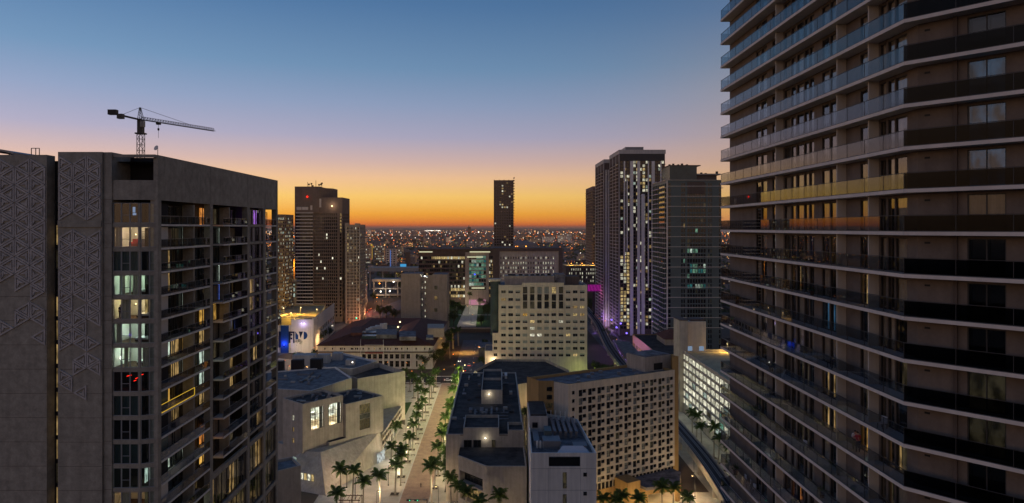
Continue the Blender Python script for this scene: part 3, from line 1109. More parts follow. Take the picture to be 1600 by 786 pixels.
# kitchen of the second floor from the top: dark counter, red seat; television of the top floor; red neon of the dark flat
t = thing('kitchen_counter', 'dark kitchen counter with shelves in the brightest corner flat', 'counter', (-45.6, 88.6, 90.55 - 3))
b = MB(); b.box(-1.0, -.3, 0, 1.1, .3, .9); put('cupboard', b.mesh('cupboard', [M['cloth_dark']]), t)
b = MB(); b.box(-1.05, -.35, .9, 1.15, .32, .96); put('worktop', b.mesh('worktop', [M['black']]), t)
for zz_ in (1.3, 1.6, 1.9):
    b = MB(); b.box(-.9, .1, zz_, -.1, .3, zz_ + .05); put('shelf', b.mesh('shelf', [M['wood']]), t)
t = thing('armchair', 'red armchair in the brightest corner flat of the left tower', 'armchair', (-46.1, 86.8, 90.55 - 3))
for nm, bx in (('seat', (-.4, -.4, .1, .4, .4, .45)), ('backrest', (-.4, .25, .45, .4, .42, 1.0)), ('armrest', (-.5, -.4, .1, -.4, .4, .62)), ('armrest', (.4, -.4, .1, .5, .4, .62))):
    b = MB(); b.box(*bx); put(nm, b.mesh(nm, [M['cloth_red']]), t)
t = thing('television', 'pale glowing screen in the dark topmost corner flat', 'television', (-46.2, 87.0, 90.57))
b = MB(); b.box(-.75, -.03, .95, .75, .03, 1.0); b.box(-.6, -.2, 0, .6, .2, .95); put('stand', b.mesh('stand', [M['black']]), t)
b = MB(); b.box(-.22, -.05, 1.35, .1, -.02, 2.05); b.box(-.22, -.05, 1.0, .22, -.02, 1.28); put('screen', b.mesh('screen', [emit('screen_pale', (120, 140, 175), 1.0)]), t)
t = thing('neon_light', 'red neon strokes glowing in a dark corner flat', 'neon light', (-46.0, 87.0, 90.55 - 21))
for a_, c_ in (((-1.2, 0, 1.5), (-.6, 0, 1.65)), ((-.1, 0, 1.2), (.3, 0, 1.35)), ((.4, 0, 1.6), (.9, 0, 1.75)), ((-.3, 0, .9), (.0, 0, 1.0))):
    b = MB(); b.tube(a_, c_, .04, 6); put('tube', b.mesh('tube', [M['e_red']]), t)
b = MB(); b.box(-1.25, .03, .85, .95, .05, 1.8); put('backing', b.mesh('backing', [M['black']]), t)

# ---- the long side: balconies, curtain-wall strips
BW = XL - 1.75                                       # back wall of the balconies
z_top = 93.4


def side_win(y0, y1, x, zf, h, state, mt='mirror'):
    tower_window(LT, (x, y0, zf), y1 - y0, h, math.pi / 2, state, False, mt)


slabA = MB(); slabA.box(XL - 1.9, 86.4, -.24, XL + .06, 101.1, 0); slabA = slabA.mesh('balcony_slab', [M['white']])
slabB = MB(); slabB.prism([(XL - 1.9, 102.1), (XL - 1.6, 106.0), (XL + .06, 106.0), (XL + .06, 116.2), (XL - 1.9, 116.2)], -.24, 0); slabB = slabB.mesh('balcony_slab', [M['white']])
slabD = MB(); slabD.box(XL - 1.9, 125.3, -.24, XL + .06, 131.4, 0); slabD = slabD.mesh('balcony_slab', [M['white']])
bandC = MB(); bandC.box(XL - .5, 117.3, -.3, XL - .02, 124.2, .1); bandC = bandC.mesh('floor_band', [M['conc_dark']])


def rail(w):
    b = MB()
    b.box(.03, -.012, .08, w - .03, .012, 1.05, 0)
    b.box(0, -.02, 0, .03, .02, 1.08, 1)
    b.box(0, -.025, 1.06, w, .025, 1.1, 1)
    return b.mesh('balustrade_panel', [M['rail_left'], M['metal']])


rA, rB, rD = rail(14.7 / 6), rail(10.2 / 4), rail(6.1 / 3)
GOLDJ = 8
CURTA = {(1, 1): 'warm2', (4, 1): 'warm2', (4, 4): 'cool', (5, 1): 'cool', (6, 4): 'gold', (7, 4): 'cool', (7, 5): 'teal', (8, 1): 'gold', (8, 2): 'gold', (11, 4): 'cool', (0, 4): 'dim'}
CURTB = {(0, 0): 'orange', (1, 2): 'cool', (3, 2): 'cool', (4, 2): 'blue', (5, 0): 'gold', (5, 1): 'gold', (7, 0): 'cool', (8, 0): 'cool', (9, 0): 'warm2', (11, 0): 'orange', (12, 0): 'gold', (6, 3): 'dim'}
NB = 14
for j in range(NB + 1):
    zf = 90.42 - 3 * j
    h = 2.72
    put('balcony_slab', slabA, LT, (0, 0, zf))
    for i in range(6):
        put('balustrade_panel', rA, LT, (XL, 86.4 + 14.7 / 6 * i, zf), math.pi / 2)
    # back wall: glazed doors between narrow piers, partition at two thirds
    for i, (ya, yb) in enumerate(((86.6, 88.3), (88.9, 90.9), (91.3, 93.2), (93.6, 95.8), (97.0, 98.8), (99.0, 100.9))):
        side_win(ya, yb, BW, zf, h - .2, CURTA.get((j, i), pick([(7, None), (1.8, 'curtain'), (.9, 'dim'), (.6, 'warm2'), (.3, 'cool')])))
    b = MB(); b.box(XL - 1.7, 96.0, zf, XL - .15, 96.35, zf + h + .04); b.build('partition', M['conc_dark'], LT)
    if j < 13:
        put('balcony_slab', slabB, LT, (0, 0, zf))
        for i in range(4):
            put('balustrade_panel', rB, LT, (XL, 106.0 + 10.2 / 4 * i, zf), math.pi / 2)
        for i, (ya, yb) in enumerate(((102.5, 105.6), (106.4, 108.6), (109.4, 111.6), (112.6, 115.4))):
            side_win(ya, yb, BW, zf, h - .2, CURTB.get((j, i), pick([(7, None), (1.6, 'curtain'), (.9, 'dim'), (.7, 'warm2'), (.3, 'cool'), (.12, 'blue')])))
        b = MB(); b.box(XL - 1.7, 108.7, zf, XL - .15, 109.05, zf + h + .04); b.build('partition', M['conc_dark'], LT)
        put('floor_band', bandC, LT, (0, 0, zf))
        for i in range(4):
            ya = 117.3 + 6.9 / 4 * i
            side_win(ya + .03, ya + 6.9 / 4 - .03, XL - .2, zf + .12, 2.55, 'purple' if (j, i) == (0, 2) else ('blue' if (j, i) == (6, 0) else pick([(6, None), (1.5, 'curtain'), (.6, 'dim'), (.5, 'warm2')])))
        put('balcony_slab', slabD, LT, (0, 0, zf))
        for i in range(3):
            put('balustrade_panel', rD, LT, (XL, 125.3 + 6.1 / 3 * i, zf), math.pi / 2)
        for i in range(3):
            ya = 125.3 + 6.1 / 3 * i
            side_win(ya + .05, ya + 6.1 / 3 - .05, BW, zf, h - .2, 'gold' if (j, i) == (0, 0) else pick([(5, None), (2, 'curtain'), (.6, 'dim'), (.6, 'warm2')]))
# podium levels under the balconies: tall mullioned windows between concrete bands
for lev, (za, zb) in enumerate(((47.2, 52.2), (41.4, 46.4), (35.6, 40.6), (29.8, 34.8))):
    for (ya, yb) in ((102.1, 116.2), (117.3, 124.2), (125.3, 131.4)) + (((86.4, 101.1),) if lev else ()):
        b = MB(); b.box(XL - .5, ya, zb, XL - .02, yb, zb + .8); b.build('floor_band', M['conc_dark'], LT)
        n = max(3, round((yb - ya) / 2.1))
        w = (yb - ya) / n
        for i in range(n):
            side_win(ya + w * i + .04, ya + w * (i + 1) - .04, XL - .3, za, zb - za, pick([(4, 'dim'), (2, 'warm2'), (4, None)]) if lev < 2 else None)
b = MB(); b.box(XL - .4, 86.4, 0, XL - .02, 131.4, 29.8); b.build('podium_wall', M['conc_dark'], LT)
# string of gold lights round one balcony
t = thing('light_string', 'string of golden lights outlining one balcony of the left tower', 'light string', (XL + .03, 86.5, 90.42 - 24))
b = MB()
for a_, c_ in (((0, 0, .1), (0, 9.4, .1)), ((0, 0, 1.12), (0, 9.4, 1.12)), ((0, 9.4, .1), (0, 9.4, 1.12))):
    b.beam(a_, c_, .05, .05)
put('cable', b.mesh('cable', [M['e_gold']]), t)
lamp_light('balcony_light', (XL - .9, 91, 90.42 - 24 + 2.2), 25, (1, .75, .2), LT, .15)
# roof furniture of the left tower
def roof_rail(label, loc):
    t = thing('roof_ladder_rail', label, 'rail', loc)
    for x in (0, .55, 1.0):
        b = MB(); b.tube((x, 0, 0), (x, 0, .95), .05, 6); put('post', b.mesh('post', [M['black']]), t)
    b = MB(); b.beam((0, 0, .95), (1.0, 0, .95), .08, .08); put('rail', b.mesh('rail', [M['black']]), t)


roof_rail('small black ladder rail on the parapet of the left tower', (-58.2, 85.3, 98.95))
t = thing('satellite_dish', 'white dish on a short mast behind the parapet of the left tower', 'satellite dish', (-44.0, 88.5, 98.3))
b = MB(); b.tube((0, 0, 0), (0, 0, 1.8), .04, 6); put('mast', b.mesh('mast', [M['metal']]), t)
b = MB(); b.tube((0, 0, 1.9), (-.1, -.25, 2.0), .07, 10, .36); put('dish', b.mesh('dish', [M['white']]), t)
t = thing('roof_canopy', 'pale curved metal roof canopy at the far left edge', 'canopy', (-63.2, 92, 98.9))
b = MB()
b.T = None
for i in range(6):
    a0, a1 = i / 6 * 1.2, (i + 1) / 6 * 1.2
    P2 = lambda a, y: (-4 + 5.2 * math.sin(a), y, .4 + 1.0 * math.cos(a))
    b.solid([P2(a0, -4), P2(a1, -4), P2(a1, 4), P2(a0, 4)] + [tuple(Vector(P2(a, y)) + Vector((0, 0, -.25))) for a, y in ((a0, -4), (a1, -4), (a1, 4), (a0, 4))], [(0, 1, 2, 3), (4, 5, 1, 0), (5, 6, 2, 1), (7, 6, 5, 4)])
put('canopy', b.mesh('canopy', [M['metal']]), t)
b = MB(); b.tube((-.4, -3, 0), (-.4, -3, .7), .08, 6); b.tube((-.4, 3, 0), (-.4, 3, .7), .08, 6); put('support', b.mesh('support', [M['metal']]), t)

# ---------------------------------------------------------------- tower crane
CP = Vector((wx(220, 300), 300, 0))
CR = thing('tower_crane', 'dark lattice tower crane with a long jib above the left roof', 'crane', CP)
zp = wz(187, 300)


def lattice(b, p, qv, w, n, r=.11):
    """square lattice mast or boom from p to qv"""
    p, qv = Vector(p), Vector(qv)
    d = (qv - p)
    x = d.normalized()
    up = Vector((0, 0, 1)) if abs(x.z) < .9 else Vector((1, 0, 0))
    y = up.cross(x).normalized()
    z = x.cross(y)
    cs = [y * w / 2 + z * w / 2, y * -w / 2 + z * w / 2, y * -w / 2 - z * w / 2, y * w / 2 - z * w / 2]
    for c in cs:
        b.beam(p + c, qv + c, r * 1.5, r * 1.5)
    for i in range(n):
        a0, a1 = p + d * (i / n), p + d * ((i + 1) / n)
        for k in range(4):
            c1, c2 = cs[k], cs[(k + 1) % 4]
            b.beam(a0 + (c1 if i % 2 else c2), a1 + (c2 if i % 2 else c1), r, r)
            b.beam(a0 + c1, a0 + c2, r, r)


b = MB(); lattice(b, CP, CP + Vector((0, 0, zp - 6)), 2.3, 52, .13); b.build('mast', M['mullion'], CR)
b = MB(); b.box(CP.x - 1.1, 298.9, zp - 6, CP.x + 1.1, 301.1, zp - .4); b.box(CP.x - 1.9, 298.4, zp - 6.4, CP.x + 1.9, 301.6, zp - 5.8); b.build('slewing_unit', M['mullion'], CR)
b = MB(); b.box(CP.x + .9, 297.6, zp - 3.4, CP.x + 2.4, 299.2, zp - .8); b.build('cab', M['metal'], CR)
apex = CP + Vector((-.3, 0, wz(168, 300)))
b = MB()
for sx, sy in ((-1, -1), (1, -1), (1, 1), (-1, 1)):
    b.beam(CP + Vector((sx, sy, zp - .5)), apex + Vector((sx * .2, sy * .2, 0)), .2, .2)
for i in range(5):
    f0, f1 = i / 5, (i + 1) / 5
    b.beam(CP.lerp(apex, 0) + Vector((1 - .8 * f0, -1 + .8 * f0, zp + (apex.z - zp) * f0)), CP + Vector((-(1 - .8 * f1), -1 + .8 * f1, zp + (apex.z - zp) * f1)), .12, .12)
b.build('tower_head', M['mullion'], CR)
tip = Vector((wx(335, 336), 336, zp))
bk = Vector((wx(176, 287), 287, zp + .6))
r0 = CP + Vector((0, 0, zp))
b = MB()
dj = tip - r0
nb = 30
yj = Vector((0, 0, 1)).cross(dj.normalized())
for i in range(nb):                                  # triangular boom
    a0, a1 = r0 + dj * (i / nb), r0 + dj * ((i + 1) / nb)
    tp = Vector((0, 0, 1.35))
    for s_ in (-.6, .6):
        b.beam(a0 + yj * s_, a1 + yj * s_, .22, .22)
        b.beam(a0 + yj * s_, a0.lerp(a1, .5) + tp, .12, .12)
        b.beam(a0.lerp(a1, .5) + tp, a1 + yj * s_, .12, .12)
    b.beam(a0 + yj * .6, a0 - yj * .6, .1, .1)
    if i < nb - 1:
        b.beam(a0.lerp(a1, .5) + tp, a1.lerp(a1 + (a1 - a0), .5) + tp, .18, .18)
b.build('jib', M['mullion'], CR)
b = MB(); b.beam(r0 + Vector((0, 0, -.1)), bk, 1.3, .55); b.build('counter_jib', M['mullion'], CR)
b = MB(); b.box(bk.x - 1.6, bk.y - 1, bk.z - .6, bk.x + 1.9, bk.y + 1, bk.z + 1.5); b.build('winch', M['black'], CR)
b = MB(); b.box(bk.x + 2.0, bk.y - .6, bk.z - 2.2, bk.x + 4.3, bk.y + 1.4, bk.z - .2); b.build('counterweight', M['mullion'], CR)
b = MB(); b.beam(apex, r0 + dj * .64 + Vector((0, 0, 1.3)), .13, .13); b.beam(apex, r0.lerp(bk, .72), .13, .13); b.build('tie_bar', M['mullion'], CR)
tr = r0 + dj * .22
b = MB(); b.box(tr.x - .8, tr.y - .8, tr.z - 1.0, tr.x + .8, tr.y + .8, tr.z - .2); b.build('trolley', M['black'], CR)
b = MB(); b.beam(tr + Vector((0, 0, -1)), tr + Vector((0, 0, -7)), .1, .1); b.box(tr.x - .3, tr.y - .3, tr.z - 3.6, tr.x + .3, tr.y + .3, tr.z - 2.6); b.build('hook', M['black'], CR)
# ================================================================ GROUND
def sheet(name, poly, z, mt, kind='structure'):
    b = MB()
    b.face([(x, y, z) for x, y in poly])
    o = b.build(name, M[mt])
    o['kind'] = kind
    return o


sheet('ground', rect(-60000, -3000, 60000, 90000), 0.0, 'ground')
sheet('plaza_paving', rect(-60, 200, -18, 392), .03, 'paving')
sheet('promenade', rect(-32, 190, -22.6, 394), .06, 'brick')
sheet('forecourt_paving', rect(-18, 120, 72, 232), .03, 'paving')
sheet('lawn', [(-60, 322), (-44, 322), (-44, 352), (-60, 346)], .09, 'grass')
sheet('cross_street', rect(-260, 396, 78, 412), .03, 'asphalt')
sheet('avenue', rect(-27, 412, -6, 545), .03, 'lit_asphalt')
sheet('park_lawn', rect(-70, 596, 6, 790), .02, 'grass')
sheet('park_paving', [(-37, 596), (-19, 596), (-22, 790), (-36, 790)], .04, 'paving')
sheet('park_path', [(-62, 700), (0, 700), (0, 706), (-62, 706)], .06, 'paving')
sheet('railway_street', rect(79, 150, 99, 760), .035, 'lit_asphalt')
sheet('railway_pavement', rect(72, 150, 79, 420), .045, 'paving')
sheet('garage_pavement', rect(84, 200, 90.5, 345), .07, 'paving')
sheet('verge', [(77, 215), (80.5, 215), (80.5, 330), (77, 330)], .09, 'grass')
sheet('left_street', [(-205, 330), (-185, 330), (-120, 640), (-80, 980), (-104, 980), (-150, 640)], .03, 'lit_asphalt')
sheet('left_pavement', [(-185, 330), (-120, 330), (-112, 450), (-150, 470)], .035, 'paving')
for x0, y0, x1, y1 in ((-260, 394.6, -33, 396), (-33, 394.6, -22, 394.7), (-22, 394.6, 78, 396), (-260, 412, -27, 413.2), (-6, 412, 78, 413.2)):
    b = MB()
    b.box(x0, y0, 0, x1, y1, .14)
    b.build('kerb', M['conc_light'])['kind'] = 'structure'
b = MB()
for i in range(14):
    b.box(-27 + i * 1.5, 397, .034, -26.2 + i * 1.5, 400.5, .042)
b.build('crossing_marking', M['white'])['kind'] = 'structure'
b = MB()
for i in range(40):
    b.box(87.3, 300 + i * 11, .04, 87.5, 304 + i * 11, .05)
for i in range(9):
    b.box(-16.6, 416 + i * 13, .035, -16.4, 421 + i * 13, .045)
b.build('lane_marking', M['white'])['kind'] = 'structure'
# pale strips that lead across the promenade border
b = MB()
for s_ in (-1, 1):
    b.box(-32.5 if s_ < 0 else -22.6, 190, .0, -32 if s_ < 0 else -22.2, 393, .075)
b.build('promenade_border', M['conc_light'])['kind'] = 'structure'

dark = lambda i, j: None

# ================================================================ ARTS COLLEGE (angular concrete blocks, lower left)
O = Vector((-57.5, 229))
U, V = Vector((.662, .749)), Vector((-.749, .662))
uv = lambda u, v: tuple(O + U * u + V * v)
B = Bld('arts_college', 'angular windowless beige college building with two big lit windows beside the promenade', 'building', (-62, 265, 0))
w = B.wall
# splayed base
lo = [uv(0, 0), uv(36, 14), uv(37, 34), uv(2, 34), uv(-6, 18)]
hi = [uv(6, 12), uv(36.5, 16.6), uv(37, 34), uv(2, 34), uv(2.4, 18)]
for k in range(5):
    a, c = lo[k], lo[(k + 1) % 5]
    d_, e_ = hi[(k + 1) % 5], hi[k]
    w.face([(*a, 0), (*c, 0), (*d_, 10.5), (*e_, 10.5)])
w.face([(*p, 10.5) for p in hi])
# upper blocks L and M and the link behind
Lp = [uv(2, 17), uv(19.2, 17), uv(19.2, 30), uv(2, 30)]
B.facade(Lp[0], Lp[1], 9.8, 27.5, [(2.2, 7.6), (9.6, 15.6)], [(18.2, 26.2)], depth=.6, lit=lambda i, j: None, mull=3, tran=.3, fm='mullion', name='studio_window', skip=lambda i, j: True) if False else None
LITW = [(3.0, 8.9), (10.6, 16.6)]
a_, c_ = Lp[0], Lp[1]
# front of block L with two real openings into lit studios
d_ = (Vector(c_) - Vector(a_)).normalized()
n_ = Vector((d_.y, -d_.x))
PL = lambda u, z, o=0.0: (a_[0] + d_.x * u - n_.x * o, a_[1] + d_.y * u - n_.y * o, z)
zs0, zs1 = 17.4, 25.2
uu = [0] + [x for s in LITW for x in s] + [17.2]
w.face([PL(0, 9.8), PL(17.2, 9.8), PL(17.2, zs0), PL(0, zs0)])
w.face([PL(0, zs1), PL(17.2, zs1), PL(17.2, 27.5), PL(0, 27.5)])
for i in range(0, 6, 2):
    w.face([PL(uu[i], zs0), PL(uu[i + 1], zs0), PL(uu[i + 1], zs1), PL(uu[i], zs1)])
for (ua, ub) in LITW:
    for f in ([PL(ua, zs0), PL(ub, zs0), PL(ub, zs0, .5), PL(ua, zs0, .5)], [PL(ua, zs0), PL(ua, zs1), PL(ua, zs1, .5), PL(ua, zs0, .5)], [PL(ub, zs0), PL(ub, zs1), PL(ub, zs1, .5), PL(ub, zs0, .5)], [PL(ua, zs1), PL(ub, zs1), PL(ub, zs1, .5), PL(ua, zs1, .5)]):
        w.face(f)
    b = MB()                                          # studio interior
    f0 = [(ua, .5), (ub, .5), (ub, 5.5), (ua, 5.5)]
    for k in range(1, 4):
        (u0, o0), (u1, o1) = f0[k], f0[(k + 1) % 4]
        b.face([PL(u0, zs0, o0), PL(u1, zs0, o1), PL(u1, zs1, o1), PL(u0, zs1, o0)])
    b.face([PL(u, zs0, o) for u, o in f0]); b.face([PL(u, zs1, o) for u, o in f0])
    for zz_ in (zs0 + 2.6, zs0 + 5.2):
        b.face([PL(ua, zz_, 3.2), PL(ub, zz_, 3.2), PL(ub, zz_, 5.5), PL(ua, zz_, 5.5)])
    b.build('studio', M['white'], B.root)
    me = MB()
    ww, hh = ub - ua, zs1 - zs0
    me.face([(0, 0, 0), (ww, 0, 0), (ww, 0, hh), (0, 0, hh)])
    for k in range(6):
        x = ww * k / 5
        me.box(max(0, x - .06), -.07, 0, min(ww, x + .06), -.01, hh, 1)
    for zz_ in (0, hh * .33, hh * .66, hh - .12):
        me.box(0, -.08, zz_, ww, -.02, zz_ + .12, 1)
    p = PL(ua, zs0, .45)
    put('studio_window', me.mesh('studio_window', [M['clear'], M['mullion']]), B.root, p, math.atan2(d_.y, d_.x))
    lamp_light('studio_light', PL((ua + ub) / 2, zs0 + 5.6, 2.6), 900, (.86, 1, .94), B.root, .4)
    lamp_light('studio_light', PL((ua + ub) / 2, zs0 + 1.6, 2.2), 500, (1, .78, .45), B.root, .4)
    for side_ in (0, 1):
        b = MB()
        x0_, x1_ = (ua + .1, ua + 1.0) if side_ == 0 else (ub - 1.6, ub - .1)
        for i in range(6):
            xa, xb = x0_ + (x1_ - x0_) * i / 6, x0_ + (x1_ - x0_) * (i + 1) / 6
            b.face([PL(xa, zs0, .8 + .1 * (i % 2)), PL(xb, zs0, .9 - .1 * (i % 2)), PL(xb, zs1, .9 - .1 * (i % 2)), PL(xa, zs1, .8 + .1 * (i % 2))])
        b.build('curtain', M['blind'], B.root)
B.facade(Lp[3], Lp[0], 9.8, 27.5, [(6.2, 7.6)], [(12.3, 14.2), (16.4, 18.2), (20.5, 22.4)], depth=.3, lit=lambda i, j: 'warm2' if j < 2 else 'white', mull=0, fm='pale_frame')
B.plain(Lp[1], Lp[2], 9.8, 27.5)
B.roof(Lp, 27.5, 'roof', .7, .4)
Mp = [uv(19.6, 15.9), uv(37.4, 15.9), uv(37.4, 34), uv(19.6, 34)]
MC = MB()
B.facade(Mp[0], Mp[1], 10.2, 24.2, [(6.4, 11.4)], [(13.0, 16.9), (17.0, 18.9), (19.0, 22.6)], depth=.35, lit=lambda i, j: (.10, .075, .03) if j != 1 else (.05, .05, .03), mull=4, tran=.5)
for k in (1, 2, 3):
    B.plain(Mp[k], Mp[(k + 1) % 4], 10.2, 24.2)
w.face([(*p, 10.2) for p in Mp])
B.roof(Mp, 24.2, 'roof', .6, .4)
# tall block at the promenade with its soaring underside
Rp = [(-60.5, 295.5), (-42, 311), (-57, 330), (-76, 315)]
w.face([(-60.5, 295.5, 6), (-42, 311, 2.4), (-42, 311, 24.6), (-60.5, 295.5, 24.6)])
B.plain(Rp[1], Rp[2], 0, 24.6); B.plain(Rp[2], Rp[3], 0, 24.6); B.plain(Rp[3], Rp[0], 0, 24.6)
B.roof(Rp, 24.6, 'roof', 2.2, .4)
# glazed wall between, leaning out to the plaza
gl0, gl1 = Vector((-45.0, 267.8)), Vector((-43.2, 309))
B.facade(gl0, gl1, 0, 9.2, grid((gl1 - gl0).length, 12, .86), [(.3, 3.4), (4.3, 6.0), (6.9, 8.4)], depth=.25, lit=lambda i, j: pick([(3, 'white'), (2, 'cool'), (2, 'dim')]) if j == 0 else pick([(2, 'warm2'), (4, None), (1, 'white')]), mull=1)
w.face([(gl0.x, gl0.y, 9.2), (gl1.x, gl1.y, 9.2), (-62, 318, 9.2), (-66, 280, 9.2)])
# low window slits in the splayed base
for (u0, v0, u1, v1, za, zb, lt, nm) in ((-3.2, 9.6, -1.3, 3.9, 4.2, 6.6, 'white', 5),):
    pa, pb = Vector(uv(u0, v0)), Vector(uv(u1, v1))
    dd = (pb - pa).normalized()
    L_ = (pb - pa).length
    for i in range(4):
        p = pa + dd * (L_ * i / 4)
        put('window', win_mesh(L_ / 4 - .25, 2.4, 0, 0, 'warm' if i % 2 else 'white', 0, 'mullion'), B.root, (p.x - .25, p.y - .25, za), math.atan2(dd.y, dd.x))
p = uv(-1.2, 17.2)
put('window', win_mesh(2.6, 1.9, 1, 0, 'cool', 0, 'pale_frame'), B.root, (p[0] - .3, p[1] - .6, 8.2), math.atan2(-.749, -.662) + math.pi * .0 + 0.0 if False else math.atan2(-.66, .75))
# entrance: glass front with white canopy light at the foot of the right-hand end
b = MB()
pa, pb = Vector(uv(30.5, 11.0)), Vector(uv(36, 13.2))
b.face([(pa.x, pa.y - .3, .2), (pb.x, pb.y - .3, .2), (pb.x, pb.y - .3, 4.2), (pa.x, pa.y - .3, 4.2)], 0, (.55, .6, .58))
b.build('entrance_glazing', [M['win']], B.root)
lamp_light('entrance_light', (pb.x + 2.0, pb.y - 3.0, 3.8), 500, (.95, 1, .95), B.root, .4)
b = MB(); b.box(pa.x, pa.y - 1.2, 4.3, pb.x, pa.y - .4, 4.5); b.build('canopy', M['white'], B.root)
# ledge slot under block L
p = [uv(12, 15.2), uv(19.4, 15.2), uv(19.4, 17.1), uv(12, 17.1)]
b = MB(); b.prism(p, 10.6, 11.9); b.build('balcony', M['conc'], B.root)
b = MB(); b.face([(x, y, 11.95) for x, y in [uv(12.3, 15.5), uv(19.1, 15.5), uv(19.1, 17), uv(12.3, 17)]]); b.build('balcony_floor', M['roof'], B.root)
# lower-left wing: big grey roof with white parapet, penthouse behind
Wp = [(-92, 262), (-77, 268), (-50, 322), (-66, 350), (-100, 330)]
Wp = [(-98, 272), (-72.5, 266), (-61.5, 289), (-74, 312), (-104, 300)]
for k in range(5):
    B.plain(Wp[k], Wp[(k + 1) % 5], 0, 26.4)
B.roof(Wp, 26.4, 'roof_grey', .5, .5, wm='white')
Pp = [(-88, 318), (-66, 312), (-58, 330), (-80, 352)]
for k in range(4):
    B.plain(Pp[k], Pp[(k + 1) % 4], 0, 25.5)
B.roof(Pp, 25.5, 'roof_grey', .9, .4, wm='white')
b = MB()
for x, y, sx, sy, h in ((-84, 331, 3, 2, 3.2), (-79, 338, 2.4, 2, 2.6), (-70, 326, 2, 2, 1.6), (-92, 326, 5, 3, 4)):
    b.box(x - sx, y - sy, 24.6, x + sx, y + sy, 25.5 + h)
b.build('roof_plant', M['conc_light'], B.root)
for i in range(26):
    if i < 14:
        u_, v_, z_ = R.uniform(3, 18), R.uniform(18.5, 28.5), 26.8
    else:
        u_, v_, z_ = R.uniform(21, 36), R.uniform(18, 32), 23.6
    p = uv(u_, v_)
    sx_, sy_ = R.choice(((.5, .5), (.9, .6), (.2, 1.8), (1.6, .2), (.35, .35)))
    b = MB(); b.box(p[0] - sx_, p[1] - sy_, z_, p[0] + sx_, p[1] + sy_, z_ + R.uniform(.3, 1.1)); b.build('roof_unit', M[R.choice(('metal', 'roof_grey', 'conc'))], B.root)
for i in range(16):
    x_, y_ = R.uniform(-92, -74), R.uniform(276, 298)
    sx_, sy_ = R.choice(((.5, .5), (.9, .6), (.2, 3.5), (3.0, .2), (.35, .35)))
    b = MB(); b.box(x_ - sx_, y_ - sy_, 25.9, x_ + sx_, y_ + sy_, 26.2 + R.uniform(.1, .7)); b.build('roof_unit', M[R.choice(('metal', 'roof_grey', 'conc'))], B.root)
for x, y in ((-98, 305), (-90, 308), (-82, 310)):
    b = MB(); b.box(x - 2.6, y - 1.5, 25.9, x + 2.6, y + 1.5, 30.5); b.build('cooling_unit', M['black'], B.root)
for x, y in ((-66.2, 313), (-80.4, 313.5)):
    b = MB(); b.blob((x, y - .9, 28.4), .32); b.build('wall_lamp', M['e_white'], B.root)
    lamp_light('roof_lamp_light', (x, y - 1.3, 28.3), 260, (1, .86, .6), B.root, .2)
B.done('conc')

# small concrete corner block at the bottom left
B = Bld('stair_block', 'small plain grey concrete block at the very bottom beside the left tower', 'building', (-66, 212, 0))
sp = [(-73, 190), (-58.2, 202.5), (-63, 210), (-80, 199)]
block(B, sp, 0, 19.5, 'roof_grey', .8)
b = MB(); b.box(-69, 199, 19.0, -66, 201, 20.8); b.build('roof_hatch', M['white'], B.root)
B.done('conc')

# ================================================================ LONG DARK-ROOFED COLLEGE BUILDING right of the promenade
B = Bld('college_hall', 'long beige college hall with a dark roof and two walled penthouses right of the promenade', 'building', (-4, 260, 0))
Z1 = 22.0
poly = [(-16.9, 224.6), (-12.2, 224.6), (-12.2, 214), (-3.2, 204.3), (8.8, 204.3), (8.8, 321), (-16.9, 321)]
up = [(-16.9, 224.6), (8.8, 224.6), (8.8, 321), (-16.9, 321)]
B.plain((-16.9, 224.6), (-12.2, 224.6), 0, Z1)
for yy in (240, 254, 268, 282, 296, 312):  # fixtures for the palm lights, the nearer ones added
    if yy < 321:
        b = MB(); b.box(-17.6, yy - .15, 13.6, -16.92, yy + .15, 13.9); b.build('wall_light', M['e_warm'], B.root)
B.plain((8.8, 224.6), (8.8, 321), 0, Z1); B.plain((8.8, 321), (-16.9, 321), 0, Z1); B.plain((-16.9, 321), (-16.9, 224.6), 0, Z1)
B.roof(up, Z1, 'roof', .5, .5)
ZT = 18.6
B.plain((8.8, 204.3), (8.8, 224.6), 0, ZT)
B.plain((-3.2, 204.3), (8.8, 204.3), 0, ZT)
B.plain((-12.2, 224.6), (-12.2, 214), 0, ZT)
# diagonal front with a deep open loggia
B.facade((-12.2, 214), (-3.2, 204.3), 0, ZT, [(.8, 11.5)], [(5.5, 10.2), (10.8, 14.2)], depth=2.2, lit=lambda i, j: 'warm2' if j == 0 else None, mull=7, tran=.5)
front = [(-12.2, 214), (-3.2, 204.3), (8.8, 204.3), (8.8, 224.6), (-12.2, 224.6)]
b = MB(); b.face([(x, y, ZT - .9) for x, y in front]); b.build('terrace', M['roof'], B.root)
b = MB()
for a_, c_ in (((-12.2, 214), (-3.2, 204.3)), ((-3.2, 204.3), (8.8, 204.3))):
    b.beam((*a_, ZT - .35), (*c_, ZT - .35), .5, .8)
b.build('terrace_parapet', M['conc'], B.root)
# back wall of the terrace with doors
B.plain((-12.2, 224.58), (8.8, 224.58), ZT - .9, Z1 - .45)
for i, (x, lt) in enumerate(((-11, None), (-7.9, None), (-1.8, 'dim'))):
    put('door', win_mesh(2.6 if i < 2 else 1.2, 2.4, 1 if i < 2 else 0, 0, lt, 0, 'mullion'), B.root, (x, 224.52, ZT - .85))
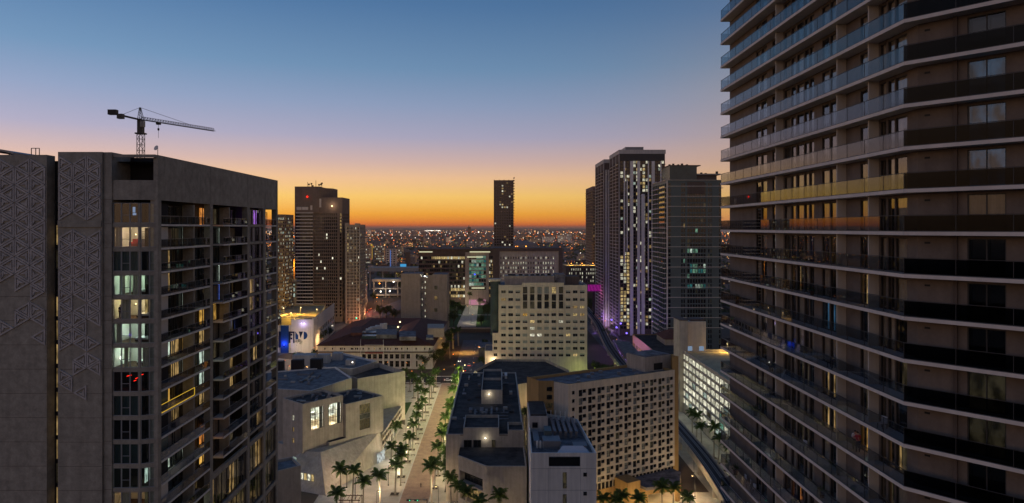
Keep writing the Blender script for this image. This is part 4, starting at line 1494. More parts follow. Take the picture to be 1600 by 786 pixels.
# penthouses: parapeted boxes with open tops
def penthouse(x0, y0, x1, y1, z0, z1, split=None):
    b = MB()
    b.box(x0, y0, z0, x1, y0 + .3, z1); b.box(x0, y1 - .3, z0, x1, y1, z1); b.box(x0, y0 + .3, z0, x0 + .3, y1 - .3, z1); b.box(x1 - .3, y0 + .3, z0, x1, y1 - .3, z1)
    if split:
        b.box(x0 + .3, split, z0, x1 - .3, split + .3, z1)
    b.build('penthouse_wall', M['conc'], B.root)
    b = MB(); b.face([(x0 + .3, y0 + .3, z1 - 1.0), (x1 - .3, y0 + .3, z1 - 1.0), (x1 - .3, y1 - .3, z1 - 1.0), (x0 + .3, y1 - .3, z1 - 1.0)]); b.build('penthouse_roof', M['roof'], B.root)


penthouse(-6.2, 265, 2.0, 304, Z1 - .5, 27.0, 286)
penthouse(-11.2, 224.62, .6, 240, Z1 - .5, 24.2)
penthouse(3.5, 224.62, 8.75, 234, Z1 - .5, 23.4)
for x, y, z, pw in ((-3.2, 264.7, 25.4, 90), (-3.9, 224.2, 20.9, 90)):
    b = MB(); b.blob((x, y - .2, z), .22); b.build('wall_lamp', M['e_white'], B.root)
    lamp_light('wall_lamp_light', (x, y - .7, z), pw, (1, .93, .75), B.root, .2)
for i in range(34):
    xx, yy = R.uniform(-15.5, 6.5), R.uniform(242, 318)
    if -7 < xx < 3 and 263 < yy < 306:
        continue
    b = MB(); sx_, sy_ = R.choice(((.5, .5), (.8, .6), (.3, 2.5), (1.4, .25), (.6, 1.2))); b.box(xx - sx_, yy - sy_, Z1 - .5, xx + sx_, yy + sy_, Z1 - .3 + R.uniform(.1, .9)); b.build('roof_unit', M[R.choice(('roof_grey', 'metal', 'conc', 'roof'))], B.root)
b = MB()
for i in range(6):
    b.box(-10.5 + i * 2.0, 241 + R.uniform(0, 12), Z1 - .5, -9.9 + i * 2.0 + R.uniform(0, .8), 254 + R.uniform(0, 4), Z1 + .1 + R.uniform(0, .5))
for i in range(3):
    b.box(-8 + 1.5 * i, 243 + 4 * i, Z1 - .3, 4, 243.5 + 4 * i, Z1 - .05)
b.build('roof_duct', M['roof_grey'], B.root)
for i in range(5):
    b = MB(); b.solid([(-5.5 + i * 2.2, 308, Z1 + 1.2), (-4.3 + i * 2.2, 308, Z1 + 1.2), (-4.3 + i * 2.2, 310, Z1 + 2.2), (-5.5 + i * 2.2, 310, Z1 + 2.2)], [(0, 1, 2, 3)]); b.box(-5.4 + i * 2.2, 309.2, Z1 - .5, -4.4 + i * 2.2, 309.9, Z1 + 1.6); b.build('roof_vent', M['white'], B.root)
for i in range(7):
    b = MB(); b.box(8.3, 205.5 + i * 2.4, ZT - .2, 8.7, 205.7 + i * 2.4, ZT + .9); b.build('terrace_post', M['conc_light'], B.root)
B.done('conc')

# ================================================================ WHITE SERVICE BUILDING with roof plant (bottom centre)
B = Bld('service_building', 'white windowless service block with crowded roof machinery in front of the hotel', 'building', (17, 200, 0))
Z1 = 30.5
sp = [(8.9, 180.3), (26.2, 180.3), (24.9, 212.5), (9.9, 222)]
B.facade(sp[0], sp[1], 0, Z1, [(4.7, 13.0)], [(Z1 - 3.6, Z1 - 1.0)], depth=.3, lit=dark, mull=0, skip=lambda i, j: False)
B.plain(sp[1], sp[2], 0, Z1); B.plain(sp[2], sp[3], 0, Z1); B.plain(sp[3], sp[0], 0, Z1)
B.roof(sp, Z1, 'roof_blue', 1.2, .3, wm='white')
for x, z, wd, h, lt in ((17.3, 21.2, 1.0, 4.2, None), (22.7, 24.3, .95, 1.0, None), (17.3, 14.0, 1.0, 5.6, None), (22.7, 19.3, .95, 1.0, None)):
    b = MB(); b.box(x - .1, 180.22, z - .1, x + wd + .1, 180.28, z + h + .1); b.build('window_surround', M['white'], B.root)
    put('window', win_mesh(wd, h, 0, .3 if h > 2 else 0, 'dim' if h > 2 else None, 0, 'mullion'), B.root, (x, 180.215, z))
b = MB()
for z in (26.3, 20.6, 15.2):
    b.box(9.0, 180.28, z, 26.1, 180.31, z + .07)
for x in (13.4, 22.0):
    b.box(x, 180.27, 0, x + .06, 180.312, Z1 - 4)
b.build('panel_joint', M['metal'], B.root)
# raised back-left part and the machinery
b = MB(); b.box(9.6, 203, Z1 - 1.2, 15, 219, Z1 + 3.4); b.build('plant_room', M['conc_light'], B.root)
b = MB(); b.box(9.9, 203.3, Z1 + 3.4, 14.7, 218.7, Z1 + 3.9); b.build('plant_room_roof', M['roof'], B.root)
put('door', win_mesh(1.6, 1.6, 0, 0, None, 0, 'mullion'), B.root, (10.4, 202.97, Z1))
for i in range(5):
    b = MB()
    x = 16.2 + i * 1.55
    b.box(x, 196, Z1 + .4, x + .8, 211, Z1 + 1.0)
    for y in (197, 203, 209):
        b.box(x + .1, y, Z1 - 1.2, x + .7, y + .3, Z1 + .4)
    b.box(x, 210, Z1 - .8, x + .8, 210.8, Z1 + .4)
    b.build('duct', M['metal'], B.root)
for i, (x0, y0, x1, y1, h) in enumerate(((12.6, 187, 17.4, 192, 2.0), (13.4, 193, 15.4, 198, 3.0), (10.2, 190, 11.8, 200, 1.2), (17, 184, 20, 186, 1.1), (20.8, 186.5, 24.6, 190, .9))):
    b = MB(); b.box(x0, y0, Z1 - 1.2, x1, y1, Z1 - 1.0 + h); b.build('air_handler', M['greyclad' if i % 2 else 'metal'], B.root)
b = MB(); b.solid([(15.6, 182, Z1 - .9), (24.9, 182, Z1 - .9), (24.6, 186, Z1 - .9), (17, 186, Z1 - .9), (17.6, 184, Z1 + .7), (23, 184, Z1 + .7)], [(0, 1, 5, 4), (3, 4, 5, 2), (0, 4, 3), (1, 2, 5)]); b.build('skylight', M['car_white'], B.root)
for i in range(7):
    b = MB(); b.tube((15.2 + i * 1.4, 212.0 - i * .6, Z1 - 1.2), (15.2 + i * 1.4, 212.0 - i * .6, Z1 + 3.0), .12, 6); b.build('vent_pipe', M['white'], B.root)
for i in range(4):
    b = MB(); b.tube((11.0 + i * .9, 188, Z1 - 1.2), (11.0 + i * .9, 188, Z1 + .6), .34, 8); b.tube((11.0 + i * .9, 188, Z1 + .6), (11.0 + i * .9, 188, Z1 + .8), .2, 8); b.build('tank', M['white'], B.root)
B.done('white')

# ================================================================ HOTEL SLAB with recessed L-shaped windows
B = Bld('hotel', 'beige hotel slab with a grid of dark paired windows and ochre end walls', 'building', (45, 235, 0))
ha, hb = Vector((22.4, 215)), Vector((61.6, 237.2))
hd = (hb - ha).normalized()
hn = Vector((hd.y, -hd.x))
HL = (hb - ha).length
ZH = 40.6
hq = lambda u, o: tuple(ha + hd * u - hn * o)
rows, cols = [], []
fl = 2.635
r0_ = ZH - 2.3
mod = (HL - 4.0) / 11
cw = []
for i in range(11):
    u = 4.0 + mod * i
    cols.append((u, u + 1.5))
    cw.append((u + 1.56, u + 3.0))
# front wall: openings for both the tall slot and the upper window of each module
allc = []
for i in range(11):
    allc += [cols[i], cw[i]]
allc = [(1.4, 2.5)] + allc
rr = []
for j in range(12):
    zt_ = r0_ - fl * j
    rr.append((zt_ - 2.1, zt_))
rr = rr[::-1]
for i, (ca, cb) in enumerate(allc):
    pass
# build wall by hand: each module row is a strip
w = B.wall
PH = lambda u, z, o=0.0: (ha.x + hd.x * u - hn.x * o, ha.y + hd.y * u - hn.y * o, z)
QH = lambda u0, u1, za, zb: w.face([PH(u0, za), PH(u1, za), PH(u1, zb), PH(u0, zb)])
zlow = 7.6
hz = math.atan2(hd.y, hd.x)
zc = ZH
for j in range(12):
    zt_ = r0_ - fl * j
    zb_ = zt_ - 2.1
    zm = zt_ - 1.15
    QH(0, HL, zt_, zc)
    uc = 0.0
    for i, (ca, cb) in enumerate(allc):
        tall = i > 0 and i % 2 == 1
        QH(uc, ca, zb_, zt_)
        uc = cb
        bot = zb_ if tall else zm
        if not tall:
            QH(ca, cb, zb_, zm)
        for f in ([PH(ca, bot), PH(cb, bot), PH(cb, bot, .4), PH(ca, bot, .4)], [PH(ca, zt_), PH(cb, zt_), PH(cb, zt_, .4), PH(ca, zt_, .4)], [PH(ca, bot), PH(ca, zt_), PH(ca, zt_, .4), PH(ca, bot, .4)], [PH(cb, bot), PH(cb, zt_), PH(cb, zt_, .4), PH(cb, bot, .4)]):
            w.face(f)
        if tall:
            put('louvre_window', win_mesh(cb - ca, 2.1, 1, .5, 'dim' if R.random() < .1 else None, R.choice((0, 0, 1.0)), 'mullion'), B.root, PH(ca, zb_, .38), hz)
        else:
            put('window', win_mesh(cb - ca, 1.15, 0, 0, None, 0, 'mullion'), B.root, PH(ca, zm, .38), hz)
    QH(uc, HL, zb_, zt_)
    zc = zb_
QH(0, HL, zlow, zc)
DP = 15.0
# ochre pylons at both ends and the back
w.face([PH(HL, zlow), PH(HL, zlow, 1.2), PH(HL, ZH, 1.2), PH(HL, ZH)])
w.face([PH(HL, 0, 1.2), PH(HL + 3.0, 0, 1.2), PH(HL + 3.0, ZH + 4.2, 1.2), PH(HL, ZH + 4.2, 1.2)], 1)
w.face([PH(HL + 3.0, 0, 1.2), PH(HL + 3.0, 0, DP), PH(HL + 3.0, ZH + 4.2, DP), PH(HL + 3.0, ZH + 4.2, 1.2)], 1)
w.face([PH(0, 0), PH(0, 0, -0.0), PH(0, ZH), PH(0, ZH)])
# chamfer at the left, then ochre end with balcony recesses
l1, l2, l3 = PH(0, 0), PH(-1.8, 0, 5.5), PH(-6.0, 0, 8.0)
w.face([(l2[0], l2[1], 0), (l1[0], l1[1], 0), (l1[0], l1[1], ZH), (l2[0], l2[1], ZH)])
B.facade(l3[:2], l2[:2], 0, ZH + .3, [(2.6, 4.4)], [(ZH - 2.6 * (k + 1) - .6, ZH - 2.6 * (k + 1) + .9) for k in range(12)][::-1], depth=1.0, lit=lambda i, j: 'dim' if j % 3 == 0 else None, mull=0, m=1)
w.face([(l3[0], l3[1], 0), PH(-6, 0, DP), PH(-6, ZH + .3, DP), (l3[0], l3[1], ZH + .3)], 1)
w.face([PH(-6, 0, DP), PH(HL + 3, 0, DP), PH(HL + 3, ZH, DP), PH(-6, ZH, DP)], 0)
rp = [PH(0, 0)[:2], PH(HL, 0)[:2], PH(HL, 0, DP)[:2], PH(-6, 0, DP)[:2], l3[:2], l2[:2]]
B.roof(rp, ZH, 'roof_blue', .9, .5, wm='ochre')
# lift and stair house at the right end
b = MB()
b.T = Matrix.Translation((ha.x, ha.y, 0)) @ Matrix.Rotation(hz, 4, 'Z')
b.box(HL - 9.0, 5.0, ZH - .9, HL + 2.95, DP - .1, ZH + 4.2)
b.build('stair_house', M['tan'], B.root)
b = MB()
b.T = Matrix.Translation((ha.x, ha.y, 0)) @ Matrix.Rotation(hz, 4, 'Z')
b.box(HL - 8.6, 5.4, ZH + 4.2, HL + 2.6, DP - .5, ZH + 4.5)
b.build('stair_house_roof', M['roof_blue'], B.root)
b = MB()
b.T = Matrix.Translation((ha.x, ha.y, 0)) @ Matrix.Rotation(hz, 4, 'Z')
b.box(HL - 5, 4.9, ZH - .5, HL - 1, 4.98, ZH + 1.8)
b.build('roof_door', M['black'], B.root)
# podium: dark window band, canopy roof, ochre piers
b = MB()
b.T = Matrix.Translation((ha.x, ha.y, 0)) @ Matrix.Rotation(hz, 4, 'Z')
for k in range(28):
    u = 2 + k * 1.6
    if u < HL - 1:
        b.box(u, .25, 5.0, u + .22, .6, 7.4)
b.build('band_mullion', M['cream'], B.root, kind='stuff')
w.face([PH(0, 5.0, .7), PH(HL, 5.0, .7), PH(HL, 7.6, .7), PH(0, 7.6, .7)], 2)
w.face([PH(0, 0, .2), PH(HL, 0, .2), PH(HL, 5.0, .2), PH(0, 5.0, .2)], 1)
w.face([PH(0, 7.6, 0), PH(HL, 7.6, 0), PH(HL, 7.6, .7), PH(0, 7.6, .7)], 0)
b = MB()
b.T = Matrix.Translation((ha.x, ha.y, 0)) @ Matrix.Rotation(hz, 4, 'Z')
b.prism([(24, -9), (37, -11), (44, -4), (44, 0.1), (24, 0.1)], 5.6, 6.5)
b.build('canopy_roof', M['roof_blue'], B.root)
b = MB()
b.T = Matrix.Translation((ha.x, ha.y, 0)) @ Matrix.Rotation(hz, 4, 'Z')
b.prism([(24, -9), (37, -11), (44, -4), (44, -.1), (24, -.1)], 4.2, 5.6)
for u, o in ((24.6, -8.4), (36.8, -10.2), (43.2, -4.2)):
    b.box(u - .6, o - .1, 0, u + .6, o + 1.1, 4.2)
b.box(18.5, -6.5, 0, 23.8, 0, 8.2)
b.build('canopy', M['ochre'], B.root)
b = MB()
b.T = Matrix.Translation((ha.x, ha.y, 0)) @ Matrix.Rotation(hz, 4, 'Z')
for k in range(6):
    b.box(25.5 + k * 2.9, -.5 - .1, 0.2, 27.6 + k * 2.9, -.4, 3.9)
b.build('shop_glazing', [M['win']], B.root)
for u, o, pw in ((28, -6, 420), (34, -8, 420), (40.5, -4.5, 420), (12, -6, 800), (21, -11, 700), (31, -16, 700), (44, -10, 700)):
    p = PH(u, 3.6, o)
    lamp_light('canopy_light', p, pw, (1, .72, .35), B.root, .3)
for k in range(9):
    x = PH(6 + k * 4, ZH - .6, 2 + R.uniform(0, 10))
    b = MB(); b.box(x[0] - .6, x[1] - .5, ZH - .9, x[0] + .6, x[1] + .5, ZH - .3 + R.uniform(0, .5)); b.build('roof_unit', M['metal'], B.root)
B.done('cream', 'ochre', 'blackwin')

# ================================================================ LOW POLYGONAL HALL between
B = Bld('lecture_hall', 'low eight-sided brown hall with a flat dark roof behind the college hall', 'building', (10, 372, 0))
pp = [(-12.2, 366), (-4, 338), (10, 333), (36, 348), (38.5, 366), (28, 396), (-1, 397)]
block(B, pp, 0, 13.6, 'roof', 1.4, wm='tan', m=0)
b = MB()
for k in range(9):
    b.box(4 + k * 1.6, 333.6 - .5 + k * .9 + .0, 3.5, 5.0 + k * 1.6, 333.7 + k * .9, 5.6)
lamp_light('canopy_light', (16, 330, 5), 700, (1, .7, .35), B.root, .3)
for x, y in ((-4.5, 336.6), (31, 345)):
    bb = MB(); bb.blob((x, y, 14.4), .36); bb.build('roof_lamp', M['e_white'], B.root)
    lamp_light('roof_lamp_light', (x, y - .6, 14.6), 350, (1, .9, .7), B.root, .2)
for i in range(16):
    bb = MB(); bb.blob((6 + i * .9 + R.uniform(-.2, .2), 331.5 + i * .5, 3.2 + R.uniform(-.4, .4)), .22); bb.build('string_lamp', M['e_orange'], B.root)
for k in range(5):
    bb = MB(); bb.tube((-6 + k * 9, 391, 12.2), (-6 + k * 9, 391, 15.2), .09, 5); bb.build('roof_mast', M['metal'], B.root)
B.done('tan')

# ================================================================ WHITE OFFICE BLOCK with square windows
B = Bld('office_block', 'pale twelve-column office block with square windows and tall central glass strips', 'office', (28, 430, 0))
YO = 425.0
x0, x1 = wx(779, YO), wx(917.5, YO)
zt_ = wz(445.5, YO)
zr = lambda py: wz(py, YO)
Lm = x1 - x0
rows_px = [157, 209, 261, 313, 360, 406, 452, 498, 543, 588]
rows = [(zr(420 + .2291 * (r + 10)), zr(420 + .2291 * (r - 10))) for r in rows_px][::-1]
cpx = [204, 253, 302, 351, 400, 449, 498, 547, 596, 645, 693, 741]
cols = [(wx(740 + .2291 * (c - 16), YO) - x0, wx(740 + .2291 * (c + 16), YO) - x0) for c in cpx]
LO = {(4, 5): 'warm', (4, 4): 'white', (8, 5): 'white', (4, 3): 'white', (5, 3): 'white', (9, 3): 'warm', (10, 3): None, (11, 3): 'dim', (10, 6): 'warm', (10, 7): 'warm2', (11, 7): 'warm', (3, 6): 'gold', (10, 0): 'warm', (0, 8): 'warm2', (11, 6): 'warm2', (6, 3): 'dim', (7, 3): 'dim', (9, 4): 'dim'}


def office_lit(i, j):
    if (i, j) in LO:
        return LO[(i, j)]
    return pick([(4, (None, .5)), (3, (None, 1.0)), (2, (None, .3)), (3, None), (.5, 'dim')])


up_rows = rows[7:]
B.facade((x0, YO), (x1, YO), 0, rows[6][1] + 1.2, cols, rows[:7], depth=.14, lit=office_lit, mull=1, fm='pale_frame')
zb_ = rows[6][1] + 1.2
ctr = (3, 8)
def upper_lit(i, j):
    return office_lit(i, j + 7)


uL, uR = cols[3][0] - .3, cols[8][1] + .3
B.facade((x0, YO), (x0 + uL, YO), zb_, zt_, cols[:3], up_rows, depth=.14, lit=upper_lit, mull=1, fm='pale_frame')
B.facade((x0 + uR, YO), (x1, YO), zb_, zt_, [(a - uR, b_ - uR) for a, b_ in cols[9:]], up_rows, depth=.14, lit=lambda i, j: upper_lit(i + 9, j), mull=1, fm='pale_frame')
# central bay: slightly proud, six glass strips over three floors
cz0, cz1 = zr(482), zr(448)
B.facade((x0 + uL, YO - .5), (x0 + uR, YO - .5), zb_, zr(441.5), [(a - uL + .1, b_ - uL - .1) for a, b_ in cols[3:9]], [(cz0, cz0 + (cz1 - cz0) * .33), (cz0 + (cz1 - cz0) * .36, cz0 + (cz1 - cz0) * .66), (cz0 + (cz1 - cz0) * .69, cz1)], depth=.35,
         lit=lambda i, j: {(4, 2): 'warm', (0, 0): 'dim', (1, 0): 'dim', (5, 2): 'dim', (0, 2): 'dim', (1, 2): 'dim'}.get((i, j), (None, 1.0) if j == 2 and i in (2, 3) else None), mull=1, fm='mullion')
for xx in (uL, uR):
    B.wall.face([(x0 + xx, YO, zb_), (x0 + xx, YO - .5, zb_), (x0 + xx, YO - .5, zr(441.5)), (x0 + xx, YO, zr(441.5))])
B.plain((x1, YO), (x1, YO + 34), 0, zt_); B.plain((x0, YO + 34), (x0, YO), 0, zt_)
B.roof(rect(x0, YO, x1, YO + 34), zt_, 'roof_grey', .9, .4, wm='cream')
# stepped lower wing at the left
xl = wx(769.5, YO)
B.facade((xl, YO + .4), (x0, YO + .4), 0, rows[4][0] - 2.0, [(.8, 3.0)], rows[:3], depth=.35, lit=dark, mull=1, fm='pale_frame')
B.plain((xl, YO + 30), (xl, YO + .4), 0, rows[3][1] + 1)
B.roof(rect(xl, YO + .4, x0 - .02, YO + 30), rows[4][0] - 2.0, 'roof_grey', .6, .3, wm='cream')
xl2 = wx(757.5, YO)
B.plain((xl2, YO + 1), (xl, YO + 1), 0, rows[0][1] + 1.5); B.plain((xl2, YO + 24), (xl2, YO + 1), 0, rows[0][1] + 1.5)
B.roof(rect(xl2, YO + 1, xl - .02, YO + 24), rows[0][1] + 1.5, 'roof_grey', .6, .3, wm='cream')
# dark glazed strip and rounded bay at its left flank
b = MB(); b.tube((x0 - 2.0, YO + 8, 22), (x0 - 2.0, YO + 8, zr(438)), 3.2, 14); b.build('stair_glass', M['teal'], B.root)
b = MB(); b.tube((x0 - 2.2, YO + 8, zr(440.5)), (x0 - 2.2, YO + 8, zr(437.0)), 4.4, 16); b.build('curved_cornice', M['cream'], B.root)
# plant on the roof
for bx, mt in (((wx(789, YO), YO + 8, zt_ - .5, wx(868, YO), YO + 20, zr(432.5)), 'tan'), ((wx(868.5, YO), YO + 7, zt_ - .5, wx(885, YO), YO + 21, zr(430)), 'roof_blue'), ((wx(886, YO), YO + 9, zt_ - .5, wx(907, YO), YO + 20, zr(433.5)), 'brown_dark')):
    b = MB(); b.box(*bx); b.build('plant_room', M[mt], B.root)
for k in range(8):
    xx = wx(793 + k * 9 + R.uniform(-2, 2), YO)
    b = MB(); b.box(xx, YO + 10, zr(432.4), xx + 2.4, YO + 13, zr(432.5) + R.uniform(.6, 1.4)); b.build('roof_unit', M['black'], B.root)
B.done('cream')
for x, y in ((x1 + 6, 418), (x1 + 10, 410)):
    lamp_light('green_garden_light', (x, y, 2.5), 900, (.75, 1, .3), None, .3)
lamp_light('green_garden_light', (x1 - 6, 416, 2.2), 900, (.85, 1, .3), None, .3)

# ================================================================ DETENTION BLOCK with slit windows
B = Bld('detention_block', 'brown framed concrete block with rows of thin lit slit windows', 'building', (22, 565, 0))
YP = 560.0
x0, x1 = wx(770, YP), wx(879, YP)
b = MB(); b.box(x0, YP - 1, 0, x0 + 5.4, YP + 40, wz(388, YP)); b.box(x1 - 3.2, YP - 1, 0, x1, YP + 40, wz(390, YP)); b.box(x0, YP - 1.01, wz(392.5, YP), x1 - .01, YP + 39, wz(387.5, YP)); b.build('frame', M['brown_dark'], B.root)
inx0, inx1 = x0 + 5.4, x1 - 3.2
pys = [403, 411, 418.5, 424.5, 431]
rows = [(wz(p + 1.9, YP), wz(p - 1.9, YP)) for p in pys][::-1]
cols = [(k * 2.05 + 1.0, k * 2.05 + 1.62) for k in range(int((inx1 - inx0 - 1.5) / 2.05))]
pr = {4: .28, 3: .6, 2: .55, 1: .5, 0: .4}
B.facade((inx0, YP), (inx1, YP), 20, wz(392.5, YP), cols, rows, depth=.3, stuff=True, lit=lambda i, j: 'white' if R.random() < pr[j] else None)
B.roof(rect(x0, YP, x1, YP + 40), wz(387.5, YP) - .2, 'roof', .4, .3, wm='brown_dark')
B.done('conc')
for i, px in enumerate((806, 809, 822)):
    t = thing('roof_flood_lamp', ('first', 'second', 'brightest orange')[i] + ' orange floodlight on the roof edge of the slit windowed block' + ('' if i == 2 else ', left of the brightest'), 'lamp', (wx(px, YP), YP + 1, wz(387.5, YP)))
    b = MB(); b.tube((0, 0, 0), (0, 0, 1.0), .1, 6); put('post', b.mesh('post', [M['black']]), t)
    b = MB(); b.blob((0, 0, 1.3), .55 if i == 2 else .35); put('bulb', b.mesh('bulb', [M['e_orange']]), t)
    lamp_light('flood_light', (wx(px, YP), YP - .5, wz(387.5, YP) + 2), 500 if i == 2 else 200, (1, .5, .15), None, .3)

# ================================================================ GREEN-GLASS COURTHOUSE
B = Bld('glass_courthouse', 'wide courthouse of lit glass floors with a green glass atrium tower', 'building', (-50, 805, 0))
YG = 800.0
gx = lambda px: wx(px, YG)
gz = lambda py: wz(py, YG)
PRb = lambda a, c, pa, pb, lit, cw, f=.9: B.facade((gx(a), YG), (gx(c), YG), gz(pb), gz(pa), grid(gx(c) - gx(a), cw, f), [], depth=.4)
rows = lambda pys, h: [(gz(p + h), gz(p - h)) for p in pys][::-1]
wl = gx(727) - gx(654)
B.facade((gx(654), YG), (gx(727), YG), 0, gz(397), grid(wl, 26, .9, .5), rows([403, 409.5, 416, 422.5, 429, 435, 441.5, 447.5, 452.5, 457.5, 462.5], 2.0), depth=.5, stuff=True,
         m=1, lit=lambda i, j: ('warm' if R.random() < .8 else 'white') if (j == 10 and i > 7) or j in (0, 2) and i > 17 else pick([(4, None), (1.6 if j < 5 else .5, 'warm2'), (1.2 if j < 4 else .25, 'white'), (2, 'dim')]))
B.facade((gx(727), YG - 1.5), (gx(733), YG - 1.5), 0, gz(394), [], [], depth=.3)
B.facade((gx(759.5), YG - 1.5), (gx(764), YG - 1.5), 0, gz(394), [], [], depth=.3)
B.facade((gx(764), YG), (gx(771), YG), 0, gz(394), grid(gx(771) - gx(764), 3, .8), rows([402, 408, 414, 420, 426, 432, 438, 444, 450, 456, 462], 2.0), depth=.5, stuff=True, m=1, lit=lambda i, j: pick([(2, None), (2, 'warm2'), (1, 'white')]))
B.facade((gx(733), YG - .5), (gx(759.5), YG - .5), gz(470), gz(394), grid(gx(759.5) - gx(733), 7, .9), rows([402, 408, 414, 420, 426, 432, 438, 444, 450.5], 2.3), depth=.4, stuff=True, lit=lambda i, j: pick([(4, 'green'), (1.5, 'teal'), (.8, 'cool'), (1, None)]) if j not in (0,) else 'dim')
for a, c, p, mt in ((655, 676, 393.5, 'e_strip'), (734, 766, 393.5, 'e_strip'), (730, 755, 401.5, 'e_strip'), (737, 757, 449.8, 'e_strip')):
    b = MB(); b.box(gx(a), YG - 2.2, gz(p + .8), gx(c), YG - 1.9, gz(p - .8)); b.build('light_strip', M[mt], B.root)
b = MB(); b.box(gx(653), YG - 2.5, gz(390.8), gx(771), YG + 40, gz(388.3)); b.build('roof_canopy', M['brown_dark'], B.root)
b = MB(); b.box(gx(676), YG - 1, gz(397), gx(728), YG + 30, gz(390.9)); b.box(gx(654), YG + 1, gz(470), gx(771), YG + 40, gz(391)); b.build('core', M['brown_dark'], B.root)
b = MB(); b.blob((gx(742), YG - 3, gz(428.5)), 1.0); b.build('blue_lamp', M['e_blue'], B.root)
b = MB(); b.box(gx(733), YG - 6, 0, gx(759), YG - 5.4, 6.0); b.build('entrance_screen', [emit('screen_pink', (190, 130, 150), .8)], B.root)
B.done('tan', 'brown_dark')

# ================================================================ GREY BLANK BLOCK (two windowless wings and a lit stair strip)
B = Bld('blank_grey_block', 'tall blank grey concrete block with one thin strip of lit stair windows', 'building', (-60, 605, 0))
YB_ = 600.0
bx = lambda px: wx(px, YB_)
bz = lambda py: wz(py, YB_)
B.plain((bx(626.5), YB_), (bx(657), YB_), 0, bz(427.5))
B.facade((bx(657), YB_ + 3), (bx(668), YB_ + 3), 0, bz(433), [(.8, 1.6), (3.4, 4.3)], [(bz(p + 1.6), bz(p - 1.6)) for p in range(441, 510, 9)][::-1], depth=.3, lit=lambda i, j: pick([(3, 'white'), (2, 'dim')]), mull=0)
B.plain((bx(676), YB_ - 1.5), (bx(699), YB_ - 1.5), 0, bz(428.5))
B.plain((bx(668), YB_ + 1), (bx(676), YB_ + 1), 0, bz(430))
for q_ in (657, 676, 699, 626.5):
    B.plain((bx(q_), YB_ - 1.5 if q_ in (676, 699) else YB_), (bx(q_), YB_ + 26), 0, bz(428.5))
b = MB(); b.box(bx(626.6), YB_ + .1, bz(431), bx(657) - .1, YB_ + 25, bz(428.0)); b.box(bx(676.1), YB_ - 1.3, bz(431), bx(699) - .1, YB_ + 25, bz(429.0)); b.build('roof', M['roof_grey'], B.root)
b = MB(); b.box(bx(657), YB_ + 4, bz(436), bx(676), YB_ + 22, bz(433.4)); b.build('roof_terrace', M['white'], B.root)
for px in (663, 669):
    b = MB(); b.blob((bx(px), YB_ + 3.4, bz(432)), .6); b.build('roof_lamp', M['e_white'], B.root)
lamp_light('roof_lamp_light', (bx(666), YB_ + 6, bz(429.5)), 900, (.9, 1, .9), B.root, .3)
for px, py in ((679, 468), (679, 487), (679, 452)):
    put('window', win_mesh(2.6, 3.2, 1, .5, 'dim' if py != 468 else 'warm2', 0, 'mullion'), B.root, (bx(px), YB_ - 1.56, bz(py)))
B.done('tan')

# ================================================================ OLD COURTHOUSE with red tiled roof
B = Bld('old_courthouse', 'wide pale neoclassical courthouse with a red tiled hip roof and a dark columned front', 'building', (-75, 470, 0))
YC = 434.0
qx = lambda px: wx(px, YC)
qz = lambda py: wz(py, YC)
xa, xb = qx(496.5), qx(676)
ze = qz(541)
top = [(qz(p + 1.3), qz(p - 1.3)) for p in (545,)]
att = []
for c in (443, 512, 583, 597, 620, 680, 693, 718, 735, 760, 785, 836, 885, 935, 980, 1005, 1030, 1075, 1090, 1130, 1180, 1192, 1258, 1335, 1380):
    px = 430 + c * .175
    att.append((qx(px - .95) - xa, qx(px + .95) - xa))
att = [a for k, a in enumerate(att) if k == 0 or a[0] > att[k - 1][1] + .1]
B.facade((xa, YC), (xb, YC), qz(549.5), ze, att, [(qz(546.4), qz(543.4))], depth=.25, lit=lambda i, j: 'warm2' if i in (12, 16) else None, mull=0, fm='mullion')
colp = [792, 840, 888, 938, 988, 1038, 1088, 1138, 1186]
cols = [(qx(430 + (c - 17) * .175) - xa, qx(430 + (c + 17) * .175) - xa) for c in colp]
B.facade((xa, YC + .2), (xb, YC + .2), 0, qz(550.8), [(qx(502.8) - xa, qx(505.5) - xa)] + cols + [(qx(649.5) - xa, qx(652.5) - xa)], [(qz(573.8), qz(564)), (qz(561), qz(553.6))], depth=1.4, lit=lambda i, j: pick([(6, None), (1, 'dim')]), mull=1, tran=.5, fm='brown_dark')
b = MB(); b.box(xa - 1, YC - 1.3, qz(550.8), xb + 1, YC + .15, qz(549.4)); b.build('cornice', M['brown_dark'], B.root)
b = MB(); b.box(xa - .6, YC - .7, ze - .05, xb + .6, YC + .1, ze + .5); b.build('eaves', M['conc_light'], B.root)
b = MB()
for c in [767] + [(colp[i] + colp[i + 1]) / 2 for i in range(8)] + [1212]:
    x = qx(430 + c * .175)
    b = MB(); b.tube((x, YC - .3, qz(574.5)), (x, YC - .3, qz(551.5)), .55, 8, .46); b.build('column', M['conc_light'], B.root)
b = MB(); b.box(qx(570), YC - .8, qz(541.2), qx(600), YC - .3, qz(538.6)); b.build('name_panel', M['conc'], B.root)
b = MB(); b.box(qx(571), YC - 1.5, qz(551.6), qx(600), YC - 1.32, qz(550.2)); b.build('banner', M['car_red'], B.root)
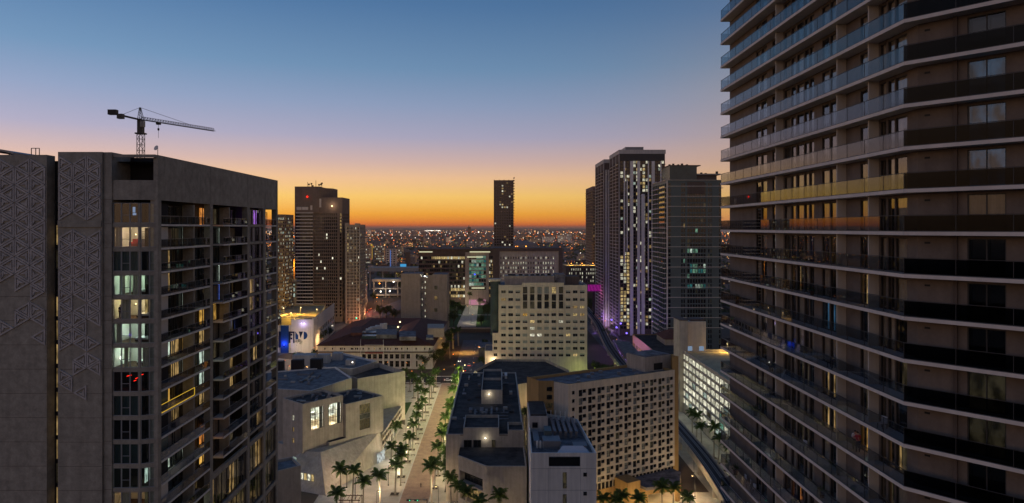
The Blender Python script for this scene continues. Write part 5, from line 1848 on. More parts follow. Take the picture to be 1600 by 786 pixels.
# right flank and hip roof
xr = xb
xbk = wx(699, 556)
B.facade((xb, YC), (xbk, 545), 0, ze, [(6 + k * 7.5, 8.6 + k * 7.5) for k in range(13)], [(2, 5), (6.5, 9.6)], depth=.3, lit=dark, mull=1)
B.plain((xa, 545), (xa, YC), 0, ze)
rz_ = ze + 5.5
RF = MB()
e = [(xa - 1, YC - 1.2, ze + .4), (xb + 1, YC - 1.2, ze + .4), (xbk + 1, 546, ze + .4), (xa - 1, 546, ze + .4)]
i_ = [(xa + 18, YC + 20, rz_), (xb - 17, YC + 20, rz_), (xbk - 18, 528, rz_), (xa + 18, 528, rz_)]
for k in range(4):
    RF.face([e[k], e[(k + 1) % 4], i_[(k + 1) % 4], i_[k]])
# inner slope towards the court
j_ = [(xa + 30, YC + 34, ze + 2), (xb - 28, YC + 34, ze + 2), (xbk - 30, 514, ze + 2), (xa + 30, 514, ze + 2)]
for k in range(4):
    RF.face([i_[k], i_[(k + 1) % 4], j_[(k + 1) % 4], j_[k]])
RF.build('roof', M['tile'], B.root)
# courses of tiles as raised ribs
rb = MB()
for k in range(60):
    f0 = (k + .5) / 60
    p0 = Vector(e[0]).lerp(Vector(e[1]), f0)
    p1 = Vector(i_[0]).lerp(Vector(i_[1]), f0)
    rb.beam(p0 + Vector((0, 0, .1)), p1 + Vector((0, 0, .1)), .35, .16)
rb.build('tile_ribs', M['tile'], B.root, kind='stuff')
b = MB(); b.face(j_); b.build('court_roof', M['roof'], B.root)
def flat_px(a, c, pa, pb, z, mt, nm, h=1.0):
    p = [at(a, pb, z), at(c, pb, z), at(c, pa, z), at(a, pa, z)]
    b = MB(); b.prism([(v.x, v.y) for v in p], z - h, z); b.build(nm, M[mt], B.root)


flat_px(588, 620, 514, 523, ze + 5.9, 'roof_grey', 'skylight_roof', 2.5)
flat_px(624, 650, 517, 526, ze + 5.9, 'roof_blue', 'skylight_roof', 2.5)
flat_px(565, 590, 517, 525, ze + 5.0, 'teal', 'skylight_roof', 2.0)
flat_px(666, 677, 523, 528, ze + 6.0, 'roof_grey', 'roof_hatch', 1.2)
flat_px(548, 566, 511, 520, ze + 6.2, 'tile', 'roof_wing', 2.5)
flat_px(668, 694, 506, 513, ze + 8.0, 'tan', 'roof_house', 6.0)
for k in range(10):
    p = at(575 + k * 3 + R.uniform(-1, 1), 514 - k * .9 + R.uniform(-1, 1), ze + 6)
    b = MB(); b.box(p.x - 1.1, p.y - 1, ze + 2, p.x + 1.1, p.y + 1, ze + 6.5); b.build('roof_unit', M['white'], B.root)
B.done('conc_light')
for i, px in enumerate((563.5, 599)):
    t = thing('flagpole', ('left', 'right')[i] + ' one of two white flagpoles before the neoclassical courthouse', 'flagpole', (wx(px, 425), 425, 0))
    b = MB(); b.tube((0, 0, .4), (0, 0, wz(530, 425)), .16, 6, .09); put('pole', b.mesh('pole', [M['white']]), t)
    b = MB(); b.tube((0, 0, 0), (0, 0, .4), .5, 8); put('plinth', b.mesh('plinth', [M['conc']]), t)
    b = MB(); b.blob((0, 0, wz(530, 425) + .1), .22); put('finial', b.mesh('finial', [M['metal']]), t)
for i, (px, py, z, pw) in enumerate(((622, 511, 19, 500), (625, 503, 20, 500))):
    p = at(px, py, z)
    t = thing('roof_lamp', ('lower', 'upper')[i] + ' bright lamp at the back of the red tiled roof', 'lamp', p)
    b = MB(); b.tube((0, 0, -3), (0, 0, -.3), .12, 5); put('post', b.mesh('post', [M['black']]), t)
    b = MB(); b.blob((0, 0, 0), .6); put('bulb', b.mesh('bulb', [M['e_warm']]), t)
    lamp_light('roof_lamp_light', p + Vector((0, -1.5, .3)), pw, (1, .8, .5), None, .3)
# ================================================================ TALL TOWERS IN THE MIDDLE DISTANCE
def flat_tower(name, label, Y, px0, px1, top, depth, nf, ncol, wm, lit, frac=(.6, .6), group=None, z0=0.0, side=None, stuff=True, roofm='roof', m='mullion', marg=.6, par=1.0, row0=0.0):
    """street-aligned tower: front face px0..px1 at distance Y, roof at pixel row top"""
    xa, xb = wx(px0, Y), wx(px1, Y)
    zt = wz(top, Y)
    B = Bld(name, label, 'tower', ((xa + xb) / 2, Y + depth / 2, 0), group)
    fh = (zt - 2.0 - row0) / nf
    rows = [(row0 + fh * k + fh * (1 - frac[1]) / 2, row0 + fh * k + fh * (1 + frac[1]) / 2) for k in range(nf)]
    B.facade((xa, Y), (xb, Y), 0, zt, grid(xb - xa, ncol, frac[0], marg), rows, depth=.3, stuff=stuff, lit=lit)
    sd = side or {}
    ns = sd.get('n', 6)
    if (xa + xb) / 2 > 0:
        B.facade((xa, Y + depth), (xa, Y), 0, zt, grid(depth, ns, frac[0], marg), rows, depth=.3, stuff=True, lit=sd.get('lit', lit))
        B.plain((xb, Y), (xb, Y + depth), 0, zt)
    else:
        B.facade((xb, Y), (xb, Y + depth), 0, zt, grid(depth, ns, frac[0], marg), rows, depth=.3, stuff=True, lit=sd.get('lit', lit))
        B.plain((xa, Y + depth), (xa, Y), 0, zt)
    B.plain((xb, Y + depth), (xa, Y + depth), 0, zt)
    B.roof(rect(xa, Y, xb, Y + depth), zt, roofm, par, .3, wm=wm)
    return B, xa, xb, zt, rows


# ---- dark office tower left of the centre
Y = 650.0
tx = lambda px: wx(px, Y)
tz = lambda py: wz(py, Y)
B = Bld('striped_tower', 'dark brown office tower with pale floor stripes and antennas on its stepped top', 'tower', (-172, 670, 0))
nfl = 31
ytop, ybot = 332.0, 495.0
fz = [tz(ytop + (ybot - ytop) * k / nfl) for k in range(nfl + 1)]
fhh = fz[0] - fz[1]
rows = [(z - fhh * .92, z - fhh * .25) for z in fz[:-1]][::-1]
B.facade((tx(461), Y - 1), (tx(490), Y - 1), 0, tz(291.5), grid(tx(490) - tx(461), 7, .96, .3), rows, depth=.5, stuff=True, lit=lambda i, j: 'dim' if R.random() < .02 else None)
B.facade((tx(490), Y), (tx(535), Y), 0, tz(308.5), grid(tx(528) - tx(490), 12, .66, .4) + [(tx(531.0) - tx(490), tx(533.5) - tx(490))], rows, depth=.4, stuff=True, lit=lambda i, j: 'warm2' if (i == 12 and j > 24) else pick([(60, None), (1.3, 'white'), (2, 'dim')]))
B.facade((tx(535), Y), (tx(535), Y + 32), 0, tz(308.5), grid(32, 10, .6, .4), rows, depth=.4, stuff=True, lit=lambda i, j: pick([(20, None), (1, 'dim')]))
B.facade((tx(537), 650), (tx(537), 650), 0, 1, [], []) if False else None
B.plain((tx(490), Y - 1), (tx(490), Y + 30), 0, tz(291.5))
B.plain((tx(461), Y + 34), (tx(461), Y - 1), 0, tz(291.5))
B.roof(rect(tx(490), Y, tx(535), Y + 32), tz(308.5), 'roof', .6, .3, wm='brown_dark')
b = MB(); b.box(tx(461) + .05, Y - .9, tz(332), tx(499), Y + 30, tz(291.5)); b.prism([(tx(499), Y - .9), (tx(516), Y + 10), (tx(516), Y + 30), (tx(499), Y + 30)], tz(308.6), tz(293.5)); b.build('crown', M['brown_mid'], B.root)
st = MB()
for z in fz[:-1]:
    st = MB(); st.box(tx(463), Y - 1.5, z - fhh * .24, tx(489.5), Y - 1.01, z - .02); st.build('floor_stripe', M['slab'], B.root)
for a, c, p0, p1 in ((464, 471.5, 323.5, 328), (472.5, 482, 323.5, 328), (485.5, 488.5, 321, 328)):
    b = MB(); b.box(tx(a), Y - 1.3, tz(p1), tx(c), Y - 1.02, tz(p0)); b.build('pale_panel', M['slab'], B.root)
b = MB(); b.box(tx(490), Y - .3, tz(324), tx(502), Y - .02, tz(310.5)); b.build('louvre_panel', M['slab'], B.root)
for px, h in ((478, 5), (480, 3.5), (484, 4), (486, 2), (491, 6.5), (496, 3), (499, 3.5), (500.5, 4.5)):
    b = MB(); x = tx(px); z = tz(292); b.tube((x, Y + 6, z - 1), (x, Y + 6, z + h), .22, 5)
    if h < 5:
        b.box(x - .7, Y + 5.4, z + h - 1.4, x + .7, Y + 6.6, z + h)
    b.build('antenna', M['black'], B.root)
b = MB(); b.blob((tx(481), Y - 2, tz(307.5)), 1.0); b.build('warning_light', M['e_red'], B.root)
b = MB(); b.blob((tx(519), Y - .8, tz(322)), .7); b.build('flood_lamp', M['e_warm'], B.root)
lamp_light('flood_light', (tx(520), Y - 4, tz(321)), 700, (1, .75, .55), B.root, .4)
for px in (446, 455, 461, 468, 478, 484, 491, 498, 505):
    b = MB(); b.box(tx(px), Y - 3, tz(504), tx(px) + .8, Y - 2, tz(496)); b.build('lobby_pier', M['cream'], B.root)
B.done('brown_mid')
for px in (477, 486, 498, 506):
    lamp_light('lobby_light', (tx(px), Y - 6, tz(501)), 1500, (1, .8, .4), None, .3)

# ---- slender beige tower against it
B, xa, xb, zt, rows = flat_tower('beige_tower', 'narrow beige apartment tower touching the right side of the striped tower', 640, 539, 562.5, 351, 26, 30, 9, 'tan', lambda i, j: ('warm' if R.random() < .25 else None) if i == 1 else pick([(20, None), (1.2, 'warm2'), (.8, 'white'), (1, 'dim')]), (.55, .6))
b = MB(); b.box(xa, 639.5, zt - 2, xa + 4, 640.5, zt + 1.6); b.box(xa + 9.2, 639.4, zt - 2, xb + .1, 641, zt + 1.2); b.build('cornice', M['tan'], B.root)
b = MB()
for px in (541.5, 547, 552, 557, 562):
    b = MB(); b.box(wx(px, 640) - .35, 639.3, 0, wx(px, 640) + .35, 639.95, zt - 2.2); b.build('pilaster', M['cream'], B.root)
B.done('tan')

# ---- thin sliver tower behind the left tower
B, xa, xb, zt, rows = flat_tower('grid_tower', 'tower with a dense grid of lit windows half hidden by the left tower edge', 560, 431, 445, 335, 24, 34, 6, 'brown_mid', lambda i, j: pick([(3, None), (2.5, 'warm2'), (1.6, 'white'), (.6, 'cool')]), (.6, .55))
B.done('brown_mid')

# ---- slender dark tower in the middle
Y = 850.0
B, xa, xb, zt, rows = flat_tower('slender_tower', 'slender dark tower with scattered lit windows standing alone against the sunset', Y, 771.5, 802.5, 281.5, 25, 44, 8, 'brown_mid', lambda i, j: (pick([(3, None), (1, 'warm'), (.8, 'white')]) if (i in (3, 4, 5, 6)) and j in (41, 35, 34, 20, 21, 17, 18, 8, 9, 12) else pick([(22, None), (1.6, 'warm2'), (1, 'white')])), (.6, .55))
for k in range(44):
    b = MB(); b.box(xb, Y + 1, 6 + k * 3.4, xb + 1.5, Y + 20, 6.3 + k * 3.4); b.build('balcony_slab', M['mullion'], B.root)
for px in (772, 780, 787.5, 795, 802):
    b = MB(); b.box(wx(px, Y) - .35, Y - .9, 40, wx(px, Y) + .35, Y - .02, zt + .6); b.build('pilaster', M['brown_mid'], B.root)
B.done('brown_mid')

# ---- right-hand pair: twin striped residential towers
def twin(label, Y, px0, px1, top, depth, nf, bright, cols_n, pil, crown):
    fx = lambda px: wx(px, Y)
    xa, xb, zt = fx(px0), fx(px1), wz(top, Y)
    B = Bld('ribbed_tower', label, 'tower', ((xa + xb) / 2, Y + depth / 2, 0), 'tall ribbed towers at the railway street')
    fh = (zt - 9.0 - 5.0) / nf
    rows = [(5 + fh * k + fh * .14, 5 + fh * k + fh * .90) for k in range(nf)]
    B.facade((xa, Y), (xb, Y), 0, zt, grid(xb - xa, cols_n, .8, .6), rows, depth=.5, stuff=True, lit=bright)
    nd = max(6, int(depth / 4.5))
    B.facade((xa, Y + depth), (xa, Y), 0, zt, grid(depth, nd * 2, .62, .8), rows, depth=.6, stuff=True, lit=lambda i, j: pick([(9, None), (.8, 'white'), (1, 'warm2'), (2, (None, .6))]))
    B.plain((xb, Y), (xb, Y + depth), 0, zt); B.plain((xb, Y + depth), (xa, Y + depth), 0, zt)
    B.roof(rect(xa, Y, xb, Y + depth), zt, 'roof', .8, .4, wm='conc_light')
    b = MB(); b.box(xa - .5, Y - .6, zt - 3.4, xb + .5, Y + depth, zt - .9 + .9 - .02); b.build('crown_band', M['conc_light'], B.root)
    for px, wdt, z0, z1 in pil:
        b = MB(); b.box(fx(px), Y - .6, z0, fx(px) + wdt, Y - .02, z1 if z1 else zt - 9.5); b.build('white_rib', M['white'], B.root)
    for k in range(4):                             # ribs on the street flank
        y = Y + .5 + (depth - 1.4) * k / 3
        b = MB(); b.box(xa - .5, y - .45, 0, xa - .02, y + .45, zt - 3.6); b.build('side_rib', M['conc_light'], B.root)
    for k in range(0, nf):                         # balcony slabs on the flank
        b = MB(); z = 5 + fh * k
        b.box(xa - 1.1, Y + depth * .12, z - .14, xa - .02, Y + depth * .5, z + .14); b.box(xa - 1.1, Y + depth * .62, z - .14, xa - .02, Y + depth * .9, z + .14)
        b.build('balcony_slab', M['slab'], B.root, kind='stuff') if k % 3 else b.build('balcony_slab', M['slab'], B.root)
    return B, xa, xb, zt


def lit_main(i, j):
    if j < 22 and i < 4:
        return pick([(5, 'warm'), (2, 'white'), (2, None)]) if i in (0, 1, 2) else None
    if i in (5, 7, 10):
        return pick([(3, 'white'), (1.5, 'warm'), (4, None), (.6, 'cool')])
    return pick([(10, None), (1.3, 'warm2'), (1.3, 'white'), (.25, 'cool')])


pil = [(974.5, 1.2, 60, None), (979, .9, 70, 130), (984.5, 2.6, 0, None), (995.5, 2.4, 0, None), (1002, 2.8, 0, 118), (1012, 1.0, 40, None), (1018, 2.6, 0, None), (1024, 1.0, 60, 128), (1031.5, 1.0, 80, None)]
B, xa, xb, zt = twin('taller ribbed tower with bright white ribs beside the purple lit street', 570, 968, 1039, 234, 49, 48, lit_main, 14, pil, True)
b = MB(); b.box(wx(979, 570), 575, zt - .5, wx(1007.5, 570), 595, wz(228.5, 570)); b.build('plant_house', M['metal'], B.root)
for z in range(48):
    b = MB(); zz_ = 5 + (zt - 14) / 48 * z
    b.box(xb, 572, zz_, xb + 1.3, 600, zz_ + .3); b.build('end_balcony', M['brown_dark'], B.root)
b = MB(); b.box(xa + .1, 569.6, zt - 9.2, xb - .1, 569.99, zt - 3.5); b.build('attic_band', M['mullion'], B.root)
B.done('brown_dark')
pil = [(946, 1.0, 0, None), (949.5, .8, 0, None)]
B, xa, xb, zt = twin('lower ribbed tower just behind and left of the taller one', 622, 944, 953.5, 249, 54, 47, lambda i, j: None, 4, pil, False)
B.done('brown_dark')
B, xa, xb, zt, rows = flat_tower('balcony_tower', 'far brown tower with stacked balconies left of the ribbed towers', 800, 926, 936, 291, 62, 40, 3, 'brown_mid', lambda i, j: pick([(14, None), (1, 'warm2')]), (.6, .5), side={'n': 10})
for k in range(40):
    b = MB(); z = 4 + k * 3.3
    b.box(xa - 1.4, 802, z, xa - .02, 858, z + .35); b.build('balcony_slab', M['tan'], B.root)
B.done('brown_mid')

# ---- grey green glass tower
Y = 480.0
fx = lambda px: wx(px, Y)
fz_ = lambda py: wz(py, Y)
B = Bld('glass_tower', 'grey green glass tower with thin pale floor lines and a dark stepped roof', 'tower', (138, 500, 0))
xa, xb, zt = fx(1041.5), fx(1127), fz_(281)
rows = []
fh = 3.55
nf = 33
rows = [(zt - 2.0 - fh * (k + 1) + .5, zt - 2.0 - fh * k - .35) for k in range(nf)][::-1]
Lf = xb - xa
u_ = lambda px: fx(px) - xa
cols = [(u_(1044), u_(1048)), (u_(1064.5), u_(1066.8)), (u_(1068), u_(1070.3))] + [(u_(1074 + 4.2 * k), u_(1077.4 + 4.2 * k)) for k in range(7)] + [(u_(1106.5), u_(1108.6)), (u_(1110), u_(1112)), (u_(1123.5), u_(1126))]


def gl_lit(i, j):
    if 3 <= i <= 9 and j in (15, 16, 12, 19):
        return pick([(2, 'green'), (1, 'teal'), (2, None), (.6, 'cool')])
    if i in (1, 2) and R.random() < .06:
        return 'warm2'
    return pick([(14, None), (.8, 'dim'), (.25, 'green')])


B.facade((xa, Y), (xb, Y), 0, zt, cols, rows, depth=.3, stuff=True, lit=gl_lit)
dl = 44.0
B.facade((xa, Y + dl), (xa, Y), 0, zt, grid(dl, 8, .74, .5), rows, depth=1.1, stuff=True, lit=lambda i, j: pick([(12, None), (.8, 'dim'), (.5, 'teal'), (.2, 'warm2')]))
B.plain((xb, Y), (xb, Y + dl), 0, zt); B.plain((xb, Y + dl), (xa, Y + dl), 0, zt)
B.roof(rect(xa, Y, xb, Y + dl), zt, 'roof', .8, .4, wm='greyclad')
b = MB(); b.box(xa - .6, Y - .6, zt - .3, xb + .4, Y + dl, zt + .3 - .35); b.build('roof_edge', M['slab'], B.root)
for k in range(15):
    z = zt - 3.6 - 2 * fh * k - 1.0
    b = MB(); b.box(xa - .25, Y - .35, z, xb + .2, Y - .02, z + .3); b.build('floor_line', M['slab'], B.root)
for k in range(nf):
    z = zt - 2.0 - fh * (k + 1)
    b = MB(); b.box(xa - 1.5, Y + .2, z - .16, xa - .02, Y + dl * .36, z + .2); b.box(xa - 1.5, Y + dl * .45, z - .16, xa - .02, Y + dl * .95, z + .2); b.build('balcony_slab', M['slab'], B.root)
    b = MB(); b.box(xa - 1.45, Y + .3, z + .2, xa - 1.38, Y + dl * .36, z + 1.25); b.build('balcony_glass', M['rail_glass'], B.root)
    if k % 2 == 0:
        b = MB(); b.box(xb, Y + 2, z - .1, xb + 2.2, Y + 20, z + .25); b.build('end_balcony', M['slab'], B.root)
b = MB(); b.box(xa + .02, Y - .3, 0, fx(1043.3), Y - .01, zt - .4); b.build('corner_rib', M['slab'], B.root)
b = MB(); b.box(fx(1074), Y - .28, fz_(303), fx(1101), Y - .01, fz_(284)); b.build('louvre_panel', M['brown_dark'], B.root)
b = MB(); b.box(fx(1051), Y + 8, zt - 1, fx(1094), Y + 30, fz_(257.5)); b.build('plant_house', M['teal'], B.root)
b = MB(); b.box(fx(1050), Y + 7.7, fz_(257.6), fx(1100), Y + 30, fz_(256.3)); b.build('plant_house_roof', M['brown_dark'], B.root)
b = MB(); b.box(fx(1095), Y + 10, zt - 1, fx(1127), Y + 30, fz_(272)); b.build('plant_house', M['brown_dark'], B.root)
b = MB(); b.box(fx(1094), Y + 8, fz_(271.9), fx(1132), Y + 32, fz_(269.8)); b.build('plant_house_roof', M['tan'], B.root)
for px, h in ((1052, 2), (1058, 3), (1066, 2), (1072, 3.2), (1080, 2), (1103, 2.4), (1110, 1.6), (1128, 4)):
    b = MB(); b.box(fx(px), Y + 12, fz_(256.5) if px < 1095 else fz_(270), fx(px) + 1.2, Y + 14, (fz_(256.5) if px < 1095 else fz_(270)) + h * .5); b.build('roof_unit', M['black'], B.root)
B.done('greyclad')

# ================================================================ PARKING GARAGE on the right, lit deck
B = Bld('parking_garage', 'white parking garage with rows of brightly lit slots and a yellow lit top deck', 'parking garage', (115, 290, 0))
XG, ZG = 90.8, 30.0
Y0g, Y1g = 205.0, 336.0
nr = 7
rows = [(ZG - 1.2 - 3.55 * (k + 1) + .75, ZG - 1.2 - 3.55 * k - .4) for k in range(nr)][::-1]
B.facade((XG, Y1g), (XG, 262), 0, ZG, grid(Y1g - 262, 13, .86, .6), rows, depth=.4, lit=lambda i, j: ('white' if R.random() < .8 else 'warm') if j > 3 else pick([(3, 'white'), (2, (.35, .52, .22)), (1, 'dim')]), mull=0, fm='pale_frame', stuff=False) if False else None


def gar_lit(i, j):
    return 'white' if j > 3 or R.random() < .6 else pick([(2, 'cool'), (1, 'green'), (1, 'dim')])


B.facade((XG, Y1g), (XG, 262), 0, ZG, grid(Y1g - 262, 13, .88, .6), rows, depth=.2, lit=gar_lit, mull=0, fm='pale_frame')
B.facade((XG, 262), (XG, Y0g), 0, ZG, grid(262 - Y0g, 14, .55, .6), rows, depth=.5, lit=lambda i, j: 'white' if j == 6 else pick([(1.3, 'warm2'), (3, None), (1, 'dim')]), mull=0, fm='pale_frame')
for k in range(15):
    y = Y0g + .3 + k * 4.05
    b = MB(); b.box(XG - 1.3, y - .35, 0, XG - .02, y + .35, ZG - 6); b.build('fin', M['conc'], B.root)
B.plain((150, Y1g), (XG, Y1g), 0, ZG); B.plain((XG, Y0g), (150, Y0g), 0, ZG); B.plain((150, Y0g), (150, Y1g), 0, ZG)
B.roof([(XG, Y0g), (150, Y0g), (150, Y1g), (XG, Y1g)], ZG, 'yellow_deck', 1.0, .4, wm='conc')
tz0 = wz(498, 333)
b = MB(); b.box(wx(1060, 335), 333, 0, wx(1073, 335), 344, wz(500, 335)); b.build('stair_tower', M['conc'], B.root)
b = MB(); b.box(wx(1073, 335) + .02, 335, ZG - 1, wx(1103, 335), 344.1, wz(502.5, 335)); b.build('lift_house', M['cream'], B.root)
b = MB(); b.box(wx(1059.6, 335), 332.8, wz(500, 335), wx(1073, 335), 344.2, wz(500, 335) + .35); b.box(wx(1080, 335), 336, wz(502.5, 335), wx(1102, 335), 343, wz(502.5, 335) + 1.0); b.build('coping', M['brown_dark'], B.root)
for px in (1078, 1096):
    b = MB(); b.box(wx(px - 3.6, 335), 334.9, wz(548, 335), wx(px + 3.6, 335), 334.98, wz(541, 335)); b.build('glass_door', [emit('door_glow', (120, 140, 165), .9)], B.root)
B.done('conc')
for px, py, pw in ((1088, 541, 3800), (1132, 548, 5000)):
    p = at(px, py, ZG - .9)
    t = thing('deck_lamp', ('short lamp by the lift house of the lit garage deck' if px == 1088 else 'tall lamp on the garage deck beside the right tower'), 'lamp', (p.x, p.y - 4, ZG - .9))
    b = MB(); b.tube((0, 0, 0), (0, 0, 4.2), .09, 6); put('pole', b.mesh('pole', [M['metal']]), t)
    b = MB(); b.box(-.5, -.25, 4.2, .5, .25, 4.4); put('lamp_head', b.mesh('lamp_head', [M['e_warm']]), t)
    lamp_light('deck_light', (p.x, p.y - 4, ZG + 2.9), pw, (1, .66, .2), None, .3)
for k in range(7):
    lamp_light('garage_street_light', (XG - 3, 215 + 18 * k, 5), 220, (.95, 1, .7), None, .3)

# ================================================================ LEFT CLUSTER: white mural block with a yellow lit deck above
B = Bld('mural_building', 'white block with blue cut-out lettering and purple spotlights left of the old courthouse', 'building', (-150, 505, 0))
Y = 490.0
fx = lambda px: wx(px, Y)
fz_ = lambda py: wz(py, Y)
B.plain((fx(455), Y), (fx(488), Y), 0, fz_(499))
B.plain((fx(430), Y + .5), (fx(455), Y + .5), 0, fz_(508.5))
B.plain((fx(488), Y), (fx(488), Y + 20), 0, fz_(499)); B.plain((fx(455), Y + 20), (fx(455), Y), 0, fz_(499))
b = MB(); b.box(fx(455), Y + .1, fz_(501.5), fx(488) - .1, Y + 20, fz_(499.6)); b.build('roof', M['roof_grey'], B.root)
S = lambda a, pa, c, pb, o=.06, mt='navy', nm='letter': (lambda b: (b.box(fx(a), Y - o, fz_(pb), fx(c), Y - .005 + (.5 if c <= 455.5 else 0), fz_(pa)), b.build(nm, M[mt], B.root)))(MB())
S(435.5, 518, 441, 543, .06)
S(439, 509, 451, 552, .5, 'blue', 'blue_panel')
S(451.2, 518, 453.6, 536); S(458, 518, 460.2, 536); S(453.6, 518, 458, 520.3); S(453.6, 526, 458, 528) if False else None
S(454.2, 521.5, 456.8, 524.5, .06, 'navy'); S(454.2, 527.5, 456.8, 530.5, .06, 'navy')
pz = lambda px, py: (fx(px), Y - .06, fz_(py))
def cut(pts, nm='letter', mt='blue'):
    b = MB()
    n = len(pts)
    f = [pz(*p) for p in pts]
    g = [(x, Y - .005, z) for x, y, z in f]
    b.solid(f + g, [tuple(range(n))] + [(k, (k + 1) % n, n + (k + 1) % n, n + k) for k in range(n)])
    b.build(nm, M[mt], B.root)


cut([(461.5, 518), (466, 524), (466, 530.5), (461.5, 530.5)])
cut([(467, 518), (473.6, 518), (469.5, 528.5)], mt='navy')
cut([(474.5, 518)] + [(474.5 + 6.0 * math.sin(math.pi * k / 8), 524.2 - 6.2 * math.cos(math.pi * k / 8)) for k in range(9)] + [(474.5, 530.5)])
for px in (471.8, 476):
    b = MB(); b.blob((fx(px), Y - 1.0, fz_(504.8)), .55); b.build('spot_lamp', [emit('lamp_lilac', (190, 170, 255), 4)], B.root)
    lamp_light('spot_light', (fx(px), Y - 2.2, fz_(506)), 260, (.55, .45, 1), B.root, .3)
b = MB(); b.blob((fx(444.5), Y - 1.2, fz_(538.5)), .6); b.build('uplight', M['e_blue'], B.root)
lamp_light('uplight_light', (fx(444.5), Y - 2.2, fz_(537)), 1300, (.15, .2, 1), B.root, .3)
lamp_light('street_glow', (fx(470), Y - 12, 7), 3000, (1, .8, .55), None, .4)
# right-hand wing with slanted windows and two white light bars
B.facade((fx(490), Y), (wx(522.5, 590), 590), 0, fz_(497), [(12 + 9 * k, 18 + 9 * k) for k in range(10)], [(6, 9.2), (11, 14.2)], depth=.3, lit=lambda i, j: pick([(3, None), (1, 'dim')]), mull=1)
B.plain((fx(488), Y), (fx(490), Y), 0, fz_(497))
p1, p2 = Vector((wx(513, 560), 559.5)), Vector((wx(520.5, 585), 584.5))
for py in (496, 511.5):
    b = MB(); b.beam((p1.x, p1.y, wz(py, 560)), (p2.x, p2.y, wz(py - 3.5, 585)), .3, .5); b.build('light_bar', M['e_white'], B.root)
# yellow lit deck on top, behind the mural
dk = [(fx(430), Y + 14), (fx(488), Y + 14), (wx(508, 590), 590), (wx(437, 590), 590)]
zd = 22.5
b = MB(); b.prism(dk, 18, zd, 0); b.build('parking_deck', M['yellow_deck'], B.root)
b = MB()
for k in range(4):
    a_, c_ = dk[k], dk[(k + 1) % 4]
    b.beam((*a_, zd + .45), (*c_, zd + .45), .4, .9)
b.build('deck_parapet', M['yellow_deck'], B.root)
for px, py in ((443, 492), (470, 491), (495, 494), (455, 500)):
    p = at(px, py, zd)
    b = MB(); b.tube((p.x, p.y, zd), (p.x, p.y, zd + 5), .12, 5); b.build('deck_post', M['metal'], B.root)
    b = MB(); b.blob((p.x, p.y, zd + 5.2), .42); b.build('deck_lamp', M['e_warm'], B.root)
    lamp_light('deck_light', (p.x, p.y - 1, zd + 5.6), 9000, (1, .62, .10), B.root, .4)
B.done('white')

# ---- grey rounded block and the orange lit facade between the left towers
B = Bld('curved_grey_block', 'grey block with a rounded corner and a green light strip left of the striped tower', 'building', (-190, 600, 0))
Y = 590.0
fx = lambda px: wx(px, Y)
ztp = wz(444, Y)
b = MB(); b.tube((fx(444), Y + 6, 0), (fx(444), Y + 6, ztp), 6.6, 20); b.box(fx(430), Y + 1, 0, fx(446), Y + 22, ztp); b.build('wall', M['conc'], B.root)
B.facade((fx(453), Y + 4), (fx(461), Y + 4), 0, wz(436, Y), [(1.0, 3.2), (3.4, 4.2)], [(wz(p + 3, Y), wz(p - 3, Y)) for p in (444, 453, 462)][::-1], depth=.3, lit=lambda i, j: 'cool' if i == 0 else None, mull=2)
b = MB(); b.box(fx(438), Y - .9, wz(437.4, Y), fx(448), Y - .6, wz(435.6, Y)); b.build('light_strip', [emit('strip_mint', (120, 220, 190), .8)], B.root)
b = MB(); b.box(fx(432), Y + 2, ztp, fx(461), Y + 20, ztp + 2); b.build('roof', M['roof_grey'], B.root)
B.done('conc')
B = Bld('orange_lit_block', 'small building glowing orange under floodlights left of the striped tower', 'building', (-230, 765, 0))
Y = 760.0
xa, xb = wx(444.5, Y), wx(463, Y)
B.facade((xa, Y), (xb, Y), 0, wz(404.5, Y), [(1.8, 4.6), (5.6, 8.2)], [(wz(413, Y), wz(409.5, Y))], depth=.4, lit=lambda i, j: 'dim', mull=0)
B.plain((xb, Y), (xb, Y + 15), 0, wz(404.5, Y))
b = MB(); b.face([(xa, Y, wz(404.5, Y)), (xb, Y, wz(404.5, Y)), (xb, Y + 15, wz(404.5, Y)), (xa, Y + 15, wz(404.5, Y))]); b.build('roof', M['roof'], B.root)
for px in (452, 460):
    b = MB(); b.blob((wx(px, Y), Y - 3, wz(415.5, Y)), .8); b.build('flood_lamp', M['e_orange'], B.root)
    lamp_light('flood_light', (wx(px, Y), Y - 5, wz(415, Y)), 9000, (1, .42, .06), B.root, .4)
for px in (448, 452):
    b = MB(); b.blob((wx(px, Y), Y + 3, wz(402.8, Y)), .9); b.build('roof_lamp', M['e_white'], B.root)
B.done('ochre')

# ---- low purple banded block and the deck behind the centre-left
B = Bld('banded_lowrise', 'low block with purple lit floor bands right of the beige tower', 'building', (-140, 720, 0))
Y = 690.0
xa, xb = wx(564.5, Y), wx(581, 860)
rws = [(wz(p + 3.4, Y), wz(p + .4, Y)) for p in (436, 445.5, 455, 464.5, 474, 483.5)][::-1]
B.facade((xa, Y), (xb, 830), 0, wz(432, Y), grid((Vector((xb, 830)) - Vector((xa, Y))).length, 9, .94, .6), rws, depth=.5, stuff=True, lit=lambda i, j: pick([(2, None), (2, 'dim'), (.8, 'purple'), (.8, 'white')]))
B.plain((wx(563.5, Y), Y), (xa, Y), 0, wz(432, Y))
b = MB(); b.box(wx(562.6, Y), Y - .6, 6, wx(566.6, Y), Y - .02, wz(438, Y)); b.build('glass_stair', [emit('stair_glow', (90, 130, 125), .8)], B.root)
b = MB(); b.face([(xa, Y, wz(432, Y)), (xb, 830, wz(432, Y)), (xb - 40, 850, wz(432, Y)), (xa - 30, Y, wz(432, Y))]); b.build('roof', M['roof_grey'], B.root)
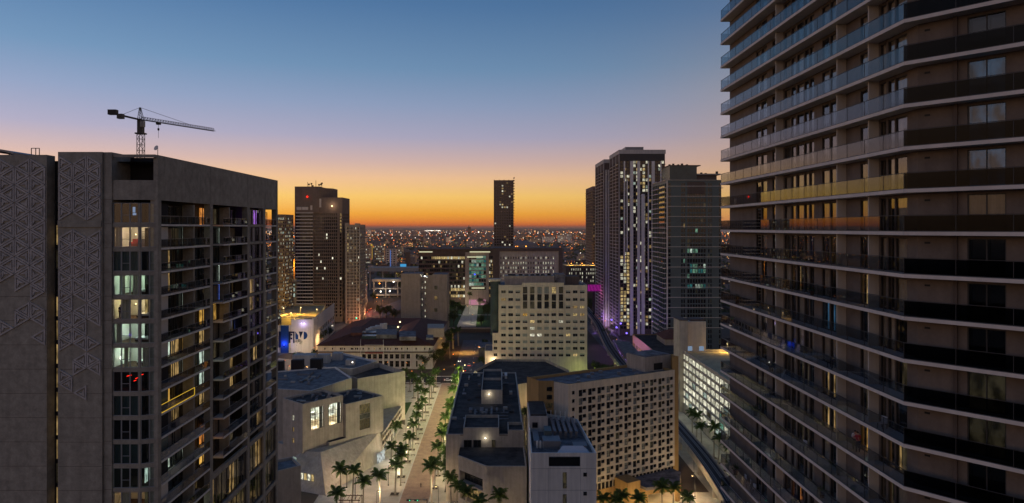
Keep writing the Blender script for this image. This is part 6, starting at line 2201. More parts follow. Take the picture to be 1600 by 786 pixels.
for k in range(9):
    b = MB(); f0 = k / 9; b.box(xa + (xb - xa) * f0 - 8, Y + 140 * f0 + 4, wz(432, Y), xa + (xb - xa) * f0 - 5, Y + 140 * f0 + 8, wz(432, Y) + 2.4); b.build('roof_unit', M['white'], B.root)
B.done('conc')
for k, (px, py) in enumerate(((573, 484), (577, 478))):
    p = at(px, py, 4)
    lamp_light('red_sign_light', p, 3500, (1, .12, .1), None, .4)
B = Bld('viaduct_deck', 'long concrete parking deck under white floodlights in the centre left distance', 'parking deck', (-160, 880, 0))
Y = 880.0
for za, zb, pa, pb in ((wz(440, Y), wz(436.5, Y), 581, 660), (wz(424, 980), wz(418, 980), 575, 660)):
    yy = Y if pa == 581 else 980
    b = MB(); b.box(wx(pa, yy), yy, za, wx(pb, yy), yy + 26, zb); b.build('deck_slab', M['conc'], B.root)
    for k in range(5):
        x = wx(pa + 2 + k * (pb - pa - 4) / 4, yy)
        b = MB(); b.box(x - .8, yy + 4, 0, x + .8, yy + 6, za - .02); b.build('column', M['conc'], B.root)
b = MB(); b.box(wx(581, Y), Y + .5, wz(462, Y), wx(640, Y), Y + 20, wz(460, Y)); b.box(wx(581, Y), Y + .5, wz(452, Y), wx(640, Y), Y + 20, wz(450.5, Y)); b.build('lower_deck', M['conc'], B.root)
for px, py, mt, c, pw in ((595, 455, 'e_white', (1, .97, .9), 9000), (609, 454.5, 'e_white', (1, .97, .9), 9000), (589, 465, 'e_orange', (1, .55, .2), 5000), (593, 409.5 + 33, 'e_orange', (1, .55, .15), 4000), (615, 440, 'e_white', (1, .9, .7), 3000), (650, 432, 'e_orange', (1, .6, .25), 3000)):
    p = col_at(px, Y - 4, wz(py, Y))
    b = MB(); b.blob(p, 1.0); b.build('flood_lamp', M[mt], B.root)
    lamp_light('flood_light', p + Vector((0, -2, 1.0)), pw * .16, c, B.root, .5)
for px in (588, 600, 611, 616):
    b = MB(); b.tube((wx(px, Y), Y - 3, 0), (wx(px, Y), Y - 3, wz(448, Y)), .22, 5); b.build('lamp_post', M['metal'], B.root)
B.done('conc')
t = thing('billboard', 'small glowing pale blue screen beyond the parking deck', 'billboard', (wx(630, 1000), 1000, 0))
b = MB(); b.box(-4.4, -.2, wz(418.5, 1000), 4.4, .2, wz(412.5, 1000)); put('screen', b.mesh('screen', [M['e_cyan']]), t)
b = MB(); b.box(-.6, .25, 0, .6, 1.2, wz(413, 1000)); put('post', b.mesh('post', [M['metal']]), t)
b = MB(); b.box(-4.8, .22, wz(419, 1000), 4.8, .6, wz(412, 1000)); put('frame', b.mesh('frame', [M['black']]), t)

# ---- railway bridge across the avenue and the orange lit underpass
t = thing('railway_bridge', 'dark railway bridge crossing the avenue above an orange lit underpass', 'bridge', (-20, 585, 0))
Y = 585.0
b = MB(); b.box(wx(700, Y), Y, wz(529, Y), wx(770, Y), Y + 9, wz(513, Y)); b.build('deck', M['brown_dark'], t)
b = MB(); b.box(wx(700, Y), Y - .3, wz(514, Y), wx(770, Y), Y, wz(511.8, Y)); b.build('parapet', M['tan'], t)
for px in (706, 742, 766):
    b = MB(); b.box(wx(px, Y) - 2, Y + .5, 0, wx(px, Y) + 2, Y + 8, wz(529, Y) - .02); b.build('pier', M['brown_dark'], t)
for px, pw in ((716, 4200), (730, 5200)):
    p = at(px, 543, 4.0)
    lamp_light('underpass_light', p, pw, (1, .5, .10), None, .4)
t = thing('gate_pavilion', 'low dark flat pavilion at the right of the avenue beside the office block', 'pavilion', (-10, 480, 0))
b = MB(); b.box(wx(748, 470), 470, 0, wx(768, 470), 490, 7.0); b.build('wall', M['roof_blue'], t)
b = MB(); b.box(wx(747, 470), 469, 7.0, wx(768.5, 470), 491, 7.6); b.build('roof', M['roof_grey'], t)

# ---- lit pavilion block between prison and ribbed towers, with its magenta screen
B = Bld('slit_annex', 'brown annex with small bright windows and a yellow lit roof beyond the office block', 'building', (110, 760, 0))
Y = 740.0
xa, xb = wx(884, Y), wx(936, Y)
B.facade((xa, Y), (xb, Y), 0, wz(416, Y), grid(xb - xa, 13, .38, 3), [(wz(p + 1.6, Y), wz(p - 1.6, Y)) for p in (421, 427, 433, 439)][::-1], depth=.3, stuff=True, lit=lambda i, j: pick([(2, 'white'), (1, None)]))
B.plain((xa, Y + 30), (xa, Y), 0, wz(416, Y)); B.plain((xb, Y), (xb, Y + 30), 0, wz(416, Y))
b = MB(); b.box(xa, Y + .1, wz(417, Y), xb, Y + 40, wz(415.6, Y)); b.build('roof', M['yellow_deck'], B.root)
for k in range(3):
    b = MB(); b.blob((xa + 8 + 12 * k, Y + 18, wz(413, Y)), .6); b.build('roof_lamp', M['e_orange'], B.root)
    lamp_light('roof_lamp_light', (xa + 8 + 12 * k, Y + 16, wz(412, Y)), 4200, (1, .62, .12), B.root, .4)
B.done('brown_dark')
t = thing('billboard', 'glowing magenta screen with wavy pink strokes left of the ribbed towers', 'billboard', (wx(928, 640), 640, 0))
b = MB(); zc_ = wz(450, 640); b.box(-6.2, -.2, wz(455.5, 640), 6.0, .2, wz(444.5, 640)); put('screen', b.mesh('screen', [emit('screen_purple', (90, 14, 90), .6)]), t)
b = MB()
for k in range(9):
    x = -5.6 + k * 1.35
    b = MB(); b.beam((x, -.35, wz(454.5, 640)), (x + .9, -.35, wz(445, 640)), .2, .55); put('stroke', b.mesh('stroke', [M['e_magenta']]), t)
b = MB(); b.box(-1, .3, 0, 1, 1.6, wz(446, 640)); put('post', b.mesh('post', [M['black']]), t)
lamp_light('screen_light', (wx(928, 640), 632, wz(452, 640)), 1800, (1, .2, .8), None, .6)

# ---- small old houses with an orange arched front at the railway street
B = Bld('arched_station', 'small ochre station house with orange lit arches at the railway street', 'building', (95, 455, 0))
Y = 440.0
xa, xb = wx(972, Y), wx(988, Y)
zt_ = wz(534, Y)
B.facade((99, 500), (99, 420), 0, 12, [(3 + 9 * k, 8 + 9 * k) for k in range(8)], [(1.0, 6.0)], depth=.5, lit=lambda i, j: 'orange' if i > 4 else 'warm2', mull=1)
B.plain((99, 420), (122, 420), 0, 12)
B.roof(rect(99, 420, 122, 500), 12, 'roof', .7, .4, wm='ochre')
b = MB(); b.prism(rect(112, 455, 126, 480), 11.5, 15.5); b.build('upper_storey', M['tan'], B.root)
b = MB(); b.prism([(111, 454), (127, 454), (127, 481), (111, 481)], 15.5, 20.5, poly2=[(118, 466), (120, 466), (120, 468), (118, 468)]); b.build('hip_roof', M['tile'], B.root)
B.done('ochre')
for y, pw in ((428, 1000), (446, 800), (470, 800)):
    lamp_light('arch_light', (96.5, y, 3.5), pw, (1, .55, .2), None, .3)
B = Bld('ochre_annex', 'ochre annex with a dark roof between the hotel and the glass tower', 'building', (100, 400, 0))
block(B, rect(96, 372, 124, 418), 0, 10.5, 'roof', .8, wm='ochre')
b = MB(); b.box(104, 385, 10, 112, 395, 13); b.build('roof_house', M['tan'], B.root)
B.done('ochre')

# ================================================================ ELEVATED GUIDEWAY
t = thing('people_mover_track', 'elevated concrete transit track curving below the right tower', 'elevated track', (75, 300, 0))
pts = [(58, 150), (66, 178), (70.5, 205), (73, 235), (74, 265), (74.5, 320), (75, 380), (75.5, 430), (78, 480), (82, 530), (86, 580), (88.5, 640), (90, 700)]


def smooth(pts, n=4):
    out_ = []
    for i in range(len(pts) - 1):
        p0, p1, p2, p3 = (Vector(pts[max(0, i - 1)]), Vector(pts[i]), Vector(pts[i + 1]), Vector(pts[min(len(pts) - 1, i + 2)]))
        for k in range(n):
            s_ = k / n
            out_.append(.5 * (2 * p1 + (p2 - p0) * s_ + (2 * p0 - 5 * p1 + 4 * p2 - p3) * s_ ** 2 + (3 * p1 - p0 - 3 * p2 + p3) * s_ ** 3))
    out_.append(Vector(pts[-1]))
    return out_


sp = smooth(pts)
zt_ = 8.0


def ribbon(b, off0, off1, z0, z1):
    pr_ = []
    for i, p in enumerate(sp):
        d = (sp[min(i + 1, len(sp) - 1)] - sp[max(i - 1, 0)]).normalized()
        n = Vector((d.y, -d.x))
        pr_.append((p + n * off0, p + n * off1))
    for (a, c), (e_, f_) in zip(pr_, pr_[1:]):
        p8 = [(a.x, a.y, z0), (c.x, c.y, z0), (f_.x, f_.y, z0), (e_.x, e_.y, z0), (a.x, a.y, z1), (c.x, c.y, z1), (f_.x, f_.y, z1), (e_.x, e_.y, z1)]
        b.solid(p8, [(4, 5, 6, 7), (3, 2, 1, 0), (0, 4, 7, 3), (1, 2, 6, 5)])


b = MB(); ribbon(b, -2.6, 2.6, zt_ - 1.4, zt_); b.build('deck', M['asphalt'], t)
for o0, o1 in ((-2.95, -2.62), (2.62, 2.95)):
    b = MB(); ribbon(b, o0, o1, zt_ - 1.6, zt_ + .9); b.build('side_wall', M['conc'], t)
for o in (-1.5, -.9, .9, 1.5):
    b = MB(); ribbon(b, o - .13, o + .13, zt_ + .01, zt_ + .2); b.build('running_rail', M['metal'], t)
for i in range(2, len(sp), 3):
    p = sp[i]
    b = MB(); b.tube((p.x, p.y, 0), (p.x, p.y, zt_ - 2.4), .8, 10); b.build('column', M['conc'], t)
    b = MB(); b.box(p.x - 2.6, p.y - .8, zt_ - 2.4, p.x + 2.6, p.y + .8, zt_ - 1.62); b.build('column_head', M['conc'], t)
t = thing('station_canopy', 'grey flat station roof over the elevated track behind the hotel', 'station', (81, 425, 0))
b = MB(); b.prism([(77.5, 400), (87, 400), (90, 465), (80, 470)], 11.6, 12.3); b.build('roof', M['roof_grey'], t)
b = MB(); b.prism([(79.2, 402), (86, 402), (88.5, 462), (82, 466)], 7.6, 8.4); b.build('platform', M['conc'], t)
for y in (405, 420, 435, 450, 462):
    b = MB(); b.box(82.6, y, 0, 83.6, y + .8, 11.6); b.build('column', M['conc'], t)

# ================================================================ FAR PLAIN: houses that can be told apart, then the mass of the city
FARLIT = lambda a: (lambda i, j: pick([(6 - 5 * a, None), (2 * a, 'warm2'), (1.5 * a, 'white'), (.5 * a, 'cool')]))
FAR = [
    # px0, px1, top, base, label, wall, lit density, cols, rows
    (561, 579, 384, 412, 'pale apartment slab left of the yellow light strip in the distance', 'tan', .7, 7, 7),
    (585, 600, 383.5, 410, 'pale apartment slab right of the yellow light strip in the distance', 'tan', .8, 6, 7),
    (603, 619, 389, 418, 'pale windowless slab with a blue lit edge in the middle distance', 'conc_light', .0, 3, 8),
    (620, 630, 386, 400, 'small cube shaped block right of the pale windowless slab', 'tan', .5, 4, 4),
    (697, 704, 371, 379, 'little white tower on the plain beyond the courthouse roof', 'white', .4, 3, 4),
    (707, 713, 362.5, 372, 'thin pale tower far out near the horizon, left of the slender tower', 'tan', .4, 3, 5),
    (729, 740, 377, 387.5, 'white block behind the glass courthouse roof at its right', 'conc_light', .25, 5, 4),
    (742, 752, 375, 387.5, 'lattice windowed block behind the glass courthouse, next to the white one', 'tan', .6, 4, 5),
    (754, 760, 373, 387, 'narrow lit block just left of the slender tower foot', 'tan', .7, 3, 5),
    (652, 660, 376, 386, 'brown slab on the plain above the left end of the glass courthouse', 'brown_dark', .5, 4, 4),
    (662, 672, 373, 381, 'grey slab far behind the glass courthouse', 'conc', .3, 4, 3),
    (829, 845, 373, 380, 'wide pale hall on the plain right of the slender tower', 'conc', .5, 7, 3),
    (848, 866, 370, 379, 'bright white long block on the plain right of the slender tower', 'white', .7, 8, 4),
    (872, 884, 368, 379, 'bright bluish twin block far right on the plain', 'white', .8, 5, 4),
    (896, 917, 376, 384, 'low wide grey hall beside the balcony tower', 'conc', .3, 8, 3),
    (886, 893, 366, 380, 'thin white block far right on the plain between two wide ones', 'white', .6, 3, 6),
    (573, 579, 359, 368, 'small lit tower near the horizon at the left of the plain', 'white', .5, 3, 4),
    (730.5, 735.5, 354.6, 359, 'dark stub of a building breaking the horizon line', 'brown_dark', .1, 2, 2),
    (446, 453, 384, 398, 'pale block seen between the two left towers', 'tan', .6, 3, 5),
    (452, 460, 372, 380, 'grey slab seen high between the two left towers', 'conc', .4, 4, 3),
    (640, 650, 398, 412, 'yellowish block half hidden in the trees left of the glass courthouse', 'tan', .4, 4, 4),
    (590, 604, 418.5 - 6, 418.5, 'low orange lit house on the rise above the parking deck', 'ochre', .4, 5, 2),
    (634, 651, 412, 419.5, 'low brown hall right of the pale blue screen', 'brown_dark', .4, 6, 2),
]
for (p0, p1, top, bot, lab, wm, den, nc, nr_) in FAR:
    Y = min(9000.0, CH * F / (bot - HY))
    xa, xb, zt_ = wx(p0, Y), wx(p1, Y), wz(top, Y)
    B = Bld('distant_block', lab, 'building', ((xa + xb) / 2, Y, 0), 'distant blocks on the plain')
    hgt = zt_ / nr_
    rws = [(hgt * k + hgt * .3, hgt * k + hgt * .72) for k in range(nr_)]
    sk = .2 * (xb - xa)
    B.facade((xa, Y), (xb, Y), 0, zt_, grid(xb - xa, nc, .6, .3), rws, depth=.4, stuff=True, lit=FARLIT(den))
    dp_ = (xb - xa) * .7
    B.plain((xb, Y), (xb, Y + dp_), 0, zt_); B.plain((xa, Y + dp_), (xa, Y), 0, zt_)
    b = MB(); b.box(xa, Y + .1, zt_ - .6, xb, Y + dp_, zt_ - .05); b.box(xa + (xb - xa) * .3, Y + dp_ * .2, zt_ - .1, xa + (xb - xa) * .55, Y + dp_ * .6, zt_ + hgt * .45); b.build('roof', M['roof_grey'], B.root)
    B.done(wm)
t = thing('light_strip_tower', 'thin stair tower glowing yellow between two pale slabs in the distance', 'tower', (wx(580.5, 1750), 1750, 0))
b = MB(); b.box(-2.0, 0, 10, 2.0, 6, wz(382, 1750)); put('shaft', b.mesh('shaft', [M['e_gold']]), t)
b = MB(); b.box(-2.6, .2, 0, 2.6, 8, wz(381.5, 1750)); put('wall', b.mesh('wall', [M['tan']]), t)
t = thing('light_strip_edge', 'pale blue light column up the edge of the windowless slab', 'light column', (wx(611.5, 1500), 1500 - 12, 0))
b = MB(); b.box(-1.2, 0, 4, .9, 1, wz(391, 1488)); put('tube', b.mesh('tube', [emit('tube_blue', (90, 120, 190), .7)]), t)
b = MB(); b.box(-1.4, 1.02, 0, 1.2, 2, wz(390, 1488)); put('backing', b.mesh('backing', [M['conc']]), t)
t = thing('dome_hall', 'wide low domed stadium hall on the plain right of the slender tower', 'stadium', (wx(816, 2600), 2650, 0))
b = MB()
rx_, ry_, hz_ = 34 * 2600 / F * .75, 60, 26
for i in range(6):
    for k in range(24):
        a0, a1 = 2 * math.pi * k / 24, 2 * math.pi * (k + 1) / 24
        f0, f1 = i / 6 * math.pi / 2, (i + 1) / 6 * math.pi / 2
        Pd = lambda a, f: (rx_ * math.cos(a) * math.cos(f), ry_ * math.sin(a) * math.cos(f), 14 + hz_ * math.sin(f))
        b.face([Pd(a0, f0), Pd(a1, f0), Pd(a1, f1), Pd(a0, f1)])
put('roof', b.mesh('roof', [M['roof_grey']]), t)
b = MB(); b.prism([(rx_ * .98 * math.cos(2 * math.pi * k / 24), ry_ * .98 * math.sin(2 * math.pi * k / 24)) for k in range(24)], 0, 14.2); put('wall', b.mesh('wall', [M['conc']]), t)

# nobody could count the rest: the city to the horizon (low roofs, tree canopy, lamps)
Rc = random.Random(21)
b = MB()
bl_ = MB()
for _ in range(5200):
    Y = 700 * math.exp(Rc.random() ** .8 * 2.9)
    x = Rc.uniform(-1.25, 1.25) * Y
    if Y < 1000 and -360 < x < 130:
        continue
    if Y < 700 and abs(x) < 330:
        continue
    wd, dp_ = Rc.uniform(7, 26), Rc.uniform(8, 22)
    h = Rc.choice((4, 4, 5, 6, 6, 8, 9, 12, 16)) * (1 if Rc.random() < .93 else 2.4)
    b.box(x, Y, 0, x + wd, Y + dp_, h, Rc.choice((0, 1, 1, 2, 2, 3, 3, 3)))
    if Rc.random() < .55 and Y < 5000:
        n = Rc.randint(1, 4)
        for k in range(n):
            c = LIT[Rc.choice(('warm', 'warm', 'white', 'warm2', 'gold', 'gold', 'orange', 'warm2'))]
            ww = min(wd / (n + 1), 1.4 + Y * .0006)
            xx = x + wd * (k + .5) / n - ww / 2
            zz_ = Rc.uniform(1.5, max(2, h - 2))
            bl_.face([(xx, Y - .15, zz_), (xx + ww, Y - .15, zz_), (xx + ww, Y - .15, zz_ + 1.3 + Y * .0004), (xx, Y - .15, zz_ + 1.3 + Y * .0004)], 0, tuple(v * Rc.uniform(.5, 1.3) for v in c))
o = b.build('low_city_blocks', [M['tan'], M['roof_grey'], M['roof'], M['brown_dark']], None, 'stuff')
tag(o, 'low roofs of the city spreading to the horizon', 'city')
o = bl_.build('city_windows', [M['win']], None, 'stuff')
tag(o, 'tiny lit windows scattered over the plain to the horizon', 'lights')
EM = {'w': emit('far_lamp_warm', (255, 185, 110), 3.6), 'o': emit('far_lamp_orange', (255, 130, 50), 3.2), 'c': emit('far_lamp_white', (255, 240, 220), 3.8), 'r': emit('far_lamp_red', (255, 50, 30), 1.6)}
b = MB()
def far_lamp(x, Y, mi, k=1.0):
    if Y < 1000 and -360 < x < 160 or abs(x) > 1.1 * Y:
        return
    r = .00060 * Y * Rc.uniform(.55, 1.0) * k * min(1, 6500 / Y + .3)
    b.blob((x, Y, 9 + Y * .0012 + r), r, mi)


for s_ in range(34):                                  # streets across the view
    Y = 900 * math.exp((s_ / 33) ** .8 * 2.6) * Rc.uniform(.97, 1.03)
    c0, c1 = sorted((Rc.uniform(-1, 1), Rc.uniform(-1, 1)))
    mi = Rc.choice((0, 0, 1, 1, 2))
    x = c0 * Y
    while x < c1 * Y + 200:
        far_lamp(x, Y + Rc.uniform(-6, 6), mi, .9)
        x += (26 + Y * .009) * Rc.uniform(.8, 1.4)
for s_ in range(46):                                  # avenues running away from the camera
    x = Rc.uniform(-5200, 5200)
    mi = Rc.choice((0, 1, 1, 2))
    Y = max(950, abs(x) * 1.05) * Rc.uniform(1, 1.5)
    end = Y * Rc.uniform(1.6, 4)
    while Y < min(end, 14000):
        far_lamp(x + Rc.uniform(-4, 4), Y, mi, .85)
        Y *= 1 + .016 * Rc.uniform(.8, 1.6)
for _ in range(1500):
    Y = 900 * math.exp(Rc.random() ** .7 * 3.0)
    far_lamp(Rc.uniform(-1, 1) * Y, Y, Rc.choice((0, 0, 0, 1, 1, 1, 1, 2, 3)), 1.0 if Rc.random() < .93 else 1.7)
for k in range(16):                                   # bright row on the horizon
    Y = 7500
    x = wx(664 + k * 1.6 + Rc.uniform(-.5, .5), Y)
    b.blob((x, Y, 52 + Rc.uniform(0, 8)), Rc.uniform(3, 6), 2)
o = b.build('city_lamps', [EM['w'], EM['o'], EM['c'], EM['r']], None, 'stuff')
tag(o, 'street lamps glittering across the plain', 'lights')
b = MB()
for _ in range(11000):                                # tree canopy between the roofs
    Y = 640 * math.exp(Rc.random() ** .9 * 2.8)
    x = Rc.uniform(-1.2, 1.2) * Y
    if Y < 1050 and -330 < x < 170:
        continue
    r = Rc.uniform(3.5, 7.5) * (1 + Y / 9000)
    n = 4
    for k in range(n):
        c = Vector((x + Rc.uniform(-r, r), Y + Rc.uniform(-r, r), Rc.uniform(3.5, 9)))
        s_ = Rc.uniform(.35, .6) * r
        p = [c + Vector((Rc.uniform(.6, 1.2) * s_ * math.cos(a), Rc.uniform(.6, 1.2) * s_ * math.sin(a), Rc.uniform(-.3, .1) * s_)) for a in (0, 1.3, 2.5, 3.8, 5.0)]
        tp = c + Vector((0, 0, s_ * Rc.uniform(.5, .9)))
        b.solid(p + [tp], [(i, (i + 1) % 5, 5) for i in range(5)], Rc.choice((0, 0, 1)))
o = b.build('canopy_of_distant_trees', [M['leaf'], M['leaf2']], None, 'stuff')
tag(o, 'dark tree canopy spread between the roofs of the plain', 'trees')

# ---- towers behind the left tower whose mirror images show in the balcony glass of the right tower
for (x0_, x1_, Y_, h_, lab, lt) in ((-222, -176, 392, 101.5, 'dark tower behind the left tower, mirrored as a black shape in golden balcony glass', None), (-262, -240, 470, 108, 'tower with purple windows behind the left tower, mirrored in lower balcony glass', 'purple')):
    B = Bld('hidden_tower', lab, 'tower', ((x0_ + x1_) / 2, Y_, 0))
    rws = [(6 + 3.4 * k, 8.2 + 3.4 * k) for k in range(int((h_ - 8) / 3.4))]
    B.facade((x0_, Y_), (x1_, Y_), 0, h_, grid(x1_ - x0_, 9, .6, .5), rws, depth=.3, stuff=True, lit=lambda i, j: pick([(5, None), (1, 'warm2')]) if lt is None else pick([(1, 'purple'), (1, None)]))
    B.facade((x1_, Y_), (x1_, Y_ + 26), 0, h_, grid(26, 6, .6, .5), rws, depth=.3, stuff=True, lit=lambda i, j: pick([(5, None), (1, 'warm2')]) if lt is None else pick([(2, 'purple'), (1, None)]))
    B.plain((x1_, Y_ + 26), (x0_, Y_ + 26), 0, h_); B.plain((x0_, Y_ + 26), (x0_, Y_), 0, h_)
    B.roof(rect(x0_, Y_, x1_, Y_ + 26), h_, 'roof', .8, .3, wm='brown_dark')
    B.done('brown_dark')
# ================================================================ PALMS
def frond_mesh(seed):
    r = random.Random(seed)
    b = MB()
    L, n = 3.6, 12
    pts = []
    droop = r.uniform(1.5, 2.4)
    for i in range(n + 1):
        s_ = i / n
        pts.append(Vector((L * s_ * (1 - .18 * s_), 0, L * (.50 * s_ - .30 * droop * s_ ** 2))))
    for i in range(n):
        b.beam(pts[i], pts[i + 1], .07 * (1 - i / n) + .02, .05)
    for i in range(1, n + 1):
        s_ = i / n
        ln = 1.05 * math.sin(math.pi * min(1, s_ * .85 + .12)) + .15
        for sg in (-1, 1):
            for k in (0, .5):
                p = pts[i] if k == 0 else pts[i].lerp(pts[i - 1], .5)
                tip = p + Vector((ln * .45, sg * ln * .8, -ln * r.uniform(.25, .6)))
                md = p.lerp(tip, .5) + Vector((0, 0, .10))
                wd = Vector((.075, 0, .0))
                b.face([p - wd, p + wd, md + wd * 1.25, md - wd * 1.25])
                b.face([md - wd * 1.25, md + wd * 1.25, tip])
    return b.mesh('frond', [M['palm']])


FRO = [frond_mesh(k) for k in range(4)]


def palm_proto(seed, h=9.2):
    r = random.Random(seed)
    t = thing('royal_palm', 'x', 'palm tree', (0, 0, 0))
    b = MB()
    lx, ly = r.uniform(-.35, .35), r.uniform(-.35, .35)
    prof = [(0, .36), (.12, .26), (.35, .25), (.6, .27), (.85, .19), (1, .17)]
    for (s0, a), (s1, c) in zip(prof, prof[1:]):
        b.tube((lx * s0 ** 2, ly * s0 ** 2, h * s0), (lx * s1 ** 2, ly * s1 ** 2, h * s1), a, 8, c, cap=False)
    put('trunk', b.mesh('trunk', [M['trunk']]), t)
    b = MB(); b.tube((lx, ly, h - .02), (lx, ly, h + 1.5), .19, 8, .10); put('crownshaft', b.mesh('crownshaft', [M['palm']]), t)
    n = 15
    for k in range(n):
        o = put('frond', FRO[k % 4], t)
        o.location = (lx, ly, h + 1.25 + r.uniform(-.1, .15))
        el = (.75 if k % 3 == 0 else (.25 if k % 3 == 1 else -.2)) + r.uniform(-.12, .12)
        o.rotation_euler = (0, -el, 2 * math.pi * k / n * 1.0 + r.uniform(-.18, .18))
        o.scale = (r.uniform(.85, 1.08),) * 3
    return t


PROT = [palm_proto(k, h) for k, h in ((1, 8.6), (2, 9.6), (3, 8.9))]
first_use = [True] * 3
pcount = 0


def place_palm(x, y, label, group, s=1.0, z=0.0):
    global pcount
    k = pcount % 3
    pcount += 1
    rz = R.uniform(0, 6.28)
    if first_use[k]:
        first_use[k] = False
        o = PROT[k]
        o.location = (x, y, z)
        o.rotation_euler = (0, 0, rz)
        o.scale = (s,) * 3
        o['label'] = label
    else:
        o = clone(PROT[k], (x, y, z), rz, label, s)
    o['group'] = group
    o.rotation_euler.x, o.rotation_euler.y = R.uniform(-.05, .05), R.uniform(-.05, .05)
    o.scale.z *= R.uniform(.86, 1.12)
    return o


def pit(x, y, w=1.6):
    b = MB()
    for a in ((-w, -w, w, -w + .2), (-w, w - .2, w, w), (-w, -w + .2, -w + .2, w - .2), (w - .2, -w + .2, w, w - .2)):
        b.box(x + a[0], y + a[1], 0, x + a[2], y + a[3], .3)
    b.build('tree_pit_kerb', M['conc'])['kind'] = 'structure'
    b = MB(); b.box(x - w + .2, y - w + .2, 0, x + w - .2, y + w - .2, .18); b.build('tree_pit_soil', M['soil'])['kind'] = 'structure'


for i, y in enumerate((230, 246, 262, 276, 290, 304, 318, 332, 346, 359, 372, 385)):
    place_palm(-34.6 + R.uniform(-.3, .3), y, f'{ORD[i]} palm from the camera in the row on pale paving left of the brick promenade', 'palms along the promenade', R.uniform(.92, 1.08))
    pit(-34.6, y)
for i, (x, y) in enumerate(((-39.5, 254), (-40, 268), (-39, 338), (-41, 352), (-44, 360), (-40, 368), (-48, 374), (-42, 382), (-52, 384), (-58, 378))):
    place_palm(x, y, f'{ORD[i]} nearest palm of the scattered ones on the plaza beside the angular college', 'palms scattered on the plaza', R.uniform(.85, 1.0))
    if i != 1:
        pit(x, y, 1.2)
for i, y in enumerate((222, 235, 247, 260, 273, 287, 302, 317, 333, 349, 365, 380)):
    place_palm(-21.4 + R.uniform(-.3, .3), y, f'{ORD[i]} palm from the camera in the row at the right edge of the brick promenade', 'palms along the promenade', R.uniform(.95, 1.08))
    pit(-21.4, y, 1.1)
for i, (px, py, Y) in enumerate(((533, 0, 221), (550, 0, 223.5), (528, 0, 206), (566, 0, 212), (594, 0, 217), (626, 0, 238))):
    nm = ('leftmost tall palm at the foot of the splayed college wall', 'tall palm overlapping its left neighbour at the foot of the splayed college wall', 'lowest palm cut by the picture bottom before the angular college', 'short palm among thin posts before the college entrance', 'palm standing right before the white lit college entrance', 'palm at the inner edge of the plaza beside the college glass wall')[i]
    place_palm(wx(px, Y), Y, nm, 'palms before the angular college')
for i, (px, Y) in enumerate(((701, 237), (700, 227), (705, 217), (711, 209), (727, 203), (747, 199), (780, 196.5), (818, 196))):
    place_palm(wx(px, Y), Y, f'{ORD[i]} palm counted from the promenade in the line before the college hall front', 'palms before the college hall', R.uniform(.95, 1.05))
for i, (px, Y) in enumerate(((942, 202), (960, 204), (975, 206), (1001, 205), (1034, 206), (1051, 211), (1073, 204))):
    place_palm(wx(px, Y), Y, f'{ORD[i]} palm from the left in the line before the ochre hotel canopy', 'palms before the hotel', R.uniform(.9, 1.05))
for i, (x, y) in enumerate(((84, 294), (83.6, 286.5), (83.6, 279), (84.4, 266), (84.2, 260), (84.6, 252), (84.4, 246), (84.2, 238))):
    place_palm(x, y, f'{ORD[i]} farthest palm in the row between the elevated track and the lit garage', 'palms along the garage', R.uniform(.95, 1.1))
    pit(x, y, 1.3)
for i, (px, py) in enumerate(((716, 540), (708, 545), (713, 497), (708, 500), (735, 480), (703, 560))):
    p = at(px, py)
    place_palm(p.x, p.y, f'{ORD[i]} listed dark palm at the avenue right of the old courthouse' if False else ('tall palm at the left kerb of the avenue near the orange underpass', 'second palm at the left kerb of the avenue, a little nearer', 'palm on the lit square beyond the railway bridge, right of two', 'palm on the lit square beyond the railway bridge, left of two', 'lone palm near the glass courthouse entrance', 'palm at the corner of the old courthouse by the avenue')[i], 'palms at the avenue', 1.25)
for i, y in enumerate((328, 344, 360, 376)):  # lamp masts added to carry the palm lights
    t = thing('added_palm_mast', ('nearest', 'second nearest', 'third nearest', 'farthest')[i] + ' added thin lamp mast lighting the green palms at the promenade far end', 'lamp mast', (-17.8, y, 0), 'added masts lighting the palms')
    b = MB(); b.tube((0, 0, 0), (0, 0, 14.2), .09, 6, .06); put('pole', b.mesh('pole', [M['black']]), t)
    b = MB(); b.box(-.3, -.15, 14.2, .2, .15, 14.4); put('lamp_head', b.mesh('lamp_head', [M['e_warm']]), t)
place_palm(wx(535, 380), 380, 'lone dark palm behind the white roof penthouse of the angular college', 'palms behind the college', 1.3)


